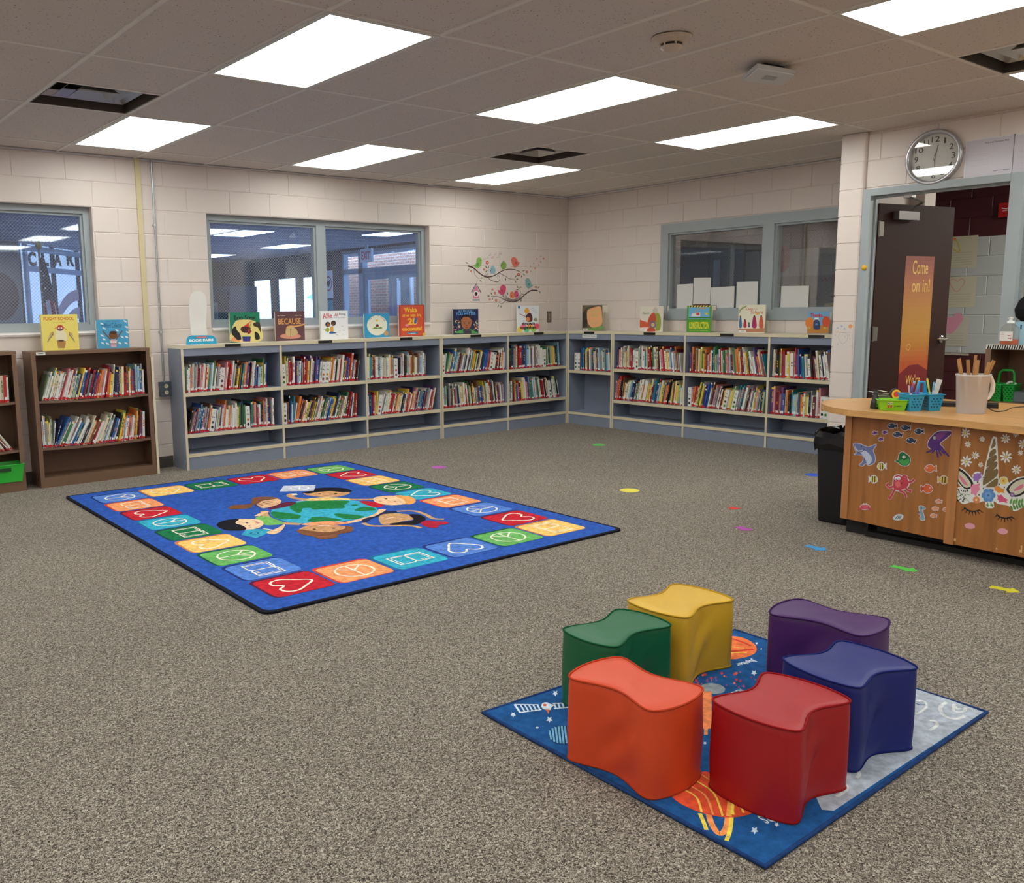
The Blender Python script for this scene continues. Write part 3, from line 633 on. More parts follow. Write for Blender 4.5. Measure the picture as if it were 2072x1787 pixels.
def brown(x0, x1, z1, label, shelves):
    t = thing('brown_bookcase', BRW.p((x0+x1)/2, .13, 0), label, 'bookcase', 'brown metal bookcases left of the grey ones'); bk = .262; f = .032
    for a, b in ((x0, x0+f), (x1-f, x1)):
        m = MB(); BRW.box(m, a, b, 0, .012, 0, z1, BRN); s = (a, a+.006) if a == x0 else (b-.006, b); BRW.box(m, s[0], s[1], .012, bk, 0, z1, BRN); m.build('side_panel', t)
    m = MB(); BRW.box(m, x0-.002, x1+.002, -.001, bk, z1-.026, z1, BRN); m.build('top_panel', t, .003)
    m = MB(); BRW.box(m, x0+.006, x1-.006, bk-.006, bk, 0, z1-.026, M((106, 82, 66), 'metal', .5)); m.build('back_panel', t)
    m = MB(); BRW.box(m, x0+f, x1-f, 0, .012, 0, .08, BRN); BRW.box(m, x0+.006, x1-.006, .012, bk-.006, .07, .08, BRN); m.build('bottom_shelf', t)
    for z in shelves:       # sagging steel shelf
        m = MB(); n = 12; a, b = x0+.008, x1-.008; vs = []
        for k in range(n+1):
            f_ = k/n; sg = z-.012*math.sin(PI*f_)-.0; s = a+(b-a)*f_
            vs += [BRW.p(s, .012, sg), BRW.p(s, bk-.008, sg), BRW.p(s, bk-.008, sg-.018), BRW.p(s, .012, sg-.018)]
        for k in range(n):
            o = 4*k; m.add(vs[o:o+8], [(0, 4, 5, 1), (1, 5, 6, 2), (2, 6, 7, 3), (3, 7, 4, 0)], BRN)
        m.build('shelf', t)
    BAYS.append((BRW, x0+.034, x1-.034, shelves, bk)); return t
t = brown(-6.237, -5.298, 1.078, 'brown metal bookcase under the yellow and light blue display books', [.693, .318])
a = Art((-6.23, -.277, 1.055), (1, 0, 0), (0, 0, 1), (0, -1, 0)); a.poly([(.03, -.004), (.1, -.004), (.1, .02), (.03, .02)], (226, 224, 218)); a.line([(.045, .009), (.085, .008)], .005, (60, 60, 60)); a.build('shelf_tag', t)
brown(-7.28, -6.345, 1.088, 'brown metal bookcase cut by the left edge, holding a green bin', [.7, .325])
tag(MB().box(-5.288, -.268, 0, -5.268, -.02, 1.0, M((224, 212, 182), 'paint')).build('loose_shelf_board'), 'loose cream edged board standing right of the brown bookcase', 'board')
# black label holders on the top edges of the grey bookcases, paper sign
BLK = M((22, 21, 22), 'plastic', .4)
for q, (u, v, run) in enumerate(((471, 697, 0), (658, 690, 0), (822, 685, 0), (963, 679, 0), (1090, 673.5, 0), (1192, 672, 1), (1314, 674.3, 1), (1471, 676.5, 1), (1652, 678.6, 1))):
    R_ = RIGHT if run else LEFT; p = onX(u, v, -FD-.004) if run else onY(u, v, -FD-.004); s = -p.y if run else p.x; m = MB()
    R_.box(m, s-.075, s+.075, -.008, -.002, TOP-.028, TOP-.004, BLK)
    tag(m.build('label_holder'), 'black label strip on top edge of the %s' % ['first grey bay from the brown bookcase', 'second grey bay from the brown bookcase', 'bay under the red display book', 'bay under the dark blue display book', 'last left wall bay before the corner', 'narrow bay above the paper sign', 'bay under the cream portrait display book', 'bay under the green display book', 'bay beside the pier'][q], 'label holder', 'black label strips on the bookcases')
p = onX(1193, 679, -FD+.004); a = Art((-FD+.003, p.y+.11, .992+.02), (0, -1, 0), (0, 0, 1), (-1, 0, 0), .0008)
a.poly([(0, 0), (.22, 0), (.22, .038), (0, .038)], (228, 228, 226)).text('Paperback Books', .02, .012, .18, .016, (50, 50, 55), bold=.02)
tag(a.build('shelf_sign'), 'white paper sign reading Paperback Books on the narrow corner bay', 'sign')
# ---- books
BC = dict(w=(226, 224, 218), c=(220, 208, 180), r=(176, 40, 44), b=(52, 92, 160), n=(36, 44, 84), k=(36, 34, 38), g=(62, 122, 78), y=(226, 196, 70), o=(216, 122, 62), p=(104, 66, 120), t=(48, 134, 150), l=(150, 186, 206), a=(140, 142, 146), d=(112, 78, 56), i=(214, 142, 150), m=(112, 34, 46), e=(160, 180, 150), s=(188, 186, 180))
CN = dict(w='white', c='cream', r='red', b='blue', n='navy', k='black', g='green', y='yellow', o='orange', p='purple', t='teal', l='light blue', a='grey', d='brown', i='pink', m='maroon', e='sage green', s='silver grey')
SEQ = [k for k in CN]
# bay order in BAYS: A B C D E F G H I brown0 brown1
SH = {}
def shelf(bay, lvl, seq, f0, f1, leans, hmin=.19, hmax=.27, seed=1, name=''): SH[(bay, lvl)] = (seq, f0, f1, leans, hmin, hmax, seed, name)
shelf(9, 0, 'ewwewccwwwriwwrcceenybnrkamnbrcoiwrroywkndbycordwyrbmllbaw', .03, .985, [(0, 20), (.3, 17), (.55, 15), (.75, 3), (1, 1)], .19, .27, 3, 'upper shelf of the brown bookcase')
shelf(9, 1, 'wwaayweewnbewgwwawbtnwwkcwcodrwwcwclwekbwkyolwoaiwcoykmpaw', .01, .97, [(0, 0), (.13, 2), (.17, 28), (.5, 27), (.75, 15), (1, 3)], .19, .26, 4, 'lower shelf of the brown bookcase')
shelf(10, 0, 'wcrwwbwcrw', .75, .97, [(0, 3), (1, 2)], .2, .26, 5, 'upper shelf of brown bookcase at left edge')
shelf(10, 1, 'wrwcmwykwrcwwmwrcww', .6, .97, [(0, -38), (1, -33)], .2, .26, 6, 'lower shelf of brown bookcase at left edge')
shelf(0, 0, 'egwwcosasrmwiwcrwytlwgwoawWiwrrwackyoddtopbrkwwwbkleygcb', .0, .86, [(0, 2), (.3, 8), (.7, 10), (1, 4)], .2, .27, 7, 'upper shelf of grey bay nearest brown bookcase')
shelf(0, 1, 'kdapmabtwbarldoWbwecpwiowcowwwwwwygkagWktgrikrwnkoaicbnmaw', .01, .93, [(0, 17), (.35, 9), (.6, 3), (1, 1)], .19, .27, 8, 'lower shelf of grey bay nearest brown bookcase')
shelf(1, 0, 'WycermrwppwlwncrmrypcpwnpbnwaWWcyowwkcwrwgopbyrobcrkw', .0, .96, [(0, 0), (.2, 3), (.6, 8), (1, 9)], .2, .28, 9, 'upper shelf of bay under purple display book')
shelf(1, 1, 'Wnokbwtbwoonowykwkdcykwacwwkgpwalbyonkwgoawcgmrnwgrr', .0, .89, [(0, 0), (.12, 5), (.2, 18), (.8, 20), (1, 4)], .19, .27, 10, 'lower shelf of bay under purple display book')
shelf(2, 0, 'iwetrmwwalwwecswcoacWnknsawkgwlcodywcdaplwmaw', .0, .83, [(0, 1), (1, 1)], .19, .27, 11, 'upper shelf of bay under red display book')
shelf(2, 1, 'wbnbrrcyWwawewcwrrwmowycwakbwykirwnocimpwtabnwmawwwrpow', .02, .98, [(0, 0), (.12, 2), (.16, 16), (1, 14)], .19, .26, 12, 'lower shelf of bay under red display book')
shelf(3, 0, 'WwgeybwtlcamawwanwakwtyoygckaywknbaborWwwkrwkwocw', .0, .99, [(0, 0), (.05, 17), (.7, 14), (1, 2)], .19, .27, 13, 'upper shelf of bay under dark blue display book')
shelf(3, 1, 'iwtekawmgwrabnwcwywrwkgckyowadkbnbyagwcrdkawkcmplrwbai', .0, .99, [(0, -1), (.3, -6), (.8, -9), (1, -4)], .19, .27, 14, 'lower shelf of bay under dark blue display book')
shelf(4, 0, 'oyknadcarrnkblwtpwrawwwwWgwkeycktl', .0, .93, [(0, 1), (.5, -2), (1, -5)], .21, .28, 15, 'upper shelf of last left wall bay before corner')
shelf(4, 1, 'WawkroybirnycwwikbagtwlwagwwmrwkwdwWkwewkw', .0, .93, [(0, 0), (.2, -5), (1, -14)], .2, .27, 16, 'lower shelf of last left wall bay before corner')
shelf(5, 0, 'WWkbtkwcykwatkwwcmwlawoeblaw', .1, .97, [(0, 1), (.5, -2), (1, -4)], .2, .27, 17, 'shelf of the narrow corner bay')
shelf(6, 0, 'pniowewacwycarrwawWeeawwtcmrkkgecwdkwirwyclbwalomaw', .02, .95, [(0, 1), (.4, 0), (.6, -5), (1, -9)], .19, .27, 18, 'upper shelf of bay under cream portrait display book')
shelf(6, 1, 'iorkdaowcwllbknawgwcwowwcyycrtbtbmlcybookkeydcyewl', .01, .99, [(0, 2), (.15, 12), (.8, 12), (1, 2)], .19, .27, 19, 'lower shelf of bay under cream portrait display book')
shelf(7, 0, 'pomgodcygyodiwrowkotgeawrrwcgeiiwlmagoowcrmwwyokgawwnpoicrt', .04, .98, [(0, 0), (.3, -1), (.6, -5), (1, -15)], .19, .28, 20, 'upper shelf of bay under green display book')
shelf(7, 1, 'WiorcygwypnbbwtdpiaiwkwmmyWcyeWtaitawckiwtwyicaenke', .02, .98, [(0, 1), (.06, 12), (.8, 12), (1, 5)], .19, .27, 21, 'lower shelf of bay under green display book')
shelf(8, 0, 'csdkgoprwycwirpbnbtwawkmcckwkwwwddktlywkgynekwgw', .02, .99, [(0, 1), (.3, -3), (.7, -12), (1, -20)], .2, .28, 22, 'upper shelf of bay beside pier')
shelf(8, 1, 'pimrapbcoktllyboywywkawmwiWWwakwlawpiwdipppw', .01, .99, [(0, 1), (1, 0)], .19, .28, 23, 'lower shelf of bay beside pier')
def lean_at(L, f):
    for (a, x), (b, y) in zip(L, L[1:]):
        if f <= b: return x+(y-x)*(f-a)/max(b-a, 1e-6)
    return L[-1][1]
PAGE = M((222, 214, 196), 'card'); RED = M((196, 28, 34), 'plastic', .3); LWH = M((232, 230, 226), 'card')
def book_mesh(run, s, z, d0, t, h, dep, lean, c, rnd, marker=False):
    """lean > 0: top leans to the right; s is the lower left corner on the shelf"""
    th = math.radians(lean); cs, sn = math.cos(th), math.sin(th); m = MB()
    # local (a: across, b: up): pivot chosen so the lowest corner is on the shelf
    lift = t*sn if lean > 0 else 0; lift = abs(t*math.sin(abs(th))) if lean > 0 else 0
    a0 = run.u*cs-V((0, 0, sn)); b0 = run.u*sn+V((0, 0, cs)); O = run.p(s, d0, z)
    if lean > 0: O = O+V((0, 0, t*sn))
    e = -run.n
    def bx(a, b, p, q, r0, r1, mat):
        o = O+a0*a+b0*p+e*r0; A, B, C_ = a0*(b-a), e*(r1-r0), b0*(q-p)
        if A.cross(B).dot(C_) < 0: o = o+A; A = -A
        m.obox(o, A, B, C_, mat)
    cm_ = M(BC[c], 'print', .4); k = min(.0022, t*.2)
    bx(0, k, 0, h, 0, dep, cm_); bx(t-k, t, 0, h, 0, dep, cm_); bx(k, t-k, 0, h, 0, .0025, cm_); bx(k, t-k, .003, h-.004, .0025, dep-.004, PAGE)
    if marker:
        a = Art(O+e*-.0004, a0, b0, run.n, .0003, mb=m)
        a.text('E', t*.36, h*.78, t*.26, h*.07, (30, 30, 30)); a.text(rnd.choice(['Das', 'Eas', 'Fox', 'Gui', 'Kea', 'Lev', 'Mac', 'Row', 'Sta', 'Xaa', 'Yaa']), t*.15, h*.6, t*.7, h*.07, (30, 30, 30))
        cc = rnd.choice([(190, 60, 50), (70, 90, 70), (60, 60, 60), (200, 130, 50)]); a.poly(ell(t/2, h*.4, t*.3, h*.06, 10), cc); a.poly(ell(t/2, h*.18, t*.3, h*.07, 8), rnd.choice([(40, 40, 40), (120, 60, 40), (60, 130, 60)]))
        return m
    r = rnd.random(); acc = M(BC[rnd.choice('wkrybdocg')], 'print', .4); q = .0006
    if r < .75:
        w0 = t*rnd.uniform(.12, .3); z0, z1 = h*rnd.uniform(.35, .5), h*rnd.uniform(.6, .9); n = rnd.randint(2, 5); st = (z1-z0)/n
        for i in range(n): bx(t/2-w0, t/2+w0, z0+i*st, z0+(i+rnd.uniform(.45, .85))*st, -q, 0, acc)
    if r > .45: bx(0, t, h*.93, h, -q, 0, acc)
    lh = rnd.uniform(.02, .036); lz = rnd.uniform(.013, .026)
    if rnd.random() < .66: bx(t*rnd.uniform(0, .15), t*rnd.uniform(.8, 1), lz, lz+lh*.7, -q-.0003, 0, LWH)
    if rnd.random() < .88: bx(0, t, rnd.uniform(.0, .007), lz+rnd.uniform(-.003, .003), -q-.0006, 0, RED)
    return m
ordn = lambda n: '%d%s' % (n, 'th' if 10 <= n % 100 <= 20 else {1: 'st', 2: 'nd', 3: 'rd'}.get(n % 10, 'th'))
BOOKS = []; CNT = {}
for (bay, lvl), (seq, f0, f1, leans, hmin, hmax, seed, nm) in SH.items():
    run, s0, s1, shelves, bk = BAYS[bay]; z = shelves[lvl]; rnd = random.Random(seed); span = (s1-s0)*(f1-f0)-.004
    ts = [.042 if c == 'W' else rnd.choice([.009, .01, .011, .012, .014, .017, .02]) for c in seq]
    hs = [.2 if c == 'W' else (rnd.uniform(hmin, hmax) if rnd.random() < .8 else rnd.uniform(hmin, hmax-.03)) for c in seq]
    top = (.99 if lvl == 0 else shelves[0]-.033)-z-.012
    ln = [lean_at(leans, i/max(1, len(seq)-1))*rnd.uniform(.92, 1.06)+rnd.uniform(-.3, .3) for i in range(len(seq))]
    ln = [0 if c == 'W' and abs(l) < 4 else l for c, l in zip(seq, ln)]
    def layout(k):
        x = 0; pos = []
        for i, (t, h, l) in enumerate(zip(ts, hs, ln)):
            tt = t if seq[i] == 'W' else t*k; th = math.radians(l)
            if i:
                pl = math.radians(ln[i-1])
                if l < ln[i-1]: x += min(h, hs[i-1])*max(0, math.sin(pl)-math.sin(th))*.96
            if l < 0: pos.append(x)   # lower left corner stays, fine
            else: pos.append(x)
            x += tt/math.cos(th)+.0003
        return pos, x
    lo, hi = .3, 3.0
    for _ in range(30):
        k = (lo+hi)/2; pos, tot = layout(k)
        ex = max(0, hs[-1]*math.sin(math.radians(ln[-1]))); ex0 = max(0, -hs[0]*math.sin(math.radians(ln[0])))
        if tot+(ex if f1 > .9 else 0)+ex0 > span: hi = k
        else: lo = k
    pos, tot = layout(lo); zz = z
    for i, c in enumerate(seq):
        t = ts[i] if c == 'W' else ts[i]*lo; h = min(hs[i], top/max(.5, math.cos(math.radians(ln[i])))-t*.3)
        s = s0+(s1-s0)*f0+ex0+pos[i]
        if run is BRW: f_ = (s-s0)/(s1-s0); zz = z-.012*math.sin(PI*f_)
        d0 = .018+rnd.uniform(0, .022); dep = min(rnd.uniform(.17, .235), bk-d0-.02)
        CNT[nm] = CNT.get(nm, 0)+1
        P_ = run.p(s, 0, zz); BOOKS.append((t*h/(P_-CAM).length_squared*(4 if c == 'W' else 1), run, s, zz+.0004, d0, t, h, dep, ln[i], c, CNT[nm], nm, seed*1000+i))
BOOKS.sort(key=lambda b: -b[0]); rest = MB(); nb = 0
for _, run, s, z, d0, t, h, dep, l, c, idx, nm, sd in BOOKS:
    rnd = random.Random(sd)
    if c == 'W':
        o = book_mesh(run, s, z, d0, t, h, .15, l, 'w', rnd, True).build('shelf_divider'); tag(o, 'white E divider, %s from left on %s' % (ordn(idx), nm), 'shelf divider', 'white lettered dividers among the books')
    elif nb < 300:
        nb += 1; o = book_mesh(run, s, z, d0, t, h, dep, l, c, rnd).build('picture_book'); tag(o, '%s book, %s from left on %s' % (CN[c], ordn(idx), nm), 'book', 'books on the '+nm)
    else:
        b = book_mesh(run, s, z, d0, t, h, dep, l, c, rnd)
        n0 = len(rest.v); rest.v += b.v; mp = [rest.slot(x) for x in b.m]; rest.f += [tuple(n0+i for i in f) for f in b.f]; rest.mi += [mp[i] for i in b.mi]; rest.sm += b.sm
tag(rest.build('picture_books'), 'thinner and farther picture books packed between the others on the shelves', 'books', kind='stuff')
# ================================================================== RUGS
def zp(a, pts, zx, zy, s): return a.px(pts, zx, zy, s)
RZ = .012
cs = [onZ(130, 1004, RZ), onZ(535, 1242, RZ), onZ(1263, 1070, RZ), onZ(696, 932, RZ)]     # left, near, right, far
rug = thing('area_rug', (cs[0]+cs[2])/2*1, 'blue rectangular rug with children around a globe and coloured squares', 'rug'); rug.location.z = 0; rug['_w'] = (rug.location.x, rug.location.y, 0)
L_, B_, R_, T_ = cs
def bil(a, b, z=RZ):        # a: from left towards far corner side, b: from left towards near corner side
    p = (L_*(1-a)+T_*a)*(1-b)+(B_*(1-a)+R_*a)*b; return p
m = MB(); out = []
for cx, cy, a0 in ((0, 0, PI), (1, 0, 1.5*PI), (1, 1, 0), (0, 1, PI/2)):
    for k in range(6):
        an = a0+k/5*PI/2; ra, rb = .022, .016
        out.append((cx+(ra if cx == 0 else -ra)+ra*math.cos(an), cy+(rb if cy == 0 else -rb)+rb*math.sin(an)))
w2 = [bil(*p) for p in out]; m.prism([(p.x, p.y) for p in w2], .0005, RZ-.001, M((24, 24, 34), 'pile')); m.build('rug_binding', rug)
a = Art((0, 0, RZ-.0008), (1, 0, 0), (0, 1, 0), (0, 0, 1), .00022, 'pile')
def shrink(p, da, db): return (.5+(p[0]-.5)*(1-da), .5+(p[1]-.5)*(1-db))
BLU = (46, 88, 174)
def bp(pts): return [tuple(bil(*p)[:2]) for p in pts]
a.poly(bp([shrink(p, .018, .013) for p in out]), BLU)
TC = dict(B=((86, 130, 208), (30, 50, 120)), O=((246, 158, 104), (210, 60, 50)), R=((196, 34, 50), (90, 30, 60)), C=((54, 170, 196), (30, 110, 150)), G=((24, 116, 72), (16, 70, 60)), Y=((250, 200, 112), (200, 120, 70)), L=((106, 178, 96), (20, 80, 60)))
ma, mb_ = .056, .043; ca, cb = (1-2*ma)/6, (1-2*mb_)/9; WHT = (238, 232, 214)
def tile(i, j, col, icon, out_dir):
    x0, y0 = ma+ca*i, mb_+cb*j; g = .006
    a.poly(bp(rrect(x0+g*.2-.001, y0+g*.1-.001, x0+ca-g*.9, y0+cb-g*.7, .016)), TC[col][1], layer=3)
    a.poly(bp(rrect(x0+g, y0+g, x0+ca-g, y0+cb-g, .014)), TC[col][0], layer=4)
    cx, cy = x0+ca/2, y0+cb/2; R = {'l': (1, 0), 'r': (-1, 0), 'b': (0, -1), 't': (0, 1)}[out_dir]   # direction the icon's foot points to (inwards)
    dx, dy = R; W_, H_ = 2.44, 3.41
    def tr(p):              # icon metres (x right, y up = outwards) -> rug fractions
        x, y = p; X_ = -dx*y+(-dy)*x*1; Y_ = -dy*y+dx*x
        return (cx+X_/W_, cy+Y_/H_)
    def ln(pts, closed=False, wd=.011): a.k = 5; a.line(bp([tr(p) for p in pts]), wd, WHT, closed, same=True)
    if icon == 'p':
        ln(ell(0, 0, .105, .105, 26), True); ln([(0, .105), (0, -.105)]); ln([(0, -.005), (.075, -.075)]); ln([(0, -.005), (-.075, -.075)])
    elif icon == 'h':
        ln(smooth([(0, .055), (.04, .095), (.09, .085), (.108, .03), (.06, -.04), (0, -.105), (-.06, -.04), (-.108, .03), (-.09, .085), (-.04, .095)], 4), True, .013)
    else:
        ln([(-.11, .075), (-.11, -.075), (-.02, -.075), (0, -.06), (.02, -.075), (.11, -.075), (.11, .075), (.02, .075), (0, .06), (-.02, .075)], True); ln([(0, .06), (0, -.06)]); ln([(-.092, .075), (-.092, -.06), (.092, -.06), (.092, .075)], wd=.008); ln([(.04, .075), (.04, .045), (.05, .055), (.06, .045), (.06, .075)], wd=.007)
lefts = 'Bp Ob Rh Cp Gb Yh Lp Bb Rh'.split(); rights = 'Lp Rh Yb Gp Ch Ob Bp Rh Yb'.split(); tops = 'Yh Gb Rh Ob'.split(); bots = 'Op Cb Bh Lp'.split()
for j in range(9): tile(0, j, lefts[j][0], lefts[j][1], 'l'); tile(5, j, rights[j][0], rights[j][1], 'r')
for i in range(4): tile(i+1, 0, tops[i][0], tops[i][1], 't'); tile(i+1, 8, bots[i][0], bots[i][1], 'b')
a.k = 5
def z(pts): return a.px(pts, 420, 960, 3.837)
CY = (62, 172, 200); GR = (30, 124, 66); TAN = (206, 160, 112); PAL = (240, 194, 152); BRO = (126, 80, 54); BK = (22, 20, 30); PNK = (226, 140, 130)
a.line(smooth(z([(440, 285), (455, 330), (540, 372), (720, 388)]), 4, False), .05, TAN); a.line(smooth(z([(1360, 272), (1300, 315), (1200, 350), (1060, 380)]), 4, False), .05, PAL)
a.line(smooth(z([(690, 215), (860, 192), (1170, 196), (1300, 192)]), 4, False), .045, TAN)
a.blob(z([(490, 300), (520, 250), (640, 215), (900, 200), (1150, 205), (1280, 240), (1320, 280), (1290, 310), (1200, 340), (1050, 365), (850, 380), (650, 375), (560, 350), (500, 325)]), CY)
for q in ([(650, 235), (760, 208), (960, 203), (1100, 208), (1060, 240), (1060, 262), (900, 270), (820, 275), (800, 262), (740, 265), (730, 290), (700, 300), (660, 280), (640, 262)], [(500, 290), (600, 298), (720, 318), (700, 345), (600, 345), (560, 348), (500, 322)],
          [(820, 330), (930, 335), (1040, 356), (900, 372), (780, 365), (800, 345)], [(990, 305), (1100, 310), (1215, 325), (1180, 342), (1090, 350), (1000, 325)], [(1140, 280), (1200, 255), (1280, 258), (1305, 278), (1200, 285)], [(1115, 240), (1140, 233), (1170, 240), (1140, 248)]): a.blob(z(q), GR, layer=9)
a.k = 10
SH_ = lambda pts, c: a.blob(z(pts), c)
SH_([(470, 265), (540, 235), (620, 215), (690, 218), (640, 245), (560, 262), (490, 275)], (98, 32, 60)); SH_([(400, 250), (380, 230), (410, 200), (500, 185), (560, 195), (572, 215), (540, 238), (440, 264)], (226, 180, 140))
SH_([(160, 265), (200, 240), (330, 230), (350, 185), (440, 175), (520, 178), (540, 190), (430, 205), (400, 225), (350, 240), (330, 262), (210, 272)], BRO)
a.line(z([(370, 245), (400, 235), (430, 243), (400, 252), (370, 245)]), .01, (90, 30, 40)); a.line(z([(430, 220), (470, 210), (505, 218), (470, 228), (430, 220)]), .01, (90, 30, 40)); a.line(z([(495, 240), (520, 232)]), .014, PNK)
a.line(smooth(z([(660, 150), (635, 165), (690, 188), (790, 195)]), 3, False), .045, TAN); a.blob(z([(780, 190), (900, 178), (1070, 185), (1100, 198), (900, 204), (780, 205)]), (240, 206, 130))
a.blob(z([(745, 148), (850, 128), (1000, 126), (1105, 140), (1050, 168), (930, 178), (800, 168)]), (208, 156, 108)); SH_([(730, 140), (790, 133), (830, 110), (960, 103), (1070, 110), (1122, 132), (1060, 140), (960, 132), (860, 138), (780, 151)], BK)
for e in ((870, 153), (995, 150)): a.poly(z(ell(e[0], e[1], 13, 3.5, 8)), BK)
a.line(smooth(z([(880, 168), (935, 174), (985, 166)]), 3, False), .014, (240, 200, 190)); a.poly(z([(560, 135), (590, 90), (840, 85), (825, 130)]), (198, 204, 222)); a.line(z(ell(715, 107, 70, 17, 16)), .012, (240, 240, 240), closed=True); a.line(z([(715, 90), (712, 124)]), .01, (240, 240, 240)); a.poly(z([(650, 152), (690, 150), (700, 162), (660, 166)]), (232, 224, 214))
SH_([(1180, 210), (1290, 213), (1370, 240), (1310, 258), (1240, 240)], (190, 28, 46)); SH_([(1290, 205), (1300, 180), (1380, 168), (1470, 170), (1530, 205), (1560, 228), (1420, 240), (1330, 225)], (246, 200, 156)); SH_([(1450, 166), (1560, 170), (1615, 198), (1600, 226), (1540, 233), (1530, 205)], (240, 166, 96))
for e in ((1385, 192), (1455, 214)): a.poly(z(ell(e[0], e[1], 12, 3.5, 8)), BK)
a.line(z([(1330, 208), (1370, 218)]), .014, PNK)
SH_([(1195, 362), (1230, 340), (1300, 325), (1370, 290), (1440, 285), (1480, 295), (1380, 315), (1280, 345), (1230, 375)], (34, 40, 80)); SH_([(1330, 340), (1360, 312), (1480, 305), (1570, 318), (1600, 350), (1500, 368), (1420, 392), (1350, 387)], (204, 158, 112))
SH_([(1410, 387), (1500, 372), (1600, 355), (1565, 315), (1640, 313), (1692, 340), (1680, 367), (1600, 394), (1480, 400)], BK); a.line(smooth(z([(1470, 288), (1600, 286), (1690, 312), (1750, 344), (1835, 350)]), 4, False), .032, TAN); a.line(smooth(z([(1210, 380), (1290, 402), (1560, 400), (1655, 418)]), 4, False), .032, TAN)
a.line(z([(1385, 348), (1440, 336)]), .02, (240, 200, 190)); SH_([(1655, 380), (1700, 360), (1770, 366), (1870, 372), (1850, 390), (1800, 395), (1780, 415), (1700, 410)], (176, 30, 56))
SH_([(370, 340), (440, 325), (520, 345), (590, 375), (560, 390), (440, 392)], (118, 184, 96)); SH_([(200, 350), (300, 347), (400, 352), (435, 380), (410, 410), (330, 432), (260, 427), (220, 380)], (244, 204, 168)); SH_([(70, 395), (110, 365), (200, 348), (245, 352), (215, 378), (275, 400), (300, 427), (240, 438), (130, 432)], BK)
for e in ((305, 378), (325, 402)): a.poly(z(ell(e[0], e[1], 12, 3.5, 8)), BK)
a.line(z([(370, 368), (400, 380)]), .022, PNK); a.line(smooth(z([(385, 325), (430, 300), (470, 290)]), 3, False), .04, PAL); a.poly(z([(260, 470), (300, 430), (440, 425), (560, 440), (460, 460), (380, 495)]), (58, 160, 190)); a.line(z(ell(365, 458, 30, 10, 10)), .01, (30, 100, 130), closed=True); SH_([(460, 450), (540, 420), (590, 390), (600, 402), (560, 450), (500, 466)], (240, 194, 152)); a.line(z([(430, 422), (555, 442)]), .01, (236, 230, 214))
a.blob(z([(735, 385), (900, 366), (1080, 372), (1060, 388), (900, 398), (770, 397)]), (240, 160, 110)); a.blob(z([(705, 440), (760, 405), (900, 392), (1050, 402), (1110, 415), (1000, 445), (800, 452)]), (206, 154, 108))
SH_([(690, 440), (730, 430), (800, 440), (940, 450), (1060, 425), (1070, 402), (1130, 415), (1110, 450), (1020, 465), (1000, 493), (880, 506), (820, 485), (740, 470)], BRO)
for e in ((830, 428), (980, 420)): a.poly(z(ell(e[0], e[1], 14, 4, 8)), BK)
a.line(smooth(z([(850, 405), (905, 398), (960, 403)]), 3, False), .016, (240, 200, 190)); a.line(z([(850, 488), (930, 482), (1000, 470)]), .008, (170, 110, 90))
a.build('rug_pile', rug)
# ---- the small space rug below the cushions
R2 = .009
q4 = [onZ(977, 1441, R2), onZ(1548, 1753, R2), onZ(1997, 1440, R2), onZ(1487, 1274, R2)]
r2 = thing('space_rug', V(((q4[0].x+q4[2].x)/2, (q4[0].y+q4[2].y)/2, 0)), 'small blue rug printed with planets and a grey moon surface, below the cushions', 'rug')
MB().prism([(p.x, p.y) for p in q4], .0005, R2-.001, M((30, 56, 104), 'pile')).tube([V((p.x, p.y, .0065)) for p in [q4[0], q4[0]*.5+q4[1]*.5, q4[1], q4[1]*.5+q4[2]*.5, q4[2], q4[2]*.5+q4[3]*.5, q4[3], q4[3]*.5+q4[0]*.5]], .006, M((34, 62, 112), 'pile'), 8, closed=True).build('rug_binding', r2)
a = Art((0, 0, R2-.0006), (1, 0, 0), (0, 1, 0), (0, 0, 1), .0002, 'pile'); cc = (q4[0]+q4[1]+q4[2]+q4[3])/4
a.poly([tuple((p+(cc-p)*.012)[:2]) for p in q4], (30, 84, 142))
zA = lambda pts: a.px(pts, 970, 1260, 3.512)
zB = lambda pts: a.px(pts, 1300, 1480, 5.18)
zC = lambda pts: a.px(pts, 1640, 1380, 5.6)
fr = [q4[1]*.985+cc*.015, q4[2]*.985+cc*.015, q4[3]*.985+cc*.015]
moon = zC([(262, 1452), (130, 1450), (90, 1370), (60, 1300)])+a.px([(1690, 1560), (1730, 1500), (1760, 1450), (1770, 1400), (1790, 1370)])+[tuple(fr[1][:2])]
fz = a.px([(1687, 1641)])[0]; moon = [fz]+zC([(130, 1450), (90, 1370), (60, 1300)])+a.px([(1680, 1570), (1735, 1500), (1755, 1440), (1765, 1392), (1800, 1373)])+a.px([(1990, 1441)])
a.poly(moon, (172, 180, 192)); MW = (214, 216, 216)
def arc(f, pts, wd=.01, c=MW): a.line(smooth(f(pts), 4, False), wd, c)
arc(zC, [(1540, 230), (1470, 290), (1500, 370), (1600, 420), (1700, 410), (1750, 380)], .012); arc(zC, [(1630, 250), (1620, 320), (1680, 345), (1740, 330), (1760, 290)]); arc(zC, [(1650, 280), (1660, 310), (1700, 300)], .007)
arc(zC, [(1350, 440), (1420, 450), (1430, 500), (1350, 550)]); arc(zC, [(470, 1020), (530, 1010), (555, 1050), (520, 1085)]); arc(zC, [(410, 1170), (410, 1220), (350, 1270), (290, 1300)]); arc(zC, [(1200, 215), (1290, 220), (1310, 290), (1200, 370)], .008)
arc(zC, [(1195, 248), (1240, 262), (1300, 262)], .006, (60, 90, 130))
WS = (206, 220, 232)
def st(f, x, y, s=16, c=WS): a.poly(f(star(x, y, s, 5, q=.5)), c)
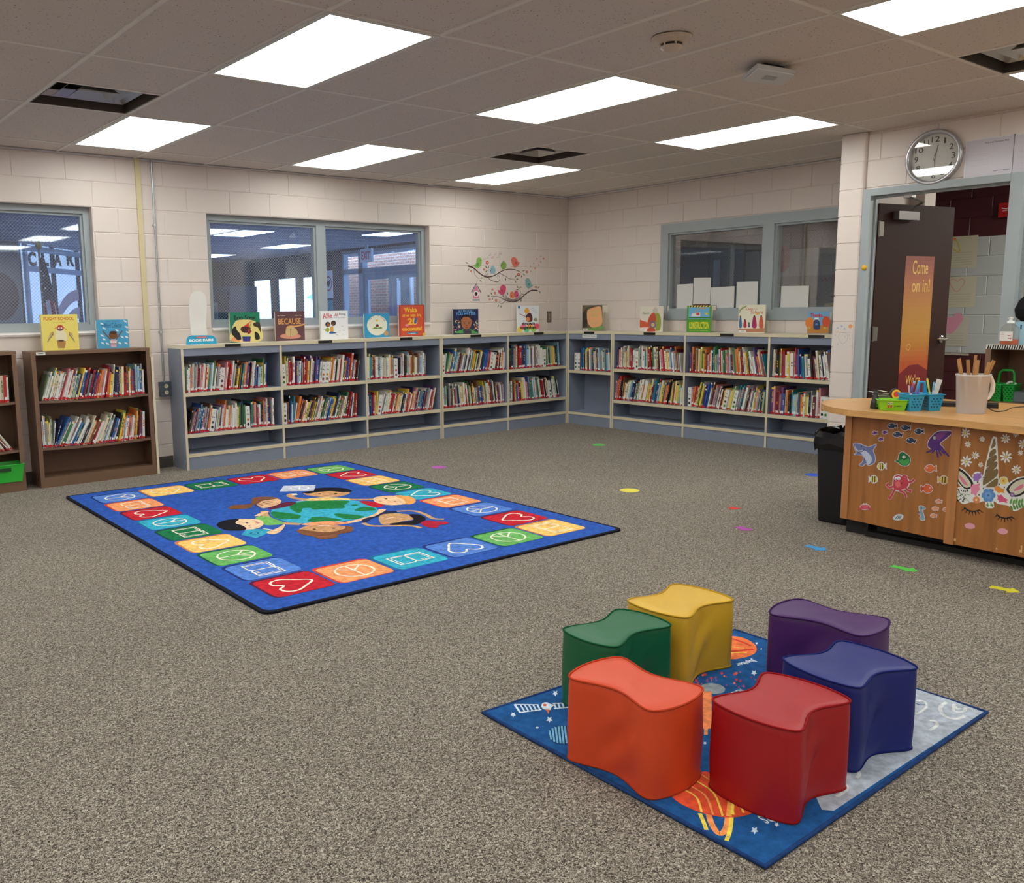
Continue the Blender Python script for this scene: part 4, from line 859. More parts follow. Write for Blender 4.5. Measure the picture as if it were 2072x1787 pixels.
for x, y, s in ((540, 503, 22), (240, 655, 20), (498, 690, 24), (1952, 358, 22), (1970, 148, 10), (2003, 187, 8), (1748, 315, 8)): st(zA, x, y*1.0, s)
a.poly(zA(ell(411, 747, 11, 7, 8)), WS)
for x, y, s in ((1175, 1040, 42), (1408, 978, 26), (1635, 875, 16), (655, 125, 20)): st(zB, x, y, s)
# station
a.line(zA([(250, 582), (290, 640), (335, 632)]), .008, WS); a.line(zA([(250, 582), (420, 585)]), .007, WS); a.line(zA([(290, 640), (440, 620)]), .007, WS)
for k in range(5): a.line(zA([(290+k*30, 584), (322+k*27, 634-k*3)]), .006, WS)
a.line(zA([(520, 575), (640, 572)]), .007, WS); a.line(zA([(530, 612), (650, 602)]), .007, WS)
for k in range(4): a.line(zA([(530+k*30, 575), (545+k*28, 610)]), .006, WS)
a.blob(zA([(440, 600), (450, 575), (480, 570), (500, 580), (530, 590), (510, 610), (505, 625), (460, 620)]), WS); a.poly(zA(ell(465, 590, 14, 9, 10)), (210, 80, 60)); a.poly(zA([(465, 620), (500, 622), (490, 655), (478, 632)]), (220, 110, 80))
# striped planet
pe = ell(590, 800, 100, 68, 24); a.poly(zA(pe), (24, 60, 110))
for k in range(9):
    x = 505+k*22; hh = 62*math.sqrt(max(0, 1-((x-590)/100)**2)); a.line(zA([(x-8, 800-hh), (x+6, 800+hh)]), .006, (120, 180, 214))
# orange planet under the yellow cushion, its name, red stars, grey planet
a.blob(zA([(1700, 110), (1800, 97), (1890, 115), (1960, 160), (1965, 210), (1900, 245), (1790, 262), (1690, 250)]), (238, 122, 70))
for q in ([(1700, 130), (1800, 118), (1930, 165)], [(1700, 205), (1800, 205), (1870, 200), (1950, 190)]): arc(zA, q, .014, (212, 62, 50))
arc(zA, [(1700, 175), (1780, 172), (1880, 185)], .012, (248, 170, 90)); arc(zA, [(1740, 225), (1830, 215), (1900, 215)], .009, (246, 200, 90))
def rtext(t, f, p0, p1, h):
    (x0, y0), (x1, y1) = f([p0, p1]); a.text(t, x0, y0, math.hypot(x1-x0, y1-y0), h, WS, rot=math.atan2(y1-y0, x1-x0), bold=.03)
rtext('Jupiter', zA, (1935, 255), (1800, 290), .034); rtext('MERCURY', zA, (1850, 470), (1730, 520), .034); rtext('MARS', zB, (1420, 830), (1190, 890), .04)
rn = random.Random(5)
for k in range(34): st(zA, rn.uniform(1500, 2000), rn.uniform(345, 460), rn.uniform(6, 14), rn.choice([(206, 60, 66), (160, 70, 110), (226, 110, 80)]))
a.poly(zA(ell(1660, 470, 88, 38, 20, rot=.1)), (140, 150, 158))
a.poly(zB([(646, -100), (684, -100), (684, 38), (646, 38)]), (240, 150, 90)); a.poly(a.px([(1410, 1400), (1440, 1400), (1440, 1475), (1410, 1475)]), (238, 140, 90))
# ringed planet between the orange and the red cushion
pl = [(620, 430), (450, 560), (300, 650), (380, 750), (600, 850), (860, 905), (1060, 890), (1170, 840), (1100, 760), (900, 600), (720, 450)]
a.line(smooth(zB([(600, 860), (640, 950), (670, 1035)]), 3, False), .011, (236, 214, 84)); a.line(smooth(zB([(690, 850), (720, 960), (790, 1070), (850, 1060), (890, 960), (905, 760)]), 4, False), .016, (246, 156, 92)); a.line(smooth(zB([(880, 1150), (925, 1000), (940, 720)]), 4, False), .011, (240, 216, 84))
a.blob(zB(pl), (222, 84, 52))
for k, (p, q_) in enumerate((((400, 600), (620, 850)), ((470, 560), (740, 880)), ((540, 510), (840, 890)), ((620, 460), (960, 880)), ((700, 480), (1060, 860)))):
    mid = ((p[0]*.45+q_[0]*.55)+40, (p[1]*.6+q_[1]*.4)-10); arc(zB, [p, mid, q_], .006, (240, 160, 90) if k % 2 else (240, 206, 90))
a.line(zB([(905, 900), (920, 740)]), .014, (240, 170, 84)); a.line(zB([(940, 880), (948, 740)]), .008, (240, 216, 84))
a.build('rug_pile', r2)
# ================================================================== FLOOR CUSHIONS
def stool(px_c, ang, L, W, h, rgb, label, seed, bulge=.028, pinch=.042):
    cx, cy = px_c; rnd = random.Random(seed); zb = R2+.0005
    def outline(grow=0):
        hw, hl = W/2, L/2; P = []
        def cor(x, y): P.append((x, y))
        n = 12
        # along +x end (convex), then the top side (concave) and so on
        for k in range(n): t = -1+2*k/n; cor(hl-bulge+bulge*(1-t*t)*1.0, hw*t)
        for k in range(n*2): t = 1-2*k/(2*n); cor((hl-bulge)*t, hw-pinch*(1+math.cos(PI*t))/2)
        for k in range(n): t = 1-2*k/n; cor(-hl+bulge-bulge*(1-t*t), hw*t)
        for k in range(n*2): t = -1+2*k/(2*n); cor((hl-bulge)*t, -hw+pinch*(1+math.cos(PI*t))/2)
        # round the corners
        for _ in range(3): P = [((P[i-1][0]+2*P[i][0]+P[(i+1) % len(P)][0])/4, (P[i-1][1]+2*P[i][1]+P[(i+1) % len(P)][1])/4) for i in range(len(P))]
        return P
    P = outline(); N = len(P); c, s = math.cos(ang), math.sin(ang)
    def Wd(x, y, z): return V((cx+x*c-y*s, cy+x*s+y*c, zb+z))
    m = MB(); mt = M(rgb, 'vinyl'); rows = 22; vs = []
    nr = []
    for i in range(N):
        ax, ay = P[i-1]; bx_, by = P[(i+1) % N]; d = math.hypot(bx_-ax, by-ay); nr.append(((by-ay)/d, -(bx_-ax)/d))
    ph = [rnd.uniform(0, 6) for _ in range(6)]
    for r in range(rows+1):
        f = r/rows; z_ = h*f
        for i in range(N):
            x, y = P[i]; t = x/(L/2); side = abs(y) < W/2-.01 and abs(x) < L/2-bulge*1.2
            e = .0035*math.sin(PI*f)                                    # cloth bellies a little
            k1 = math.exp(-((t-.15)/.45)**2) if side else 0
            # soft folds radiating from the concave middle of each long side
            sg = 1 if y > 0 else -1
            fold = .0065*k1*math.sin(9*(t*.9+sg*f*1.1)+ph[0 if sg > 0 else 1])*math.sin(PI*min(1, f*1.15))**.7
            e += fold+.0022*math.sin(5*f+3*t+ph[2])*(1 if side else .5)*math.sin(PI*f)
            if f < .08: e += .002*(1-f/.08)
            if f > .96: e -= .003*(f-.96)/.04
            vs.append(Wd(x+nr[i][0]*e, y+nr[i][1]*e, z_))
    m.add(vs, [(r*N+i, r*N+(i+1) % N, (r+1)*N+(i+1) % N, (r+1)*N+i) for r in range(rows) for i in range(N)], mt, True)
    m.add(vs[:N], [tuple(range(N))[::-1]], mt)
    m.build('cover_side', o := thing('floor_cushion', (cx, cy, zb), label, 'cushion seat', 'bow tie shaped vinyl floor cushions in a ring'))
    m = MB(); vs = []; rr = 9
    for r in range(rr+1):
        f = 1-r/rr
        for i in range(N):
            x, y = P[i]; d = 1-f; z_ = h+.001+.005*(1-f**4)+.0012*math.sin(14*x*f/L+ph[3])*math.sin(11*y*f/W+ph[4])*(1-f**2)
            if r == 0: x, y = x+nr[i][0]*-.002, y+nr[i][1]*-.002
            vs.append(Wd(x*f, y*f, z_ if r else h-.002))
    fs = [(r*N+i, r*N+(i+1) % N, (r+1)*N+(i+1) % N, (r+1)*N+i) for r in range(rr-1) for i in range(N)]+[((rr-1)*N+i, (rr-1)*N+(i+1) % N, rr*N) for i in range(N)]
    m.add(vs, fs, mt, True); m.build('cover_top', o)
    dk = tuple(int(v*.86) for v in rgb)
    MB().tube([Wd(P[i][0]+nr[i][0]*.0005, P[i][1]+nr[i][1]*.0005, h-.001) for i in range(0, N)], .0032, M(dk, 'fabric'), 8, closed=True).build('top_piping', o)
    MB().tube([Wd(P[i][0]+nr[i][0]*.001, P[i][1]+nr[i][1]*.001, .004) for i in range(0, N)], .0032, M(dk, 'fabric'), 8, closed=True).build('bottom_piping', o)
    return o
CUS = dict(orange=([(1146, 1366), (1250, 1325), (1424, 1392), (1328, 1437)], (206, 68, 30), 'orange'), yellow=([(1373, 1180), (1482, 1209), (1385.6, 1251), (1267, 1211.5)], (206, 162, 38), 'yellow'),
    green=([(1254, 1231), (1362.5, 1260), (1244, 1306.7), (1133.5, 1273)], (6, 90, 52), 'green'), red=([(1557, 1357.7), (1722, 1412), (1612.6, 1478), (1436, 1415)], (158, 14, 22), 'red'),
    blue=([(1713, 1292.5), (1853, 1348), (1733, 1390), (1579, 1331)], (18, 32, 108), 'dark blue'), purple=([(1555, 1240), (1612.7, 1208), (1800, 1252.7), (1750, 1285)], (68, 28, 92), 'purple'))
wh = dict(orange='front left of the ring on the space rug', yellow='at the back of the ring beside the green one', green='behind the orange one, half on the carpet', red='front right of the ring on the space rug', blue='on the grey moon print behind the red one', purple='at the far right behind the dark blue one')
for q, (k, (pts, rgb, nm)) in enumerate(CUS.items()):
    w4 = [onZ(u, v, .275) for u, v in pts]; m1, m2 = (w4[0]+w4[1])/2, (w4[2]+w4[3])/2; cc = (m1+m2)/2; d = m2-m1
    Lq = d.length; Wq = ((w4[0]-w4[1]).length+(w4[2]-w4[3]).length)/2
    stool((cc.x, cc.y), math.atan2(d.y, d.x), Lq+.048, Wq+.018, .262, rgb, '%s bow tie shaped cushion seat %s' % (nm, wh[k]), 10+q)
# ================================================================== FLOOR MARKERS
for (u, v, r, rgb, lb) in ((888, 945.5, .063, (186, 86, 186), 'round purple floor spot right of the blue rug'), (1212, 900.5, .066, (92, 196, 92), 'round green floor spot near the corner bookcase'), (1274, 992.5, .072, (228, 214, 74), 'round yellow floor spot right of the blue rug'), (1647, 961, .07, (48, 90, 200), 'round blue floor spot beside the waste bin')):
    p = onZ(u, v, .001); m = MB(); m.prism(ell(p.x, p.y, r, r, 28), .0006, .002, M(rgb, 'plastic', .6)); tag(m.build('floor_spot'), lb, 'floor marker', 'coloured vinyl spots on the carpet')
def arrow(p0, p1, wd, rgb, lb):
    A_, B_ = onZ(*p0, .001), onZ(*p1, .001); d = (B_-A_); L = d.length; d.normalize(); n = V((-d.y, d.x, 0)); P = [A_+n*wd/2, A_+d*(L*.62)+n*wd/2, A_+d*(L*.62)+n*wd*1.15, B_, A_+d*(L*.62)-n*wd*1.15, A_+d*(L*.62)-n*wd/2, A_-n*wd/2]
    m = MB(); m.prism([(p.x, p.y) for p in P], .0006, .002, M(rgb, 'plastic', .6)); tag(m.build('floor_arrow'), lb, 'floor marker', 'coloured arrow stickers on the carpet')
arrow((1478, 1026), (1492, 1031), .05, (220, 60, 50), 'small red arrow sticker on the carpet, farthest of the row'); arrow((1494, 1066), (1518, 1074), .05, (176, 70, 170), 'small purple arrow sticker on the carpet')
arrow((1631, 1104), (1673, 1114), .045, (50, 150, 214), 'light blue arrow sticker before the desk'); arrow((1804, 1145), (1858, 1157), .045, (92, 206, 80), 'green arrow sticker before the desk'); arrow((2004, 1187), (2065, 1199), .045, (222, 214, 50), 'yellow arrow sticker at the right edge')
# ================================================================== DISPLAY BOOKS ON TOP OF THE BOOKCASES
Z1 = (360, 580, 7.969); Z2 = (620, 600, 7.969); Z3 = (900, 480, 7.4); Z5 = (1130, 600, 5.92); Z6 = (1380, 600, 5.257); Z0 = (0, 380, 5.18)
def display(side, x0, x1, yt, yb, cover, label, draw, ztop=TOP, edge=None, ang=24):
    xm = (x0+x1)/2; e = .0005
    if side == 'L':
        d = onZ(xm, yb, ztop).y; d = min(max(d, -.25), -.13); s0 = onY(x0, yb, d).x; s1 = onY(x1, yb, d).x; h = onY(xm, yt, d).z-ztop; o = V((s0, d, ztop+e)); ux = V((1, 0, 0)); n = V((0, -1, 0))
    else:
        d = onZ(xm, yb, ztop).x; d = min(max(d, -.25), -.13); s0 = onX(x0, yb, d).y; s1 = onX(x1, yb, d).y; h = onX(xm, yt, d).z-ztop; o = V((d, s0, ztop+e)); ux = V((0, -1, 0)); n = V((-1, 0, 0))
    w = abs(s1-s0); up = V((0, 0, 1)); t = thing('display_book', o+ux*(w/2)-n*.02, label, 'book', 'picture books standing face out on the bookcases')
    def leaf(a, r0, r1, mat, nm, ins=0):
        ca, sa = math.cos(a), math.sin(a); A = ux*ca-n*sa; D = -n*ca-ux*sa; O = o+A*.0+D*r0+up*ins; L = w-ins
        B = D*(r1-r0); A2 = A*L
        if A2.cross(B).z < 0: O = O+A2; A2 = -A2
        return MB().obox(O, A2, B, up*(h-2*ins), mat)
    ra = math.radians(ang); sp = M(edge or cover, 'print')
    leaf(0, 0, .0028, sp, 'f').build('front_cover', t)
    c1 = leaf(0, .0028, .0085, PAGE, 'p', .004); c1.build('page_block', t)
    # the back half folds away behind, hinged at the spine on the left
    c = leaf(ra, .012, .0148, sp, 'b'); c.build('back_cover', t); leaf(ra, .0088, .012, PAGE, 'q', .004).build('page_block', t)
    a = Art(o+n*.0002, ux, up, n, .00025); a.w, a.h = w, h; a.poly([(0, 0), (w, 0), (w, h), (0, h)], cover); draw(a); a.build('cover_print', t); return t
def F(a, pts): return [(x*a.w, y*a.h) for x, y in pts]
def T(a, s, x, y, w_, h_, c, **k): a.text(s, x*a.w, y*a.h, w_*a.w, h_*a.h, c, **k)
def zz(a, Z): return lambda pts: a.px(pts, *Z)
def d_flight(a):
    T(a, 'FLIGHT SCHOOL', .08, .84, .82, .09, (206, 92, 40), bold=.02); T(a, 'by LITA JUDGE', .32, .76, .34, .03, (190, 150, 60)); z = zz(a, Z0)
    a.poly(z([(595, 1600), (690, 1605), (682, 1682), (610, 1682)]), (176, 132, 78)); a.blob(z([(585, 1590), (580, 1530), (600, 1485), (650, 1480), (690, 1530), (700, 1590), (650, 1610)]), (232, 224, 190)); a.poly(z(ell(640, 1603, 34, 9, 10)), (80, 60, 50))
    for s_, sg in ((560, -1), (720, 1)):
        for k in range(5): a.line(z([(s_, 1510+k*6), (s_+sg*(40+k*6), 1530+k*22)]), .0035, [(190, 120, 90), (120, 90, 90), (210, 170, 150), (150, 110, 70), (90, 100, 120)][k])
    a.poly(z(ell(630, 1470, 38, 32, 12)), (190, 60, 46)); a.poly(z(ell(630, 1485, 26, 14, 10)), (90, 70, 70)); a.line(z([(560, 1480), (598, 1462)]), .003, (190, 60, 46)); a.line(z([(665, 1462), (700, 1490)]), .003, (190, 60, 46))
    for x in (617, 643): a.poly(z(ell(x, 1470, 9, 10, 8)), (236, 230, 220))
def d_word(a):
    T(a, 'PETER H. REYNOLDS', .3, .93, .42, .035, (90, 80, 130)); T(a, 'the', .14, .78, .09, .06, (20, 60, 90)); T(a, 'Word Collector', .24, .72, .56, .17, (16, 70, 110), shear=.1); z = zz(a, Z0)
    rn = random.Random(4)
    for x, y in ((1065, 1425), (1090, 1475), (1310, 1400), (1325, 1460), (1335, 1515), (1070, 1550), (1090, 1590), (1280, 1565), (1325, 1565), (1075, 1630), (1125, 1635), (1255, 1630), (1320, 1630), (1225, 1495)): a.poly(z([(x-18, y-14), (x+12, y-6), (x+20, y+12), (x-8, y+6)]), (222, 232, 234))
    a.poly(z([(1150, 1590), (1225, 1590), (1220, 1670), (1165, 1670)]), (222, 222, 222))
    for k in range(5): a.line(z([(1155, 1600+k*15), (1222, 1600+k*15)]), .004, (196, 50, 60))
    a.line(z([(1160, 1595), (1075, 1500)]), .009, (120, 70, 60)); a.line(z([(1215, 1592), (1280, 1498)]), .009, (120, 70, 60)); a.poly(z(ell(1185, 1545, 46, 42, 14)), (120, 76, 44)); a.poly(z(ell(1185, 1517, 40, 16, 12)), (70, 44, 30))
def d_boo(a):
    z = zz(a, Z1); a.blob(z([(930, 560), (1060, 530), (1200, 545), (1330, 640), (1335, 880), (870, 880), (860, 720)]), (226, 206, 130)); a.poly(z([(862, 840), (940, 780), (1010, 820), (1000, 884), (862, 886)]), (226, 150, 110)); T(a, 'Boo Stew', .14, .75, .72, .15, (20, 24, 30), bold=.02)
    a.blob(z([(870, 690), (930, 640), (950, 700), (1000, 760), (1020, 850), (960, 860), (900, 800), (865, 760)]), (30, 34, 32)); a.blob(z([(1210, 600), (1250, 575), (1320, 590), (1335, 740), (1290, 660), (1230, 640)]), (60, 46, 36)); a.blob(z([(1240, 730), (1300, 760), (1320, 840), (1250, 850)]), (34, 28, 26))
    a.blob(z([(1010, 700), (1030, 650), (1100, 640), (1170, 660), (1150, 730), (1070, 745)]), (70, 30, 34)); a.poly(z([(1050, 650), (1110, 600), (1205, 540), (1140, 600), (1150, 660), (1100, 640)]), (214, 58, 40)); a.poly(z([(1120, 700), (1160, 680), (1190, 720), (1150, 770), (1120, 760)]), (150, 40, 50)); a.line(z([(1185, 570), (1130, 720)]), .006, (120, 130, 50))
    a.poly(z(ell(1105, 800, 70, 18, 14)), (190, 206, 120)); a.poly(z([(1035, 805), (1175, 805), (1165, 884), (1050, 884)]), (52, 52, 130))
def d_because(a):
    z = zz(a, Z1); a.poly(z(ell(1815, 800, 170, 42, 20)), (206, 140, 120)); a.blob(z([(1740, 700), (1760, 640), (1830, 640), (1900, 680), (1930, 760), (1820, 800), (1740, 770)]), (196, 170, 120)); a.line(smooth(z([(1745, 690), (1800, 640), (1900, 640), (2045, 605)]), 4, False), .014, (222, 160, 96)); a.line(z([(1818, 690), (1818, 820)]), .006, (120, 40, 40)); a.poly(z(ell(1818, 690, 8, 10, 8)), (50, 40, 40))
    T(a, 'Mo Willems', .08, .84, .26, .04, (220, 200, 190)); T(a, 'Amber Ren', .66, .84, .26, .04, (220, 200, 190)); T(a, 'BECAUSE', .1, .56, .78, .2, (230, 164, 90), bold=.01)
def d_allie(a):
    z = zz(a, Z2); T(a, 'Allie', .08, .72, .34, .18, (196, 40, 44), bold=.015, rot=.08); T(a, 'All', .5, .8, .12, .1, (186, 44, 46)); T(a, 'Along', .66, .82, .26, .1, (60, 60, 66)); T(a, 'Sarah Lynne Reul', .46, .73, .44, .04, (120, 120, 130))
    a.blob(z([(310, 520), (350, 500), (370, 530), (355, 570), (305, 555)]), (150, 170, 60)); a.blob(z([(385, 500), (420, 480), (435, 520), (430, 570), (385, 565)]), (226, 160, 60)); a.blob(z([(365, 590), (400, 565), (470, 580), (485, 592), (400, 600)]), (40, 90, 150)); a.poly(z(ell(345, 450, 42, 42, 14)), (56, 34, 28)); a.poly(z(ell(352, 460, 30, 28, 12)), (146, 90, 62)); a.poly(z(ell(435, 430, 40, 44, 14)), (60, 38, 28)); a.poly(z(ell(430, 440, 28, 28, 12)), (110, 72, 52)); a.line(z([(345, 560), (340, 590)]), .003, (90, 60, 50)); a.line(z([(275, 530), (310, 545)]), .003, (90, 60, 50))
    for x, y in ((578, 480), (530, 548), (602, 545), (588, 608), (495, 620)): a.line(z([(x-18, y-4), (x+18, y+4)]), .0025, (60, 60, 60))
def d_house(a):
    z = zz(a, Z2); a.poly(z(ell(1140, 465, 163, 163, 30)), (228, 226, 208)); a.line(z(ell(1140, 465, 100, 95, 24)), .0012, (190, 190, 150), closed=True)
    w_ = 'THE LITTLE HOUSE'
    c0 = a.px([(1140, 465)], *Z2)[0]; R = (a.px([(1303, 465)], *Z2)[0][0]-c0[0])*.78
    for i, ch in enumerate(w_):
        if ch == ' ': continue
        an = math.radians(150-i*8); p = (c0[0]+R*math.cos(an), c0[1]+R*math.sin(an)); a.text(ch, p[0]-.005*math.sin(an), p[1]-.004, .009 if ch != 'I' else .003, .015, (60, 60, 56), rot=an-PI/2)
    a.blob(z([(1070, 520), (1110, 490), (1150, 505), (1200, 490), (1215, 515)]), (110, 150, 60)); a.poly(z([(1120, 490), (1120, 460), (1142, 445), (1165, 460), (1165, 490)]), (120, 50, 50)); a.poly(z([(1112, 465), (1142, 440), (1172, 465)]), (60, 40, 40)); a.poly(z(ell(1138, 388, 18, 18, 12)), (236, 190, 70)); a.poly(z(ell(1286, 592, 38, 40, 16)), (196, 150, 96))
def d_wake(a):
    z = zz(a, Z2); a.poly(F(a, [(.06, .03), (.95, .03), (.95, .97), (.06, .97)]), (208, 84, 56)); Y_ = (242, 186, 60)
    T(a, 'Wake', .2, .76, .5, .16, Y_, bold=.04); T(a, 'me up in', .14, .6, .7, .12, Y_, bold=.03); T(a, '20', .32, .36, .4, .22, Y_, bold=.04); T(a, 'coconuts!', .12, .17, .76, .14, Y_, bold=.04)
    a.blob(z([(1590, 465), (1620, 440), (1650, 465), (1620, 485)]), (232, 140, 160)); a.poly(z([(1745, 345), (1785, 340), (1770, 440), (1735, 435)]), (50, 100, 180)); a.poly(rrect(*(a.px([(1620, 610)], *Z2)[0]), *(a.px([(1798, 568)], *Z2)[0]), .004), (60, 120, 160)); a.poly(z([(1880, 590), (1918, 580), (1918, 628), (1880, 628)]), (206, 190, 60)); a.line(z([(1650, 595), (1760, 592)]), .004, (230, 236, 240))
    rn = random.Random(3)
    for k in range(18): x, y = rn.uniform(.1, .9), rn.uniform(.08, .94); a.poly(ell(x*a.w, y*a.h, .004, .004, 6), rn.choice([(120, 50, 40), (236, 120, 90), (90, 40, 40)]))
def d_matter(a):
    z = zz(a, Z3); T(a, 'ALL BECAUSE', .2, .88, .56, .08, (120, 170, 210), bold=.02); T(a, 'YOU MATTER', .1, .76, .8, .11, (96, 160, 226), bold=.03); rn = random.Random(2)
    for k in range(70):
        x = rn.choice([rn.uniform(.0, .28), rn.uniform(.74, 1)]); y = rn.uniform(.1, .55); a.poly(ell(x*a.w, y*a.h, .007, .007, 6), rn.choice([(200, 90, 60), (226, 160, 70), (80, 140, 120), (230, 214, 190), (150, 60, 80), (60, 90, 60)]))
    a.blob(z([(160, 1435), (240, 1390), (320, 1370), (400, 1385), (500, 1432), (495, 1440)]), (70, 150, 76)); a.blob(z([(280, 1437), (290, 1370), (360, 1370), (400, 1437)]), (60, 56, 66)); a.blob(z([(245, 1260), (255, 1200), (320, 1165), (385, 1200), (400, 1270), (380, 1350), (320, 1380), (262, 1345)]), (166, 104, 68)); a.blob(z([(240, 1240), (250, 1190), (320, 1155), (392, 1190), (402, 1240), (370, 1205), (320, 1195), (270, 1205)]), (36, 28, 34))
    for x in (290, 360): a.poly(z(ell(x, 1285, 16, 8, 8)), (30, 22, 24)); a.line(z([(x-24, 1262), (x+24, 1258)]), .002, (50, 30, 28))
    a.poly(z(ell(325, 1322, 15, 8, 8)), (120, 66, 46)); a.poly(z(ell(325, 1352, 26, 7, 8)), (140, 60, 56))
def d_drawn(a):
    z = zz(a, Z3); rn = random.Random(8)
    for k, c in enumerate([(236, 214, 90), (240, 120, 150), (90, 190, 130), (246, 160, 90), (150, 206, 90), (230, 90, 120)]): a.blob(F(a, ell(.1+.16*k, .1+.1*(k % 2), .13, .12, 8)), c)
    a.poly(F(a, [(0, .9), (.1, .9), (.1, 1), (0, 1)]), (50, 120, 190)); a.blob(z([(1190, 1110), (1215, 1065), (1250, 1070), (1265, 1110), (1225, 1150)]), (236, 170, 70)); a.blob(z([(1215, 1180), (1270, 1130), (1310, 1180), (1305, 1260), (1230, 1260)]), (84, 36, 50)); a.blob(z([(1215, 1220), (1250, 1195), (1275, 1230), (1235, 1270)]), (226, 140, 60)); a.line(z([(1120, 1150), (1215, 1190)]), .006, (150, 50, 50)); a.line(z([(1280, 1080), (1390, 1140)]), .002, (60, 60, 90)); a.line(z([(1300, 1060), (1380, 1110)]), .0015, (60, 60, 90)); a.poly(z(ell(1360, 1235, 28, 26, 12)), (150, 146, 110))
    T(a, 'drawn', .18, .26, .62, .13, (24, 24, 26), bold=.03); T(a, 'together', .1, .08, .78, .14, (24, 24, 26), bold=.03)
def d_tree(a):
    z = zz(a, Z5); a.blob(z([(345, 180), (400, 140), (500, 120), (520, 200), (515, 340), (400, 370), (350, 300)]), (236, 176, 124)); a.poly(z([(290, 190), (340, 160), (345, 360), (295, 375)]), (60, 50, 46)); a.line(smooth(z([(300, 200), (350, 140), (480, 110), (520, 130)]), 4, False), .01, (70, 60, 50)); a.blob(z([(350, 380), (440, 370), (525, 350), (525, 400), (350, 400)]), (120, 160, 90)); T(a, 'TALES', .42, .7, .42, .09, (214, 196, 120), bold=.03); T(a, 'TAPER', .42, .55, .4, .09, (206, 190, 110), bold=.03); T(a, 'ALSO BY', .46, .28, .3, .05, (190, 180, 140)); a.poly(F(a, [(.04, .02), (.3, .02), (.3, .09), (.04, .09)]), (226, 222, 214)); T(a, 'mm', .1, .04, .14, .02, (40, 40, 40))
def d_pair(a):
    z = zz(a, Z5); a.poly(z([(975, 280), (1100, 320), (1090, 370), (975, 370)]), (206, 92, 60)); a.blob(z([(1070, 290), (1110, 210), (1160, 195), (1175, 290), (1120, 380), (1080, 340)]), (200, 84, 60)); a.blob(z([(1160, 200), (1210, 210), (1230, 300), (1215, 400), (1165, 400), (1170, 260)]), (150, 160, 70)); a.blob(z([(1130, 160), (1160, 125), (1190, 150), (1180, 200), (1145, 200)]), (206, 196, 180)); a.blob(z([(1090, 350), (1110, 300), (1150, 300), (1170, 350), (1130, 395)]), (120, 116, 126)); a.poly(z(ell(1132, 340, 22, 24, 10)), (214, 170, 140)); a.blob(z([(1060, 415), (1090, 370), (1150, 385), (1160, 415)]), (200, 80, 56)); T(a, 'Peoch', .1, .68, .3, .1, (120, 130, 96), shear=.3); a.poly(F(a, [(.03, .02), (.28, .02), (.28, .1), (.03, .1)]), (230, 228, 222)); T(a, 'mm', .1, .05, .12, .02, (40, 40, 40))
def d_constr(a):
    z = zz(a, Z5); a.poly(F(a, [(.07, .5), (.93, .5), (.93, .95), (.07, .95)]), (112, 180, 220)); a.poly(F(a, [(.08, .94), (.95, .94), (.95, 1), (.08, 1)]), (232, 206, 60))
    for k in range(7): a.poly(F(a, [(.1+k*.12, .94), (.15+k*.12, .94), (.19+k*.12, 1), (.14+k*.12, 1)]), (24, 24, 24))
    a.poly(z([(1590, 240), (1600, 205), (1700, 190), (1700, 240)]), (226, 226, 220)); a.line(z([(1640, 190), (1690, 140), (1760, 145)]), .007, (226, 150, 60)); a.poly(z([(1650, 200), (1690, 195), (1690, 225), (1655, 225)]), (206, 70, 50)); a.poly(z([(1560, 245), (1820, 245), (1820, 262), (1560, 262)]), (70, 130, 60)); a.blob(z([(1740, 200), (1790, 195), (1780, 225)]), (220, 200, 90)); T(a, 'CONSTRUCTION', .1, .12, .82, .27, (236, 220, 50), bold=.03); T(a, 'SALLY SUTTON  ILLUSTRATED', .12, .05, .76, .03, (230, 220, 120))
def d_deer(a):
    z = zz(a, Z6); a.line(smooth(z([(605, 150), (640, 130), (690, 100)]), 3, False), .012, (150, 170, 90)); a.line(smooth(z([(605, 180), (630, 140), (650, 110)]), 3, False), .008, (130, 156, 80)); T(a, 'Deep', .28, .78, .27, .12, (206, 120, 90), shear=.2); T(a, 'in the', .6, .83, .12, .04, (190, 130, 110)); T(a, 'Sahara', .45, .68, .46, .12, (206, 120, 90), shear=.2)
    for x, y0, c, w_ in ((622, 205, (60, 110, 160), 15), (670, 240, (176, 40, 60), 17), (713, 275, (110, 90, 140), 12), (770, 200, (172, 40, 100), 24), (843, 200, (206, 96, 70), 24)): a.blob(z([(x-w_*.5, y0+15), (x+w_*.5, y0+15), (x+w_, 325), (x-w_, 325)]), c); a.poly(z(ell(x, y0+8, 8, 10, 8)), (90, 56, 44))
    a.poly(z(ell(800, 188, 20, 8, 10)), (226, 190, 80)); a.poly(z([(600, 345), (880, 335), (878, 380), (598, 380)]), (190, 130, 96)); a.poly(F(a, [(.03, .02), (.32, .02), (.32, .1), (.03, .1)]), (232, 230, 226)); T(a, 'mm', .12, .05, .13, .02, (40, 40, 40))
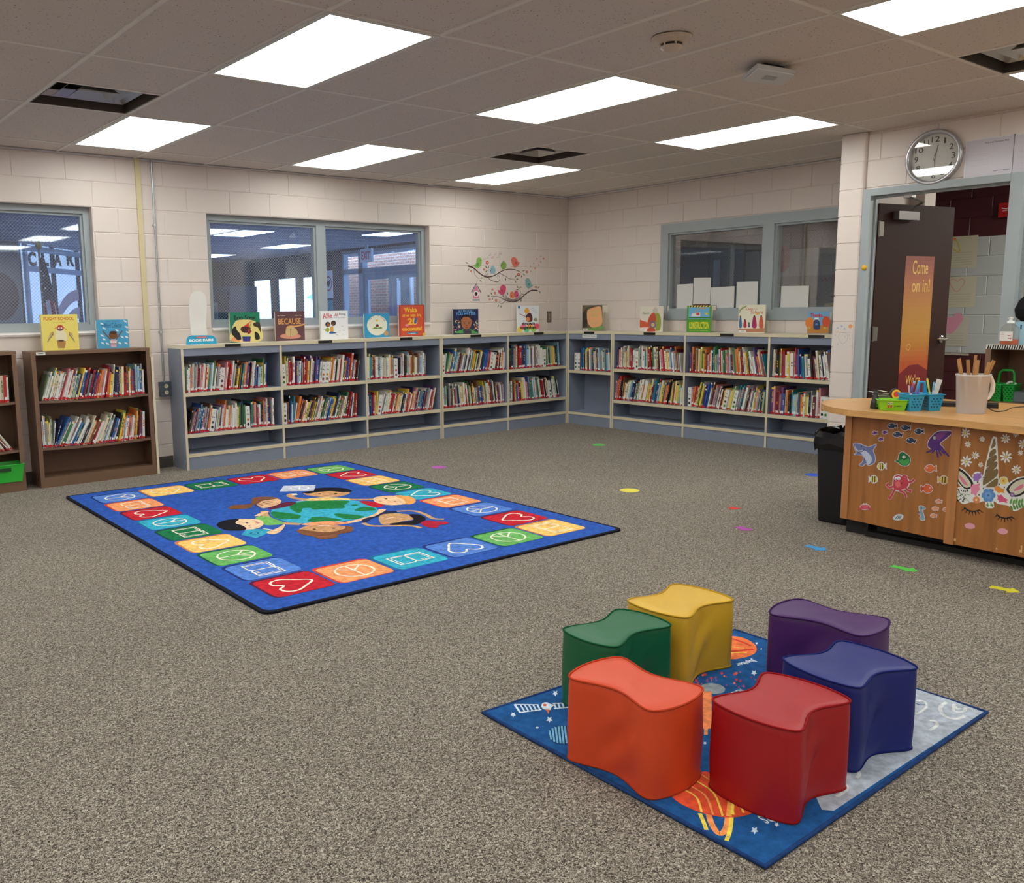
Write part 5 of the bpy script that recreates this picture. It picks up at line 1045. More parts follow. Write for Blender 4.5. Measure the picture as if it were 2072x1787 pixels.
def d_thanks(a):
    z = zz(a, Z6); a.poly(F(a, [(0, .02), (1, .02), (1, .4), (0, .4)]), (190, 130, 60)); a.blob(F(a, ell(.1, .5, .2, .25, 10)), (226, 130, 50)); a.blob(F(a, ell(.85, .55, .18, .25, 10)), (206, 80, 46)); T(a, 'Thanks...', .12, .76, .66, .17, (200, 34, 50), bold=.03); a.blob(z([(1400, 340), (1400, 270), (1432, 245), (1465, 270), (1470, 340), (1450, 352), (1420, 352)]), (50, 66, 110)); a.line(z([(1402, 262), (1408, 245)]), .006, (210, 200, 180)); a.line(z([(1462, 262), (1458, 245)]), .006, (210, 200, 180)); a.poly(z([(1410, 245), (1412, 225), (1452, 225), (1456, 245)]), (236, 234, 230)); a.poly(z(ell(1432, 296, 18, 12, 10)), (90, 130, 180)); a.poly(z(ell(1355, 335, 12, 16, 8)), (196, 170, 80)); a.poly(z(ell(1520, 335, 14, 14, 8)), (196, 170, 80))
display('L', 87, 161, 636.5, 705.5, (236, 218, 112), 'yellow square picture book lettered FLIGHT SCHOOL on the brown bookcase', d_flight, 1.0785)
display('L', 198, 262, 647, 702.5, (74, 160, 200), 'light blue picture book with a child raising both arms, on the brown bookcase', d_word, 1.0785)
display('L', 467, 527.5, 632, 691, (24, 124, 92), 'green picture book lettered Boo Stew on the grey bookcase', d_boo)
display('L', 558.5, 617, 630, 688, (98, 62, 66), 'purple brown picture book with glowing orange title BECAUSE', d_because)
display('L', 650, 705, 629, 685, (232, 232, 234), 'white picture book with two children hugging on its cover', d_allie)
display('L', 738, 788, 635, 682, (52, 150, 196), 'light blue picture book with a cream circle on its cover', d_house)
display('L', 808, 859.5, 617, 680, (176, 62, 52), 'tall red picture book with big yellow lettering and the number 20', d_wake)
display('L', 917.5, 968, 625.5, 675, (34, 40, 80), 'dark blue picture book with a boy face on its cover', d_matter)
display('L', 1048, 1090, 619, 671.5, (226, 232, 238), 'white and rainbow picture book near the room corner', d_drawn)
display('R', 1178, 1218, 617.5, 668.5, (110, 100, 76), 'brown picture book with orange centre above the Paperback Books sign', d_tree)
display('R', 1294.5, 1341, 620, 670, (226, 218, 204), 'cream picture book with two drawn portraits left of the internal window', d_pair)
display('R', 1389, 1438, 618.5, 671, (84, 160, 56), 'green picture book lettered CONSTRUCTION below the internal window', d_constr, edge=(30, 70, 40))
display('R', 1493, 1547, 617, 672.5, (232, 228, 206), 'cream picture book with four robed figures on its cover', d_deer)
display('R', 1633, 1677, 631, 673, (110, 170, 210), 'small picture book lettered Thanks with a blue bull, beside the pier', d_thanks)
# the fair sign; its cartoon figure is left blank
o_ = onZ(408, 693.5, TOP); py_ = -.2; b0 = onY(376.6, 694, py_); b1 = onY(438.5, 692.5, py_); w = b1.x-b0.x
t = thing('standing_sign', (b0.x+w/2, py_, TOP), 'white and cyan cut-out sign lettered BOOK FAIRS at the left end of the grey bookcases', 'sign')
def onS(pts, Z=Z1): return [(onY(Z[0]+u/Z[2], Z[1]+v/Z[2], py_).x, onY(Z[0]+u/Z[2], Z[1]+v/Z[2], py_).z) for u, v in pts]
def card(pts, y0, y1, mat, nm):
    m = MB(); n = len(pts); ar = sum(pts[i][0]*pts[(i+1) % n][1]-pts[(i+1) % n][0]*pts[i][1] for i in range(n)); pts = pts if ar > 0 else pts[::-1]
    vs = [V((x, y0, z)) for x, z in pts]+[V((x, y1, z)) for x, z in pts]; tr = tessellate_polygon([[V((x, z, 0)) for x, z in pts]])
    def ori(q): a, b, c = [V((pts[i][0], pts[i][1], 0)) for i in q]; return tuple(q) if (b-a).cross(c-a).z > 0 else (q[0], q[2], q[1])
    tr = [ori(q) for q in tr]; m.add(vs, tr+[tuple(n+i for i in q[::-1]) for q in tr]+[(i, n+i, n+(i+1) % n, (i+1) % n) for i in range(n)], mat); return m.build(nm, t)
card(smooth(onS([(235, 800), (200, 600), (180, 300), (215, 120), (325, 72), (430, 120), (470, 300), (455, 600), (480, 800), (370, 812)]), 5), py_+.002, py_+.006, M((230, 226, 220), 'card'), 'card_cutout')
base = onS([(133, 918), (140, 850), (165, 810), (220, 790), (380, 785), (540, 790), (590, 815), (615, 850), (626, 908)]); zb_ = TOP+.0005; base[0] = (base[0][0], zb_); base[-1] = (base[-1][0], zb_)
card(smooth(base[1:-1], 4, False)+[base[-1], base[0]], py_-.003, py_+.0015, M((42, 160, 200), 'print'), 'sign_base')
m = MB(); m.box(b0.x+w*.3, py_+.006, TOP+.0005, b0.x+w*.34, py_+.07, TOP+.1, M((200, 196, 188), 'card')).build('strut', t)
a = Art((0, py_-.0032, 0), (1, 0, 0), (0, 0, 1), (0, -1, 0)); q0, q1 = a.px([(185, 892), (572, 838)], *Z1); a.text('BOOK FAIRS', q0[0], q0[1], q1[0]-q0[0], q1[1]-q0[1], (238, 240, 240), bold=.05)
q0, q1 = a.px([(292, 828), (462, 803)], *Z1); a.poly([q0, (q1[0], q0[1]), q1, (q0[0], q1[1])], (214, 60, 70)); a.text('SCHOLASTIC', q0[0]+.006, q0[1]+.003, q1[0]-q0[0]-.012, q1[1]-q0[1]-.006, (240, 200, 200)); a.build('lettering', t)
# ================================================================== WALL DECAL OF BIRDS
t = thing('wall_decal', (-.98, -.001, 1.35), 'branch decal with colourful birds, nest and pink birdhouse on the left wall', 'wall decal')
a = Art((0, -.0006, 0), (1, 0, 0), (0, 0, 1), (0, -1, 0)); z = zz(a, Z3); BRC = (70, 44, 44)
def br(pts, w0, w1, art=a): P = smooth(z(pts), 5, False); art.line(P, [w0+(w1-w0)*i/(len(P)-1) for i in range(len(P))], BRC)
br([(345, 432), (430, 460), (520, 540), (620, 595), (740, 575), (860, 505), (960, 480), (1060, 490), (1145, 530)], .016, .006); br([(435, 470), (450, 560), (510, 620)], .006, .003); br([(580, 575), (640, 560), (650, 490)], .005, .003); br([(640, 600), (700, 650), (790, 670), (825, 620), (800, 570), (780, 600), (800, 615)], .006, .002); br([(820, 540), (900, 580), (960, 620), (1045, 628)], .006, .003)
br([(695, 882), (800, 890), (900, 940), (1010, 970), (1110, 940), (1200, 860), (1290, 800), (1390, 798)], .004, .016); br([(1120, 785), (1145, 840), (1200, 860)], .003, .006); br([(910, 945), (860, 995), (820, 985), (820, 955), (840, 970)], .006, .002)
for k in range(6): br([(900-k*3, 850+k*14), (960, 920+k*8), (1060, 925+k*7), (1150, 850+k*14)], .003, .003)
a.build('branches', t)
a = Art((0, -.0012, 0), (1, 0, 0), (0, 0, 1), (0, -1, 0))
for x, y, r in ((330, 385, 1), (352, 490, -.6), (620, 450, .8), (652, 452, -.1), (620, 512, -.9), (550, 612, -1.4), (538, 660, .8), (1060, 590, -.7), (1085, 628, 1.4), (1056, 665, .3), (1180, 502, -1.2), (1185, 560, .9), (1150, 588, 0), (910, 632, .1), (1090, 745, .4), (1130, 752, -.6), (1086, 785, 1.5), (1405, 750, -.8), (1420, 820, .6), (655, 880, 1.5), (697, 845, .3), (710, 925, -.2), (875, 885, .3), (1140, 950, -.2), (800, 1032, -.5), (840, 1040, 0), (940, 842, .3)):
    c_, s_ = math.cos(r), math.sin(r); L = [(-8, 0), (-5, 12), (0, 26), (5, 12), (8, 0), (5, -12), (0, -26), (-5, -12)]; a.poly(z([(x+p*c_+q*s_, y-p*s_+q*c_) for p, q in L]), (92, 112, 72))
a.build('leaves', t)
a = Art((0, -.0012, 0), (1, 0, 0), (0, 0, 1), (0, -1, 0))
for x, y, r in ((635, 382, 26), (588, 484, 16), (392, 508, 15), (1105, 560, 25), (1228, 520, 20), (712, 784, 16), (750, 838, 20), (672, 932, 15), (766, 945, 20), (1364, 748, 18), (1352, 466, 14), (1288, 508, 9)):
    for k in range(5): a.poly(z(ell(x+r*.62*math.cos(k*1.257), y+r*.62*math.sin(k*1.257), r*.42, r*.42, 8)), (196, 80, 62))
    a.poly(z(ell(x, y, r*.4, r*.4, 8)), (236, 206, 180))
for x, y, r, c in ((1380, 325, 10, (206, 120, 120)), (1478, 320, 12, (206, 120, 130)), (1432, 285, 7, (150, 160, 150)), (1438, 372, 9, (140, 160, 130)), (1408, 418, 9, (206, 140, 130)), (1330, 392, 7, (140, 160, 130)), (1282, 438, 8, (150, 150, 130))): a.poly(z(ell(x, y, r, r*1.3, 8)), c)
for x, y, c in ((590, 322, (190, 90, 100)), (636, 305, (150, 150, 150)), (676, 262, (120, 110, 110)), (712, 300, (190, 80, 90)), (750, 255, (206, 120, 110)), (792, 292, (150, 150, 150)), (828, 245, (90, 80, 80))): a.poly(z(ell(x-10, y+12, 7, 5, 6)), c); a.poly(z(ell(x+12, y+8, 7, 5, 6)), c); a.line(z([(x-5, y+10), (x-7, y-14), (x+16, y-18), (x+18, y+6)]), .0018, c)
a.build('blossoms', t)
def bird(nm, body, tail, col, dark, eye, beak, wing, leg=None, lab=None):
    a = Art((0, -.0018, 0), (1, 0, 0), (0, 0, 1), (0, -1, 0))
    if leg: a.line(z(leg), .002, (110, 90, 80))
    a.poly(z(tail), col); a.blob(z(body), col); a.blob(z(wing), dark); a.poly(z(ell(*eye, 5, 5, 8)), (40, 30, 34)); a.poly(z(beak), (196, 90, 50)); o = a.build(nm, t); o['label'] = lab
bird('bird', [(470, 380), (475, 330), (505, 303), (545, 320), (552, 380), (530, 440), (490, 462), (450, 440)], [(420, 418), (470, 405), (500, 455), (450, 450)], (130, 176, 88), (94, 140, 70), (532, 343), (550, 340, )[:0] or [(548, 338), (558, 344), (548, 352)], [(480, 390), (505, 385), (505, 425), (470, 425)], [(490, 460), (498, 495)], 'green singing bird')
bird('bird', [(835, 430), (845, 385), (880, 362), (915, 390), (922, 430), (905, 475), (875, 486), (850, 470)], [(850, 380), (880, 355), (905, 382)], (126, 162, 74), (90, 90, 56), (865, 402), [(874, 410), (884, 410), (879, 420)], [(835, 415), (848, 420), (845, 445)], None, 'small green bird')
bird('bird', [(672, 500), (685, 455), (712, 430), (745, 455), (757, 500), (740, 545), (712, 552), (685, 540)], [(700, 440), (712, 428), (725, 440)], (140, 182, 190), (96, 140, 150), (700, 478), [(710, 482), (720, 482), (715, 492)], [(668, 485), (690, 495), (685, 520)], None, 'small light blue bird')
bird('bird', [(992, 345), (1005, 310), (1035, 297), (1070, 320), (1095, 375), (1085, 430), (1045, 452), (1010, 410)], [(1075, 370), (1125, 375), (1100, 425), (1060, 445)], (222, 116, 96), (190, 84, 70), (1018, 355), [(996, 342), (988, 350), (1000, 356)], [(1050, 370), (1080, 375), (1075, 405), (1050, 395)], [(1045, 450), (1046, 485)], 'coral bird')
bird('bird', [(1205, 650), (1215, 620), (1245, 612), (1275, 640), (1295, 700), (1280, 750), (1245, 768), (1210, 720)], [(1280, 700), (1325, 716), (1290, 755), (1250, 765)], (132, 172, 172), (94, 140, 146), (1226, 662), [(1204, 645), (1196, 653), (1208, 660)], [(1240, 690), (1270, 690), (1265, 720), (1240, 715)], [(1250, 765), (1256, 800)], 'blue grey bird')
bird('bird', [(820, 790), (840, 730), (875, 714), (912, 740), (912, 800), (890, 850), (850, 866), (820, 840)], [(782, 785), (830, 800), (860, 860), (815, 845)], (206, 76, 112), (170, 50, 80), (895, 752), [(908, 758), (918, 765), (908, 772)], [(840, 790), (865, 785), (860, 820)], [(860, 864), (870, 890)], 'dark pink bird')
bird('nestling', [(972, 880), (980, 830), (1010, 812), (1040, 850), (1035, 905), (990, 910)], [(970, 870), (975, 890), (985, 880)], (226, 130, 84), (200, 100, 70), (1000, 838), [(1020, 850), (1030, 856), (1020, 862)], [(985, 870), (1010, 870), (1000, 895)], None, 'orange nestling')
bird('nestling', [(1038, 870), (1042, 820), (1070, 798), (1100, 830), (1105, 870), (1080, 905), (1050, 900)], [(1100, 850), (1110, 862), (1100, 875)], (206, 84, 128), (176, 60, 104), (1065, 830), [(1045, 845), (1038, 852), (1048, 858)], [(1070, 860), (1095, 860), (1080, 885)], None, 'pink nestling')
a = Art((0, -.0018, 0), (1, 0, 0), (0, 0, 1), (0, -1, 0)); a.line(z([(470, 690), (490, 625)]), .002, (120, 110, 110)); a.poly(z([(420, 820), (465, 715), (515, 820), (512, 920), (425, 920)]), (214, 130, 160)); a.line(z([(398, 828), (468, 700), (540, 828)]), .014, (94, 112, 112)); a.line(z([(412, 942), (524, 942)]), .012, (94, 112, 112)); a.poly(z(ell(467, 848, 40, 46, 14)), (236, 226, 222)); a.poly(z(ell(467, 850, 23, 30, 12)), (56, 34, 32)); a.build('birdhouse', t)
# ================================================================== SMALL THINGS ON THE WALLS
t = thing('raceway', (-5.213, -.012, .1), 'cream vertical cable raceway on the left wall beside the steel conduit', 'cable channel'); MB().box(-5.234, -.024, .1, -5.192, -.0005, H-.004, M((206, 192, 152), 'paint')).build('channel', t, .003)
t = thing('conduit', (-5.09, -.02, .77), 'steel electrical conduit running down the left wall to an outlet', 'conduit'); MB().tube([(-5.09, -.018, .765), (-5.09, -.018, H-.004)], .0095, M((176, 178, 180), 'metal', .25), 12).build('pipe', t)
for zc in (1.19, 2.1): MB().lathe((-5.09, -.018, zc), [(.014, 0), (.014, .02)], M((186, 186, 186), 'metal', .3), 12).box(-5.11, -.008, zc+.002, -5.07, -.0005, zc+.018, M((186, 186, 186), 'metal', .3)).build('clamp', t)
t = thing('outlet_box', (-5.083, -.03, .64), 'dark steel surface outlet box with two ivory sockets below the conduit', 'outlet'); MB().box(-5.137, -.05, .635, -5.03, -.0005, .765, M((96, 104, 112), 'metal', .4)).build('box', t, .006)
for zc in (.672, .728):
    f = MB().lathe((-5.083, -.05, zc), [(.018, 0), (.018, .003)], M((216, 206, 176), 'plastic'), 18, axis=(0, -1, 0)).build('socket', t)
    MB().box(-5.09, -.0545, zc-.002, -5.088, -.053, zc+.01, BLK).box(-5.079, -.0545, zc-.002, -5.077, -.053, zc+.01, BLK).build('slots', f)
t = thing('wall_outlet', (-.311, -.004, 1.19), 'brown metal outlet plate on the left wall near the corner', 'outlet'); MB().box(-.349, -.007, 1.187, -.273, -.0005, 1.317, M((128, 118, 104), 'metal', .4)).build('plate', t, .002)
for zc in (1.23, 1.272): MB().lathe((-.311, -.007, zc), [(.016, 0), (.016, .002)], M((150, 138, 120), 'plastic'), 16, axis=(0, -1, 0)).build('socket', t)
# ceiling devices
p = onZ(1359, 76, H-.004); t = thing('smoke_detector', (p.x, p.y, H-.06), 'round cream smoke detector on the ceiling', 'smoke detector'); CRM = M((206, 188, 168), 'plastic')
MB().lathe((p.x, p.y, H-.0035), [(.095, 0), (.095, -.008), (.085, -.012), (.07, -.014), (.062, -.03), (.058, -.03)], CRM, 28).build('base', t); MB().lathe((p.x, p.y, H-.033), [(.05, 0), (.05, -.012)], BLK, 24).build('grille', t); MB().lathe((p.x, p.y, H-.045), [(.052, 0), (.05, -.008), (.04, -.014), (.036, -.024), (.014, -.028)], CRM, 24).build('cap', t)
for k in range(6): an = k*PI/3; MB().box(p.x+.05*math.cos(an)-.004, p.y+.05*math.sin(an)-.004, H-.047, p.x+.05*math.cos(an)+.004, p.y+.05*math.sin(an)+.004, H-.03, CRM).build('rib', t)
c4 = [onZ(u, v, H-.05) for u, v in ((1502, 162), (1585, 172), (1611, 150), (1532, 136))]; cc = (c4[0]+c4[1]+c4[2]+c4[3])/4; t = thing('wireless_access_point', (cc.x, cc.y, H-.06), 'flat white wireless access point hanging under the ceiling grid', 'access point')
P_ = [(q.x, q.y) for q in c4]; sm = [((q[0]-cc.x)*.93+cc.x, (q[1]-cc.y)*.93+cc.y) for q in P_]
m = MB(); m.prism(P_, H-.048, H-.03, M((196, 196, 196), 'plastic')).prism(sm, H-.056, H-.0482, M((206, 206, 206), 'plastic')); m.build('housing', t, .004); MB().prism([((q[0]-cc.x)*.55+cc.x, (q[1]-cc.y)*.55+cc.y) for q in P_], H-.03, H-.0035, BLK).build('bracket', t); MB().prism([((q[0]-cc.x)*.3+cc.x, (q[1]-cc.y)*.3+cc.y) for q in P_], H-.0575, H-.0562, M((160, 162, 164), 'plastic')).build('logo_plate', t)
# ================================================================== DOOR WALL
WX = DW+.025                                  # face of the wall above the door
t = thing('door_1', (DW+.1, -4.63, 0), 'open dark brown wooden door in a grey steel frame', 'door'); t['kind'] = 'structure'
m = MB(); f0, f1 = DW-.012, DW+.13
for a, b, c, d in ((-4.165, -4.107, 0, 2.225), (-5.2, -5.118, 0, 2.225), (-5.118, -4.165, 2.172, 2.225), (-6.25, -5.2, 2.172, 2.225), (-6.305, -6.25, 0, 2.225), (-6.25, -5.2, 0, .12)): m.box(f0, a, c, f1, b, d, FR)
for a, b, c, d in ((-4.18, -4.165, 0, 2.172), (-5.118, -5.103, 0, 2.172), (-5.103, -4.18, 2.157, 2.172)): m.box(DW+.05, a, c, DW+.09, b, d, FR)
m.build('door_frame', t, .002)
MB().box(DW+.05, -6.25, .12, DW+.056, -5.2, 2.172, wire_glass('side_light_glass', (.75, .77, .78), pitch=.027, wire=(130, 135, 138), refl=.14)).build('glass_pane', t)
hx, hy, ex, ey = -.95, -4.19, -.06, -4.37; dl = V((ex-hx, ey-hy, 0)).normalized(); dn = V((dl.y, -dl.x, 0))       # dn: visible face normal (towards -y)
if dn.y > 0: dn = -dn
WD = M((50, 24, 17), 'fabric', .6); LE = .905
lf = MB().obox(V((hx, hy, .012)), dl*LE, -dn*.044, V((0, 0, 2.11)), WD).build('door_leaf', t)
def leafpt(s, z, d=0): return V((hx, hy, z))+dl*s+dn*d
HG = M((112, 106, 98), 'metal', .35)
for zc in (1.93, 1.12, .3): MB().obox(leafpt(.012, zc-.055, .002)-dn*0, dl*.05, -dn*.0018, V((0, 0, .11)), HG).tube([leafpt(.002, zc-.06, .007), leafpt(.002, zc+.06, .007)], .007, HG, 10).build('hinge', t)
m = MB().obox(leafpt(.16, 2.0, .055), dl*.24, -dn*.053, V((0, 0, .065)), M((104, 100, 98), 'metal', .35)); m.build('door_closer', t, .006)
MB().tube([leafpt(.3, 2.075, .03), leafpt(.34, 2.13, .12), V((DW+.07, -4.42, 2.15))], .008, M((120, 114, 108), 'metal', .3), 8).box(DW+.055, -4.44, 2.14, DW+.12, -4.38, 2.168, M((150, 148, 146), 'metal', .3)).build('closer_arm', t)
CH = M((170, 166, 160), 'chrome'); q = leafpt(.845, 1.06)
MB().lathe(q+dn*.001, [(.034, 0), (.034, .006), (.028, .01), (.014, .012), (.012, .05)], CH, 20, axis=dn).tube([q+dn*.05, q+dn*.052-dl*.03, q+dn*.05-dl*.11+V((0, 0, .004))], [.011, .01, .008], CH, 10).tube([q-dn*.05, q-dn*.09, q-dn*.09+dl*.06], .009, CH, 8).build('lever_handle', t)
# banner on the door; its cartoon figure is left out
a = Art(leafpt(0, 0, .0012), dl, (0, 0, 1), dn, .0004)
Pq = lambda pts: a.px(pts)
zl, zt = .42, 1.728; x0, x1 = .342, .692
m_ = [((150, 66, 48), 1.0), ((170, 84, 56), .93), ((190, 104, 60), .86), ((198, 122, 56), .78), ((204, 138, 46), .68), ((206, 146, 44), .56), ((206, 136, 44), .47), ((208, 116, 40), .40), ((204, 92, 36), .34)]
H_ = zt-zl; ys = [zt]+[zl+H_*(f-.02) for c, f in m_[1:]]+[zl]
NS = 36
for k in range(NS):
    f = 1-(k+.5)/NS
    for (c1, f1), (c2, f2) in zip(m_, m_[1:]+[(m_[-1][0], 0)]):
        if f2 <= f <= f1: g_ = (f1-f)/max(f1-f2, 1e-6); c = tuple(int(p_+(q_-p_)*g_) for p_, q_ in zip(c1, c2))
    ya, yb = zt-H_*k/NS, zt-H_*(k+1)/NS; a.poly([(x0, yb+.0001), (x1, yb+.0001), (x1, ya-.0001), (x0, ya-.0001)], tuple(int(v_*.9) for v_ in c))
hz = Pq([(1818, 748)])[0][1]; a.poly([(x0, zl), (x1, zl), (x1, hz-.02), (x1-.12, hz+.035), (x0+.12, hz+.03), (x0, hz-.04)], (120, 24, 30))
def ptx(s, u0, v1, u1, v0): p, q_ = Pq([(u0, v1)])[0], Pq([(u1, v0)])[0]; a.text(s, p[0], p[1], q_[0]-p[0], q_[1]-p[1], (220, 176, 84), bold=.01)
ptx('Come', 1846, 555, 1879, 527); ptx('on in!', 1844, 591, 1882, 564); ptx("We're", 1831, 779, 1862, 757)
a.line(smooth(Pq([(1833, 704), (1838, 709), (1842, 700), (1838, 696)]), 3), .004, (226, 190, 90))
tag(a.build('door_banner'), 'tall orange banner lettered Come on in on the brown door', 'banner')
tag(MB().lathe(V((DW-.0125, onX(1749, 541.5, DW-.012).y, onX(1749, 541.5, DW-.012).z)), [(.021, 0), (.021, -.004), (.015, -.009), (.004, -.011)], M((228, 176, 30), 'plastic', .3), 20, axis=(1, 0, 0)).build('magnet'), 'round yellow magnet on the left door frame', 'magnet')
# clock
c = onX(1887, 318, WX-.04); t = thing('wall_clock', c, 'round wall clock with silver rim above the door', 'clock'); n = V((-1, 0, 0)); R = .194
c0 = V((WX-.001, c.y, c.z))
MB().lathe(c0, [(R-.03, 0), (R, .002), (R+.003, .02), (R, .036), (R-.012, .043), (R-.026, .036), (R-.028, .012), (R-.03, .01)], M((186, 186, 190), 'metal', .22), 56, axis=n, cap=False).build('rim', t)
MB().lathe(c0, [(R-.012, .002), (R-.012, .006)], M((214, 212, 206), 'print'), 48, axis=n).build('dial', t)
a = Art(c0+n*.0065, (0, -1, 0), (0, 0, 1), n, .0006)
for h in range(1, 13):
    an = PI/2-h*PI/6; x, y = .128*math.cos(an), .128*math.sin(an); s = str(h); w_ = .028*len(s) if s != '11' else .036; w_ = w_ if s != '1' else .012; a.text(s, x-w_/2, y-.02, w_, .04, (44, 42, 40), bold=.012)
for k in range(60): an = k*PI/30; a.poly(ell(.092*math.cos(an), .092*math.sin(an), .0014, .0014, 6), (90, 86, 84))
a.build('numerals', t)
def hand(an, L, w_, k, nm, col): m = MB(); b = Art(c0+n*(.008+.002*k), (0, -1, 0), (0, 0, 1), n, .0003, mb=m); d = (math.sin(an), math.cos(an)); b.line([(-d[0]*.02, -d[1]*.02), (0, 0), (d[0]*L, d[1]*L)], [w_, w_, w_*.5], col); b.poly(ell(0, 0, .007, .007, 12), col); b.build(nm, t)
hand(math.radians(14.5), .088, .006, 1, 'hour_hand', (30, 28, 28)); hand(math.radians(174), .118, .0045, 2, 'minute_hand', (30, 28, 28)); hand(math.radians(-6), .035, .0025, 3, 'second_hand', (190, 186, 180))
MB().lathe(c0, [(R-.027, .024), (R-.027, .0255)], wire_glass('clock_glass', (.97, .97, .97), pitch=0, refl=.07), 48, axis=n).build('glass', t)
# laminated sheets right of the clock
for k, (u0, v0, u1, v1) in enumerate(((1957, 287, 2047, 349), (2054, 274, 2150, 345))):
    p = onX(u0, v0, WX-.003); q_ = onX(u1, v1, WX-.003); a = Art(V((WX-.003, p.y, q_.z)), (0, -1, 0), (0, 0, 1), (-1, 0, 0), .0005, 'print'); w_, h_ = p.y-q_.y, p.z-q_.z
    a.poly([(-.008, -.008), (w_+.008, -.008), (w_+.008, h_+.008), (-.008, h_+.008)], M((214, 210, 214), 'print', .12)); a.poly([(0, 0), (w_, 0), (w_, h_), (0, h_)], M((196, 190, 200), 'print', .15)); a.text('Fire and Tornado Map', w_*.4, h_*.86, w_*.5, h_*.06, (70, 66, 70)); a.line([(w_*.6, h_*.1), (w_*.95, h_*.1)], .003, (90, 84, 90))
    for i in range(3): a.line([(w_*.1, h_*(.3+.15*i)), (w_*.5, h_*(.3+.15*i))], .002, (170, 166, 176))
    tag(a.build('laminated_sheet'), 'laminated paper sheet %s' % ('right beside the wall clock' if k == 0 else 'at the right edge, farther right of the clock'), 'paper sheet')
# child's drawing on the pier
p = onX(1687, 655, DW-.0007); q_ = onX(1724, 706, DW-.0007); a = Art(V((DW-.0007, p.y, q_.z)), (0, -1, 0), (0, 0, 1), (-1, 0, 0), .0003); w_, h_ = p.y-q_.y, p.z-q_.z
a.poly([(0, 0), (w_, 0), (w_, h_), (0, h_)], (216, 206, 200))
for x, y, r, cc in ((.86, .9, .1, (226, 150, 90)), (.42, .9, .05, (150, 180, 206)), (.22, .82, .045, (150, 180, 206)), (.56, .8, .05, (150, 180, 206))): a.poly(ell(x*w_, y*h_, r*w_, r*w_, 12), cc)
a.line([(.1*w_, .66*h_), (.9*w_, .65*h_)], .0015, (170, 140, 120)); a.line(smooth([(.35*w_, .62*h_), (.7*w_, .6*h_), (.72*w_, .35*h_), (.5*w_, .2*h_), (.3*w_, .4*h_)], 4), .0015, (140, 130, 140), closed=True)
for k, (x, y) in enumerate(((.1, .5), (.2, .45), (.8, .5), (.85, .38), (.1, .12), (.25, .15), (.9, .1), (.45, .5), (.6, .45))): a.line([(x*w_, y*h_), (x*w_+.005, y*h_+.012)], .002, [(200, 100, 60), (226, 190, 90), (170, 60, 70)][k % 3])
a.line([(.08*w_, .6*h_), (.14*w_, .75*h_), (.2*w_, .6*h_), (.25*w_, .72*h_)], .003, (220, 160, 90)); tag(a.build('childs_drawing'), 'small crayon drawing taped to the block pier', 'drawing')
# ================================================================== CORRIDOR WALL PAPERS
def sheet(u0, v0, u1, v1, col, label, fn=None, x=CX-.008, sc_=1.0):
    p = onX(u0, v0, x); q_ = onX(u1, v1, x); a = Art(V((x, p.y, q_.z)), (0, -1, 0), (0, 0, 1), (-1, 0, 0), .0008); a.w, a.h = p.y-q_.y, p.z-q_.z; a.poly(F(a, [(0, 0), (1, 0), (1, 1), (0, 1)]), col)
    if fn: fn(a)
    return tag(a.build('paper_sheet'), label, 'paper sheet')
def lines_(a, y0=.1, y1=.5, n=5):
    for k in range(n): y = y0+(y1-y0)*k/n; a.line(F(a, [(.1, y), (.88, y+.01)]), .003, (150, 142, 120))
def heart(a, cx, cy, s, c, fill=False):
    P = [(cx+s*x, cy+s*y*a.w/a.h) for x, y in [(0, .5), (.5, .9), (.95, .6), (.8, 0), (0, -.9), (-.8, 0), (-.95, .6), (-.5, .9)]]
    (a.poly(smooth(F(a, P), 4), c) if fill else a.line(smooth(F(a, P), 4), .006, c, closed=True))
def s1(a): lines_(a, .1, .55, 6); a.line(smooth(F(a, [(.4, .9), (.3, .75), (.55, .5), (.5, .8)]), 4), .01, (206, 170, 60), closed=True); a.poly(F(a, ell(.4, .92, .06, .05, 8)), (206, 130, 80))
def s2(a): lines_(a); heart(a, .5, .72, .2, (206, 120, 120))
def s3(a): lines_(a); heart(a, .48, .76, .36, (206, 140, 160), True)
PAP = (190, 184, 160)
sheet(1900, 481, 1975, 541, PAP, 'lined paper with a yellow drawing, topmost on the corridor wall', s1); sheet(1900, 561, 1972, 622, PAP, 'lined paper with a small heart, middle one on the corridor wall', s2); sheet(1890, 641, 1957, 701, (186, 180, 166), 'lined paper with a filled pink heart, lowest on the corridor wall', s3)
p = onX(2035, 425, CX-.03); t = thing('fire_alarm', V((CX-.03, p.y, p.z-.06)), 'red fire alarm box high on the maroon corridor wall', 'fire alarm'); MB().box(CX-.05, p.y-.06, p.z-.07, CX-.006, p.y+.06, p.z+.07, M((170, 24, 30), 'plastic', .3)).build('box', t); a = Art((CX-.051, p.y+.05, p.z-.01), (0, -1, 0), (0, 0, 1), (-1, 0, 0), .0005); a.line([(.02, .03), (.06, .02), (.1, .035)], .008, (230, 220, 220)); a.line([(.03, 0), (.1, .01)], .006, (230, 220, 220)); a.build('lettering', t)
tag(MB().box(CX-.02, onX(1960, 724, CX).y, .79, CX-.006, -2.6, .81, M((170, 160, 140))).build('chair_rail'), 'thin wooden strip below the pale band of the corridor wall', 'rail')
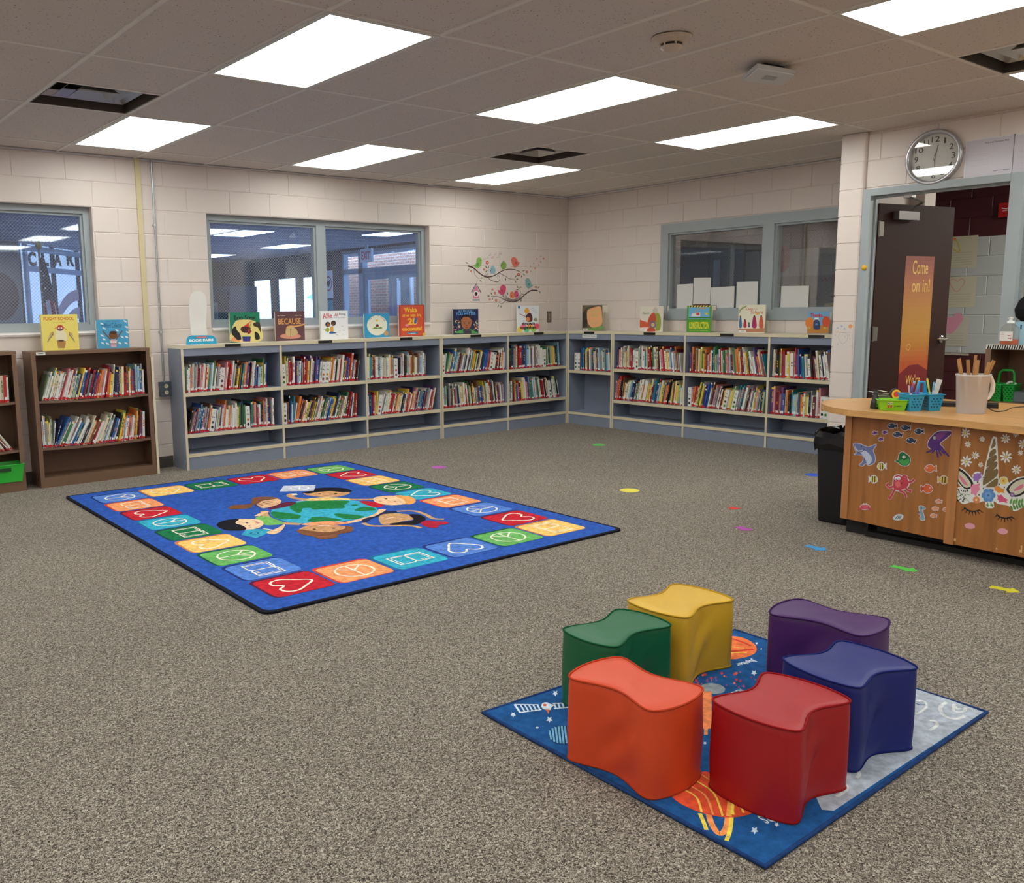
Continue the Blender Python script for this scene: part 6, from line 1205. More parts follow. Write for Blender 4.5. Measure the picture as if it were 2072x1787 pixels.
def poster(a):
    T(a, 'Why ZA', .54, .78, .42, .15, (150, 70, 80)); T(a, 'GLASS', .62, .56, .36, .14, (120, 116, 120)); rn = random.Random(6)
    for k in range(26): x, y = rn.uniform(.02, .9), rn.uniform(.05, .55); a.line(F(a, [(x, y), (x+.07, y+.01)]), .004, rn.choice([(70, 80, 90), (60, 90, 110), (120, 60, 60), (80, 80, 80)]))
    T(a, 'helpful', .7, .4, .16, .07, (60, 80, 100)); T(a, 'students', .68, .3, .2, .06, (60, 80, 100)); T(a, 'are creative', .68, .2, .26, .06, (60, 70, 80))
sheet(1572, 560, 1735, 636, (150, 148, 146), 'large handwritten paper seen through the right pane of the internal window', poster)
p = onX(1583, 530, CX-.02); tag(MB().lathe((CX-.02, p.y, p.z), [(.001, 0), (.1, .004), (.12, .012)], M((176, 40, 50), 'plastic', .4), 20, axis=(1, 0, 0)).build('red_balloon_cutout'), 'red round paper cut-out on the wall behind the internal window', 'cut-out')
for o in [bpy.data.objects['red_balloon_cutout']]: o.scale = (1, .8, 1.35)
# white papers taped to the glass of the internal window
for k, (u0, v0, u1, v1, ln) in enumerate(((1370, 576, 1401, 626, 'leftmost, narrow one'), (1404, 562, 1437, 615, 'tall one, second from the left'), (1439, 582, 1485, 624, 'low wide one in mid left pane'), (1491, 571, 1532, 624, 'rightmost one of the left pane'), (1581, 579, 1635, 628, 'single one on the right pane'))):
    x = .04; p = onX(u0, v0, x); q_ = onX(u1, v1, x); w_, h_ = p.y-q_.y, p.z-q_.z; rn = random.Random(k); a = Art(V((x, p.y, q_.z)), V((0, -1, rn.uniform(-.03, .03))), (0, 0, 1), (-1, 0, 0), .0008)
    a.poly([(0, 0), (w_, 0), (w_, h_), (0, h_)], (216, 214, 210)); o = a.build('window_paper'); tag(o, 'blank white paper on the internal window glass, '+ln, 'paper sheet', 'white papers taped to the internal window')
# ================================================================== DESK
DT, DU = .757, .722; OAK = M((208, 156, 96), 'woodtop', .28); PLY = M((164, 106, 54), 'wood', .4); POST = M((182, 122, 72), 'wood', .4); BKB = M((18, 17, 18), 'paint', .6)
rim = [onZ(u, v, DT) for u, v in ((1661, 815), (1667, 819), (1679, 823), (1696, 826.5), (1714, 829.5), (1760, 833.5), (1808, 837.5), (1928, 849), (2066, 864))]
far = [onZ(u, v, DT) for u, v in ((1664, 811.5), (1680, 808.7), (1700, 807), (1761, 805), (1830, 804.5), (1900, 807))]
dd = (rim[-1]-rim[-2]).normalized(); end = rim[-1]+dd*.9; bk = V((far[-1].x+.02, end.y, DT))
top = [(p.x, p.y) for p in rim]+[(end.x, end.y), (bk.x, bk.y)]+[(p.x, p.y) for p in far[::-1]]
desk = thing('library_desk', (-2.6, -5.6, 0), 'honey coloured wooden library desk with rounded top and stickers on its front', 'desk')
m = MB(); m.prism(top, DU, DT, OAK); m.build('desktop', desk, .012)
A0, A1, A2 = V((-2.873, -5.02, 0)), V((-2.966, -5.644, 0)), V((-2.99, -6.95, 0)); PB = .088
def panel(p, q, z0, z1, th, mat, nm, off=0):
    d = (q-p).normalized(); n = V((d.y, -d.x, 0)); n = n if n.x < 0 else -n; O = p+n*off+V((0, 0, z0)); A = q-p; B = -n*th
    if A.cross(B).z < 0: O = O+A; A = -A
    return MB().obox(O, A, B, V((0, 0, z1-z0)), mat).build(nm, desk)
panel(A0, A1, PB, DU, .02, PLY, 'front_panel'); panel(A1+V((0, -.045, 0)), A2, PB-.01, DU, .02, PLY, 'front_panel', .012)
d = (A1-A0).normalized(); panel(A0-d*.005, A0+d*.038, PB, DU, .03, POST, 'corner_post', .008); panel(A1-V((0, .0, 0)), A1+V((0, -.048, 0)), PB-.012, DU, .03, POST, 'corner_post', .02)
MB().box(A0.x+.02, A0.y-.02, PB, -2.2, A0.y-.001, DU, PLY).build('side_panel', desk)
m = MB(); m.box(-2.83, -5.16, 0, -2.3, -5.03, PB-.001, BKB).box(-2.86, -6.9, .0, -2.3, -5.16, .03, BKB).box(-2.2-.6, -6.9, .03, -2.3, -5.2, PB-.001, BKB); m.build('plinth', desk)  # black boxes past the corner block stand in for shade under the desk
MB().box(-2.97, -6.95, PB, -2.2, -6.93, DU-.001, PLY).build('side_panel', desk)
# stickers on the two front panels, each a part of the desk
def surf(p, q, off):
    d = (q-p).normalized(); n = V((d.y, -d.x, 0)); n = n if n.x < 0 else -n; return p+n*off, d, n
O1, D1, N1 = surf(A0, A1, .0006); O2, D2, N2 = surf(A1+V((0, -.045, 0)), A2, .0126)
ZS = (1690, 830, 5.424)
def stk(s): 
    o, d, n = (O1, D1, N1) if s == 1 else (O2, D2, N2); a = Art(o, d, (0, 0, 1), n, .0002); return a, zz(a, ZS)
OUT = (214, 206, 214)
def halo(a, P, col=OUT, g=.006):
    cx = sum(p[0] for p in P)/len(P); cy = sum(p[1] for p in P)/len(P); Q = []
    for i, p in enumerate(P):
        x, y = P[(i+1) % len(P)][0]-P[i-1][0], P[(i+1) % len(P)][1]-P[i-1][1]; L = math.hypot(x, y) or 1; nx, ny = y/L, -x/L
        ar = sum(P[k-1][0]*P[k][1]-P[k][0]*P[k-1][1] for k in range(len(P))); s = 1 if ar > 0 else -1; Q.append((p[0]+nx*g*s, p[1]+ny*g*s))
    a.poly(Q, col)
def fish(nm, lab, cx, cy, w_, h_, body, fin, r=0, flip=1, stripes=None):
    a, z = stk(1); c_, s_ = math.cos(r), math.sin(r)
    tr = lambda pts: z([(cx+flip*(x*c_-y*s_)*w_, cy+(x*s_+y*c_)*h_) for x, y in pts])
    P = smooth(tr([(-.5, .05), (-.3, -.32), (.05, -.42), (.3, -.15), (.5, -.35), (.47, .0), (.5, .35), (.3, .15), (.05, .42), (-.3, .35)]), 3); halo(a, P, g=.003); a.poly(P, fin); a.poly(tr(ell(-.1, 0, .36, .36, 14)), body)
    if stripes:
        for x in (-.2, .05): a.line(tr([(x, -.34), (x+.04, .34)]), .006, stripes)
    a.poly(tr(ell(-.3, -.08, .07, .09, 8)), (236, 236, 236)); a.poly(tr(ell(-.31, -.08, .035, .05, 6)), (20, 20, 20)); o = a.build(nm, desk); o['label'] = lab
for x, y, r in ((628, 174, 0), (775, 193, .05), (922, 233, -.05), (688, 267, .2), (833, 334, .35)): fish('fish_sticker', 'dark blue fish sticker', x, y, 105, 68, (44, 66, 92), (26, 34, 50), r)
for x, y in ((437, 250), (545, 243), (500, 318)): fish('fish_sticker', 'tiny purple fish sticker', x, y, 58, 44, (110, 50, 130), (90, 40, 110))
for x, y, f in ((512, 615, 1), (418, 758, -1)): fish('fish_sticker', 'black, white and yellow fish sticker', x, y, 100, 100, (226, 206, 90), (224, 226, 224), 0, f, (34, 32, 34))
fish('fish_sticker', 'orange fish sticker', 1048, 640, 130, 96, (222, 110, 60), (206, 120, 60)); fish('fish_sticker', 'yellow fish sticker', 1185, 765, 120, 100, (216, 186, 70), (206, 176, 100), 0, -1, (50, 40, 70)); fish('fish_sticker', 'round orange fish sticker', 1005, 862, 128, 110, (214, 100, 54), (190, 70, 50), 0, -1)
for x, y in ((1137, 1000), (1098, 1082), (1080, 1158), (1215, 1092)): fish('fish_sticker', 'tiny peach fish sticker', x, y, 68, 46, (222, 150, 110), (210, 130, 90), .15)
def free(nm, lab, body, col, more, s=1, g=.0035, hc=OUT):
    a, z = stk(s); P = smooth(z(body), 4); halo(a, P, hc, g); a.poly(P, col); more(a, z); o = a.build(nm, desk); o['label'] = lab
def m_shark(a, z): a.blob(z([(215, 390), (250, 440), (320, 440), (390, 500), (400, 560), (360, 600), (330, 540), (290, 480), (230, 440)]), (196, 206, 226)); a.line(smooth(z([(245, 462), (290, 455), (325, 430)]), 3, False), .004, (70, 40, 60)); a.poly(z(ell(288, 398, 7, 6, 8)), (30, 34, 60))
free('shark_sticker', 'blue grey shark sticker', [(202, 370), (270, 372), (330, 395), (370, 405), (452, 376), (415, 440), (438, 510), (430, 575), (370, 605), (335, 585), (300, 612), (265, 602), (300, 570), (310, 510), (280, 490), (205, 485), (235, 470), (215, 420)], (112, 124, 170), m_shark)
def m_green(a, z): a.blob(z([(700, 560), (770, 530), (815, 540), (805, 590), (750, 605)]), (70, 160, 80)); a.poly(z(ell(755, 515, 20, 16, 10)), (232, 232, 226)); a.poly(z(ell(760, 515, 7, 7, 8)), (20, 20, 20)); a.line(z([(745, 545), (795, 530)]), .004, (20, 50, 30))
free('fish_sticker', 'green round fish sticker', [(655, 558), (690, 545), (700, 490), (730, 460), (770, 475), (815, 515), (822, 570), (790, 608), (730, 605), (690, 575)], (34, 110, 60), m_green)
def m_squid(a, z):
    for k, (x, y) in enumerate(((1000, 465), (1060, 470), (1130, 520), (1170, 500), (1205, 480), (1250, 508))): a.line(smooth(z([(1080+k*18, 400), (1060+k*26, 440), (x, y)]), 4, False), .009, (84, 44, 120))
    a.poly(z(ell(1092, 305, 17, 18, 10)), (190, 190, 160)); a.poly(z(ell(1096, 305, 8, 9, 8)), (20, 20, 20)); a.blob(z([(1110, 270), (1160, 245), (1230, 240), (1180, 300), (1130, 330)]), (124, 60, 130))
free('squid_sticker', 'purple squid sticker', [(1060, 290), (1110, 245), (1170, 230), (1286, 238), (1240, 290), (1190, 330), (1150, 370), (1190, 420), (1150, 440), (1090, 440), (1020, 400), (1025, 340)], (86, 46, 124), m_squid)
TENT = ([(650, 830), (600, 850), (565, 820), (590, 810)], [(660, 860), (630, 920), (600, 970), (590, 950)], [(700, 880), (760, 910), (775, 960)], [(760, 830), (800, 880), (830, 880), (820, 900)], [(780, 780), (830, 790), (870, 755)], [(735, 760), (750, 725), (785, 735), (775, 760)])
def m_oct(a, z):
    for P in TENT: a.line(smooth(z(P), 4, False), [.019, .018]+[.016]*99, OUT)
    for P in TENT: a.line(smooth(z(P), 4, False), .012, (196, 70, 84))
    a.poly(smooth(z([(640, 790), (650, 735), (690, 715), (735, 730), (800, 765), (800, 830), (740, 870), (680, 880), (640, 850)]), 4), (198, 66, 82))
    a.poly(z(ell(668, 752, 18, 18, 10)), (226, 230, 236)); a.poly(z(ell(700, 748, 20, 20, 10)), (226, 230, 236)); a.poly(z(ell(672, 758, 7, 7, 8)), (30, 30, 60)); a.poly(z(ell(702, 755, 7, 7, 8)), (30, 30, 60)); a.line(smooth(z([(680, 800), (715, 810), (740, 795)]), 3, False), .005, (120, 20, 40)); a.blob(z([(660, 800), (700, 775), (720, 830), (680, 850)]), (222, 110, 110))
free('octopus_sticker', 'red octopus sticker', [(640, 790), (650, 735), (690, 715), (735, 730), (800, 765), (800, 830), (740, 870), (680, 880), (640, 850)], (198, 66, 82), m_oct, g=.006)
def m_crab(a, z):
    for sx in (-1, 1):
        for k in range(3): a.line(z([(328+sx*20, 1075), (328+sx*(55+k*8), 1075+k*10), (328+sx*(70+k*2), 1105-k*4)]), .004, (206, 70, 90))
    for x in (315, 342): a.poly(z(ell(x, 1030, 10, 11, 8)), (226, 220, 220)); a.poly(z(ell(x, 1030, 4, 4, 6)), (30, 20, 20))
free('crab_sticker', 'small pink crab sticker', [(275, 1060), (300, 1040), (355, 1040), (380, 1062), (360, 1085), (300, 1088)], (214, 96, 110), m_crab)
free('seahorse_sticker', 'grey blue seahorse sticker', [(920, 1060), (950, 1052), (990, 1080), (955, 1095), (965, 1130), (975, 1165), (980, 1200), (945, 1205), (930, 1180), (945, 1160), (915, 1130), (925, 1095)], (130, 160, 176), lambda a, z: (a.poly(z(ell(945, 1075, 6, 6, 8)), (20, 20, 20)), a.poly(z([(905, 1120), (920, 1105), (922, 1145)]), (150, 40, 60))))
free('shell_sticker', 'white and teal shell sticker', [(640, 1185), (680, 1150), (735, 1152), (740, 1180), (700, 1205), (655, 1200)], (206, 220, 222), lambda a, z: [a.line(z([(660+k*22, 1195), (690+k*18, 1158)]), .004, (50, 80, 90)) for k in range(3)])
WH = (232, 232, 228)
def daisy(x, y, r):
    a, z = stk(2)
    for k in range(8): an = k*PI/4+.2; P = [(x+r*(.62*math.cos(an)+.4*math.cos(q)*math.cos(an)-.17*math.sin(q)*math.sin(an)), y+r*(.62*math.sin(an)+.4*math.cos(q)*math.sin(an)+.17*math.sin(q)*math.cos(an))) for q in [2*PI*i/10 for i in range(10)]]; a.tri(z(P), tessellate_polygon([[V((p[0], p[1], 0)) for p in z(P)]]), WH, 1)
    a.used.append((-9, 9, -9, 9, 1)); a.poly(z(ell(x, y, r*.2, r*.2, 10)), (230, 216, 130)); o = a.build('daisy_sticker', desk); o['label'] = 'white daisy sticker'
for x, y, r in ((1428, 252, 58), (1615, 320, 32), (1870, 313, 54), (1982, 267, 34), (2060, 372, 54), (1455, 374, 36), (1537, 497, 44), (1438, 562, 66), (1596, 601, 30), (1875, 514, 68), (2036, 467, 32), (1988, 653, 55)): daisy(x, y, r)
a, z = stk(2); hp = z([(1745, 295), (1762, 300), (1768, 400), (1775, 560), (1780, 740), (1785, 830), (1700, 848), (1618, 835), (1625, 780), (1650, 640), (1690, 480), (1725, 340)]); halo(a, hp, WH, .006); a.poly(hp, (232, 228, 214))
for P in ([(1745, 312), (1756, 330), (1758, 390), (1712, 420), (1730, 350)], [(1705, 450), (1755, 425), (1764, 470), (1700, 520), (1690, 500)], [(1680, 540), (1760, 490), (1768, 545), (1670, 625), (1662, 600)], [(1662, 640), (1766, 560), (1772, 620), (1650, 730), (1642, 700)], [(1640, 740), (1772, 640), (1776, 720), (1640, 820), (1622, 800)], [(1660, 830), (1778, 745), (1780, 820), (1740, 842), (1690, 846)]): a.blob(z(P), (126, 104, 66), n=3)
o = a.build('unicorn_horn_sticker', desk); o['label'] = 'brown and white spiral horn sticker'
a, z = stk(2)
a.blob(z([(1310, 860), (1400, 840), (1480, 800), (1520, 690), (1590, 680), (1640, 760), (1700, 850), (1780, 820), (1810, 740), (1880, 735), (1910, 800), (1990, 850), (2072, 900), (2120, 1000), (2040, 1080), (1960, 1110), (1900, 1050), (1790, 1030), (1740, 1000), (1740, 1070), (1660, 1070), (1640, 1000), (1560, 1020), (1490, 1010), (1400, 1030), (1330, 950)]), WH)
for P, P2, P3 in (([(1322, 630), (1400, 660), (1480, 740), (1520, 830), (1440, 870), (1360, 800), (1325, 720)], [(1335, 660), (1400, 690), (1470, 770), (1490, 830), (1430, 850), (1370, 790), (1338, 720)], [(1362, 720), (1400, 740), (1460, 828), (1400, 800)]), ([(2072, 740), (1990, 760), (1920, 810), (1880, 880), (1960, 950), (2050, 930), (2120, 860), (2120, 760)], [(2060, 760), (1990, 780), (1930, 830), (1910, 880), (1970, 930), (2040, 910), (2100, 850), (2105, 770)], [(2064, 812), (2010, 835), (1955, 885), (2010, 880), (2060, 850)])):
    Q = smooth(z(P), 4); halo(a, Q, WH, .006); a.poly(Q, (34, 30, 30)); a.blob(z(P2), (214, 208, 184)); a.blob(z(P3), (222, 130, 150))
def flower(x, y, r, c, c2, n=5):
    for k in range(n): a.poly(z(ell(x+r*.55*math.cos(k*2*PI/n), y+r*.55*math.sin(k*2*PI/n), r*.45, r*.45, 10)), c)
    a.poly(z(ell(x, y, r*.3, r*.3, 10)), c2)
flower(1850, 775, 44, (234, 206, 110), (200, 150, 60), 6); flower(1683, 935, 78, (98, 146, 206), (160, 196, 232), 6); flower(1683, 935, 44, (120, 166, 220), (70, 110, 180), 5); flower(1550, 985, 40, (224, 140, 90), (240, 220, 160), 8); flower(1944, 928, 28, (150, 110, 170), (210, 190, 220), 7)
PET = lambda P: [P[i//2] if i % 2 == 0 else ((P[i//2][0]+P[(i//2+1) % len(P)][0])/2*.82+sum(q[0] for q in P)/len(P)*.18, (P[i//2][1]+P[(i//2+1) % len(P)][1])/2*.82+sum(q[1] for q in P)/len(P)*.18) for i in range(2*len(P))]
for P, c in (([(1505, 740), (1520, 700), (1560, 690), (1612, 680), (1605, 740), (1570, 785), (1520, 780)], (156, 112, 190)), ([(1480, 840), (1510, 810), (1590, 800), (1590, 870), (1545, 945), (1490, 920)], (232, 140, 170)), ([(1740, 840), (1790, 830), (1860, 870), (1860, 910), (1790, 910), (1750, 880)], (232, 150, 60)), ([(1775, 930), (1820, 925), (1895, 985), (1890, 1020), (1800, 1010), (1780, 980)], (220, 90, 130)), ([(1655, 1040), (1675, 1010), (1690, 1050), (1670, 1070)], (100, 150, 80)), ([(1705, 1010), (1740, 1045), (1735, 1068), (1700, 1050)], (100, 150, 80))): a.blob(z(PET(P)), c, n=3)
for k in range(5):
    x = 1930+k*30; a.poly(z(ell(x, 1000+10*(k % 2), 13, 34, 10, rot=.3)), (110, 160, 80)); a.poly(z(ell(x+6, 1075-8*k, 13, 30, 10, rot=-.4)), (96, 146, 76))
rn = random.Random(9)
a.line(smooth(z([(1310, 870), (1380, 920), (1470, 1000)]), 4, False), .0025, (110, 150, 90)); a.line(smooth(z([(1340, 960), (1400, 920), (1480, 930)]), 4, False), .0025, (110, 150, 90))
for k in range(26): x, y = rn.uniform(1325, 1470), rn.uniform(870, 1010); a.poly(z(ell(x, y, 7, 8, 8)), (60, 56, 60))
for x, y in ((1565, 790), (1632, 738), (1448, 880), (1580, 930), (1628, 860), (1733, 880), (1800, 815), (1858, 845)): a.poly(z(ell(x, y, 9, 10, 8)), (90, 80, 70))
o = a.build('flower_crown_sticker', desk); o['label'] = 'unicorn ears and flower crown sticker'
for k, (cx, cy) in enumerate(((1490, 1090), (1845, 1165))):
    a, z = stk(2); P = [(cx-108, cy-12), (cx-50, cy-25+0), (cx-70, cy-20), (cx-20, cy+12), (cx+40, cy+20), (cx+105, cy)]; a.line(smooth(z([(cx-75, cy-22), (cx-30, cy+10), (cx+30, cy+22), (cx+100, cy+6)]), 5, False), .007, (24, 22, 24))
    for q in range(7):
        x = cx-65+q*27; y = cy+[-10, 6, 14, 20, 22, 18, 12][q]; a.line(z([(x, y), (x-38+q*13, y+[22, 34, 44, 52, 46, 38, 24][q])]), [.006, .002], (24, 22, 24))
    o = a.build('eyelash_sticker', desk); o['label'] = 'black closed eyelash sticker'
    a, z = stk(2); a.poly(z(ell(cx-12+k*5, cy+182-k*17, 58, 32, 20, rot=.12)), (226, 160, 176)); o = a.build('cheek_sticker', desk); o['label'] = 'pink oval cheek sticker'
a, z = stk(2)
for P in ([(1272, 1425), (1285, 1403), (1328, 1412), (1322, 1440)], [(2035, 1490), (2055, 1485), (2050, 1562), (2018, 1558), (2020, 1535), (2040, 1530)], [(1755, 1530), (1770, 1508), (1790, 1530)]): a.poly(z(P), (222, 186, 130))
a.build('chipped_veneer', desk)
# ================================================================== THINGS ON AND AROUND THE DESK
def vz(P, u, v): return hit(u, v, P, (FW.x, FW.y, 0)).z          # height of a pixel on the upright plane through P
def vx(P, u, v): q = hit(u, v, P, (FW.x, FW.y, 0)); return (q-P).dot(V((RT.x, RT.y, 0)).normalized())
SD = V((RT.x, RT.y, 0)).normalized(); BKD = V((FW.x, FW.y, 0)).normalized()
ZT = DT+.0006
# jug of wooden sticks
P0 = onZ(1963, 838, DT); P0 = P0+BKD*.05; P0.z = ZT; hw = .058; ht = vz(P0, 1963, 757)-ZT
wl = vx(P0, 1937, 840); wr = vx(P0, 1990, 840); cx_ = (wl+wr)/2; P0 = P0+SD*cx_; r0 = (wr-wl)/2*.98; r1 = r0*1.16
t = thing('plastic_jug', P0, 'frosted white plastic jug holding wooden paint sticks on the desk', 'jug'); FP = see_through('frosted_plastic', (240, 238, 238), .42, .35)
m = MB(); m.lathe(P0, [(r0*.97, .001), (r0, .008), (r1, ht-.012), (r1+.004, ht-.01), (r1+.004, ht), (r1-.003, ht), (r0-.004, .012), (.001, .01)], FP, 36, cap=False).lathe(P0, [(r0*.97, 0), (r0*.97, .001)], FP, 36); m.build('jug_body', t)
hd = (SD*.96+BKD*.28).normalized()
MB().tube([P0+hd*r1+V((0, 0, ht*.93)), P0+hd*(r1+.04)+V((0, 0, ht*.9)), P0+hd*(r1+.06)+V((0, 0, ht*.72)), P0+hd*(r1+.058)+V((0, 0, ht*.52)), P0+hd*(r1+.036)+V((0, 0, ht*.36)), P0+hd*(r0+.006)+V((0, 0, ht*.3))], [.008, .011, .012, .012, .01, .008], M((226, 214, 204), 'plastic', .4), 12).build('handle', t)
STW = M((176, 128, 74), 'wood', .6)
for k, (u, v) in enumerate(((1940, 726), (1949, 726), (1957, 728), (1972, 728), (1978, 719), (1985, 731), (1998, 733), (2007, 729))):
    bs = P0+SD*(-.03+.008*k)+BKD*(.02*math.sin(k*2.1)); bs.z = ZT+.014; tp = P0+SD*vx(P0, u, v)+BKD*(.03*math.sin(k*1.7)); tp.z = vz(P0, u, v)
    # keep the stick inside the mouth of the jug
    f = (ht-.005)/(tp.z-ZT); q = bs+(tp-bs)*f; off = V((q.x-P0.x, q.y-P0.y, 0)); 
    if off.length > r1-.018: bs = bs+(off.normalized()*(r1-.018)-off)/(1-f+.0001)*.35 if f < .9 else bs
    D = (tp-bs).normalized(); A = (SD*math.cos(k*.9)+BKD*math.sin(k*.9)); A = (A-D*A.dot(D)).normalized(); B = D.cross(A); W_, T_2 = .021, .0035
    m = MB(); m.obox(bs-A*W_/2-B*T_2/2, A*W_, B*T_2, D*(tp-bs).length, STW); tag(m.build('paint_stick'), 'wooden paint stick standing in the frosted jug', 'wooden stick', 'wooden sticks in the jug')
# blue twin caddy
P0 = onZ(1871, 832, DT)+BKD*.05; P0.z = ZT; CY2 = M((34, 150, 196), 'plastic', .3)
t = thing('twin_caddy', P0, 'bright blue two basket caddy full of pens on the desk', 'caddy'); hb = vz(P0, 1865, 797)-ZT; hh = vz(P0, 1873, 771)-ZT
def basket(P, a, b, w0, w1, l0, l1, h, mat, nm, par, holes=True, th=.003):
    """tapered open basket: w along a, l along b, 0 = bottom and 1 = top sizes"""
    m = MB(); up = V((0, 0, 1)); z0 = V((0, 0, .0))
    def c(w, l, z): return [P+a*(sx*w/2)+b*(sy*l/2)+up*z for sx, sy in ((-1, -1), (1, -1), (1, 1), (-1, 1))]
    Ob, Ot, It, Ib = c(w0, l0, 0), c(w1, l1, h), c(w1-2*th, l1-2*th, h), c(w0-2*th, l0-2*th, th)
    fl = a.cross(b).z < 0
    def ad(vs, fs): m.add(vs, [f[::-1] for f in fs] if fl else fs, mat)
    ad(Ob, [(3, 2, 1, 0)]); ad(Ib, [(0, 1, 2, 3)]); ad(Ot+It, [(i, (i+1) % 4, 4+(i+1) % 4, 4+i) for i in range(4)]); ad(Ib+It, [((i+1) % 4, i, 4+i, 4+(i+1) % 4) for i in range(4)])
    for i in range(4):
        A, B, C_, D = Ob[i], Ob[(i+1) % 4], Ot[(i+1) % 4], Ot[i]
        ad([A, B, C_, D], [(0, 1, 2, 3)])
    rim = c(w1+.005, l1+.005, h-.0); m.tube([rim[0], (rim[0]+rim[1])/2, rim[1], (rim[1]+rim[2])/2, rim[2], (rim[2]+rim[3])/2, rim[3], (rim[3]+rim[0])/2], .0035, mat, 6, closed=True)
    o = m.build(nm, par)
    if holes:       # diamond openings on the two long sides and the ends
        hm = MB(); dk = M(tuple(int(v*.35) for v in bytes.fromhex(mat.name.split('_')[1])), 'plastic', .6)
        for i in range(4):
            A, B, C_, D = Ob[i], Ob[(i+1) % 4], Ot[(i+1) % 4], Ot[i]; nn = (B-A).cross(D-A).normalized(); nn = -nn if nn.dot((A+B+C_+D)/4-P-up*h/2) < 0 else nn
            L = (B-A).length; nc = max(3, int(L/.014)); nrw = max(3, int(h/.014))
            for r in range(1, nrw-1):
                for q in range(nc):
                    f = (q+.5+(.25 if r % 2 else -.25))/nc; g = (r+.5)/nrw
                    if not .08 < f < .92: continue
                    ct = A*(1-f)*(1-g)+B*f*(1-g)+C_*f*g+D*(1-f)*g+nn*.0008; e1 = (B-A).normalized()*(L/nc*.36); e2 = (D-A).normalized()*(h/nrw*.36)
                    vs = [ct-e1, ct-e2*.9+e1*.2, ct+e1, ct+e2*.9-e1*.2]
                    if (vs[1]-vs[0]).cross(vs[2]-vs[0]).dot(nn) < 0: vs = vs[::-1]
                    hm.add(vs, [(0, 1, 2, 3)], dk)
        hm.build('openings', par)
    return o
bw = (vx(P0, 1907, 800)-vx(P0, 1835, 800)); b_ = BKD
for sg in (-1, 1):
    Pb = P0+SD*(sg*bw*.27); basket(Pb, SD, b_, bw*.30, bw*.42, .1, .13, hb, CY2, 'basket', t)
up = V((0, 0, 1))
m = MB(); pts = [P0-SD*bw*.12+up*(hb+.002), P0-SD*bw*.09+up*(hb+(hh-hb)*.5), P0-SD*bw*.07+up*(hh-.006), P0+SD*bw*.07+up*(hh-.006), P0+SD*bw*.09+up*(hb+(hh-hb)*.5), P0+SD*bw*.12+up*(hb+.002)]
m.tube(pts, [.012, .01, .009, .009, .01, .012], CY2, 10); m.obox(P0-SD*bw*.1-b_*.05+up*(hb-.004), SD*bw*.2, b_*.1, up*.008, CY2) if SD.cross(b_).z > 0 else m.obox(P0+SD*bw*.1-b_*.05+up*(hb-.004), -SD*bw*.2, b_*.1, up*.008, CY2); m.build('handle', t)
PENS = [((1833, 779), (196, 170, 160), 'pale brown pen in the left basket, leaning left'), ((1843, 781), (60, 90, 170), 'blue capped marker in the left basket'), ((1849, 775), (200, 40, 50), 'red marker in the left basket'), ((1856, 772), (120, 190, 226), 'light blue pen standing tallest in the left basket'), ((1852, 786), (120, 90, 170), 'purple pen in the left basket'),
        ((1888, 773), (110, 170, 206), 'light blue pen in the right basket'), ((1902, 784), (150, 60, 44), 'brown red pencil in the right basket'), ((1906, 786), (80, 60, 130), 'dark purple marker in the right basket'), ((1870, 765), (214, 214, 90), 'yellow highlighter rising behind the caddy handle')]
for k, ((u, v), c, lb) in enumerate(PENS):
    sg = -1 if u < 1868 else 1; bs = P0+SD*(sg*bw*.27+.006*((k % 3)-1))+b_*(.012*((k % 4)-1.5)); bs.z = ZT+.006; tp = P0+SD*vx(P0, u, v)+b_*(.02*((k % 4)-1.5)); tp.z = vz(P0, u, v); d = (tp-bs).normalized(); L = (tp-bs).length
    t2 = thing('pen', bs, lb, 'pen', 'pens in the blue caddy'); cm_ = M(c, 'plastic'); MB().tube([bs, bs+d*L*.7], .0042, M((226, 226, 226) if k % 2 else c, 'plastic'), 10).build('barrel', t2); MB().tube([bs+d*L*.7, bs+d*(L-.004), bs+d*L], [.0052, .0052, .003], cm_, 10).build('cap', t2)
bs = P0+SD*bw*.27; bs.z = ZT+.006; tp = P0+SD*vx(P0, 1901, 768)-b_*.0; tp.z = vz(P0, 1901, 768); d = (tp-bs).normalized(); A = (SD-d*SD.dot(d)).normalized(); B = d.cross(A)
tag(MB().obox(bs-A*.014-B*.006, A*.028, B*.012, d*(tp-bs).length, M((226, 224, 218), 'plastic', .3)).build('white_eraser_stick', bevel=.004), 'thick white plastic stick standing in the right basket of the blue caddy', 'stationery')
# lime tray
P0 = onZ(1811, 831, DT)+BKD*.045; P0.z = ZT; LM = M((140, 208, 36), 'plastic', .3); ht = vz(P0, 1811, 806)-ZT; w_ = vx(P0, 1836, 815)-vx(P0, 1783, 815)
t = thing('lime_tray', P0, 'lime green plastic tray with paper slips between the slime bottle and the blue caddy', 'tray'); al = (SD*.95-BKD*.3).normalized(); be = V((-al.y, al.x, 0)); be = be if be.dot(BKD) > 0 else -be
basket(P0, al, be, w_*.82, w_, .09, .12, ht*.9, LM, 'tray_body', t, False)
a = Art(P0-be*.0565+up*.006, al, up, -be, .0006); a.w, a.h = w_, ht
for x, c in ((-.024, (226, 226, 220)), (-.010, (226, 226, 220))): a.poly(ell(x, ht*.55, .0055, .008, 10), c); a.poly(ell(x, ht*.55, .0025, .004, 8), (30, 60, 30))
for x in (-.024, -.010): a.poly(ell(x, ht*.28, .005, .008, 10), (190, 50, 40))
a.text('JUMBO', .005, ht*.2, .04, .012, (40, 80, 30), bold=.02, shear=.3); a.mb.v = [p+(-be)*(.0 if True else 0) for p in a.mb.v]; a.build('printed_face', t)
m = MB()
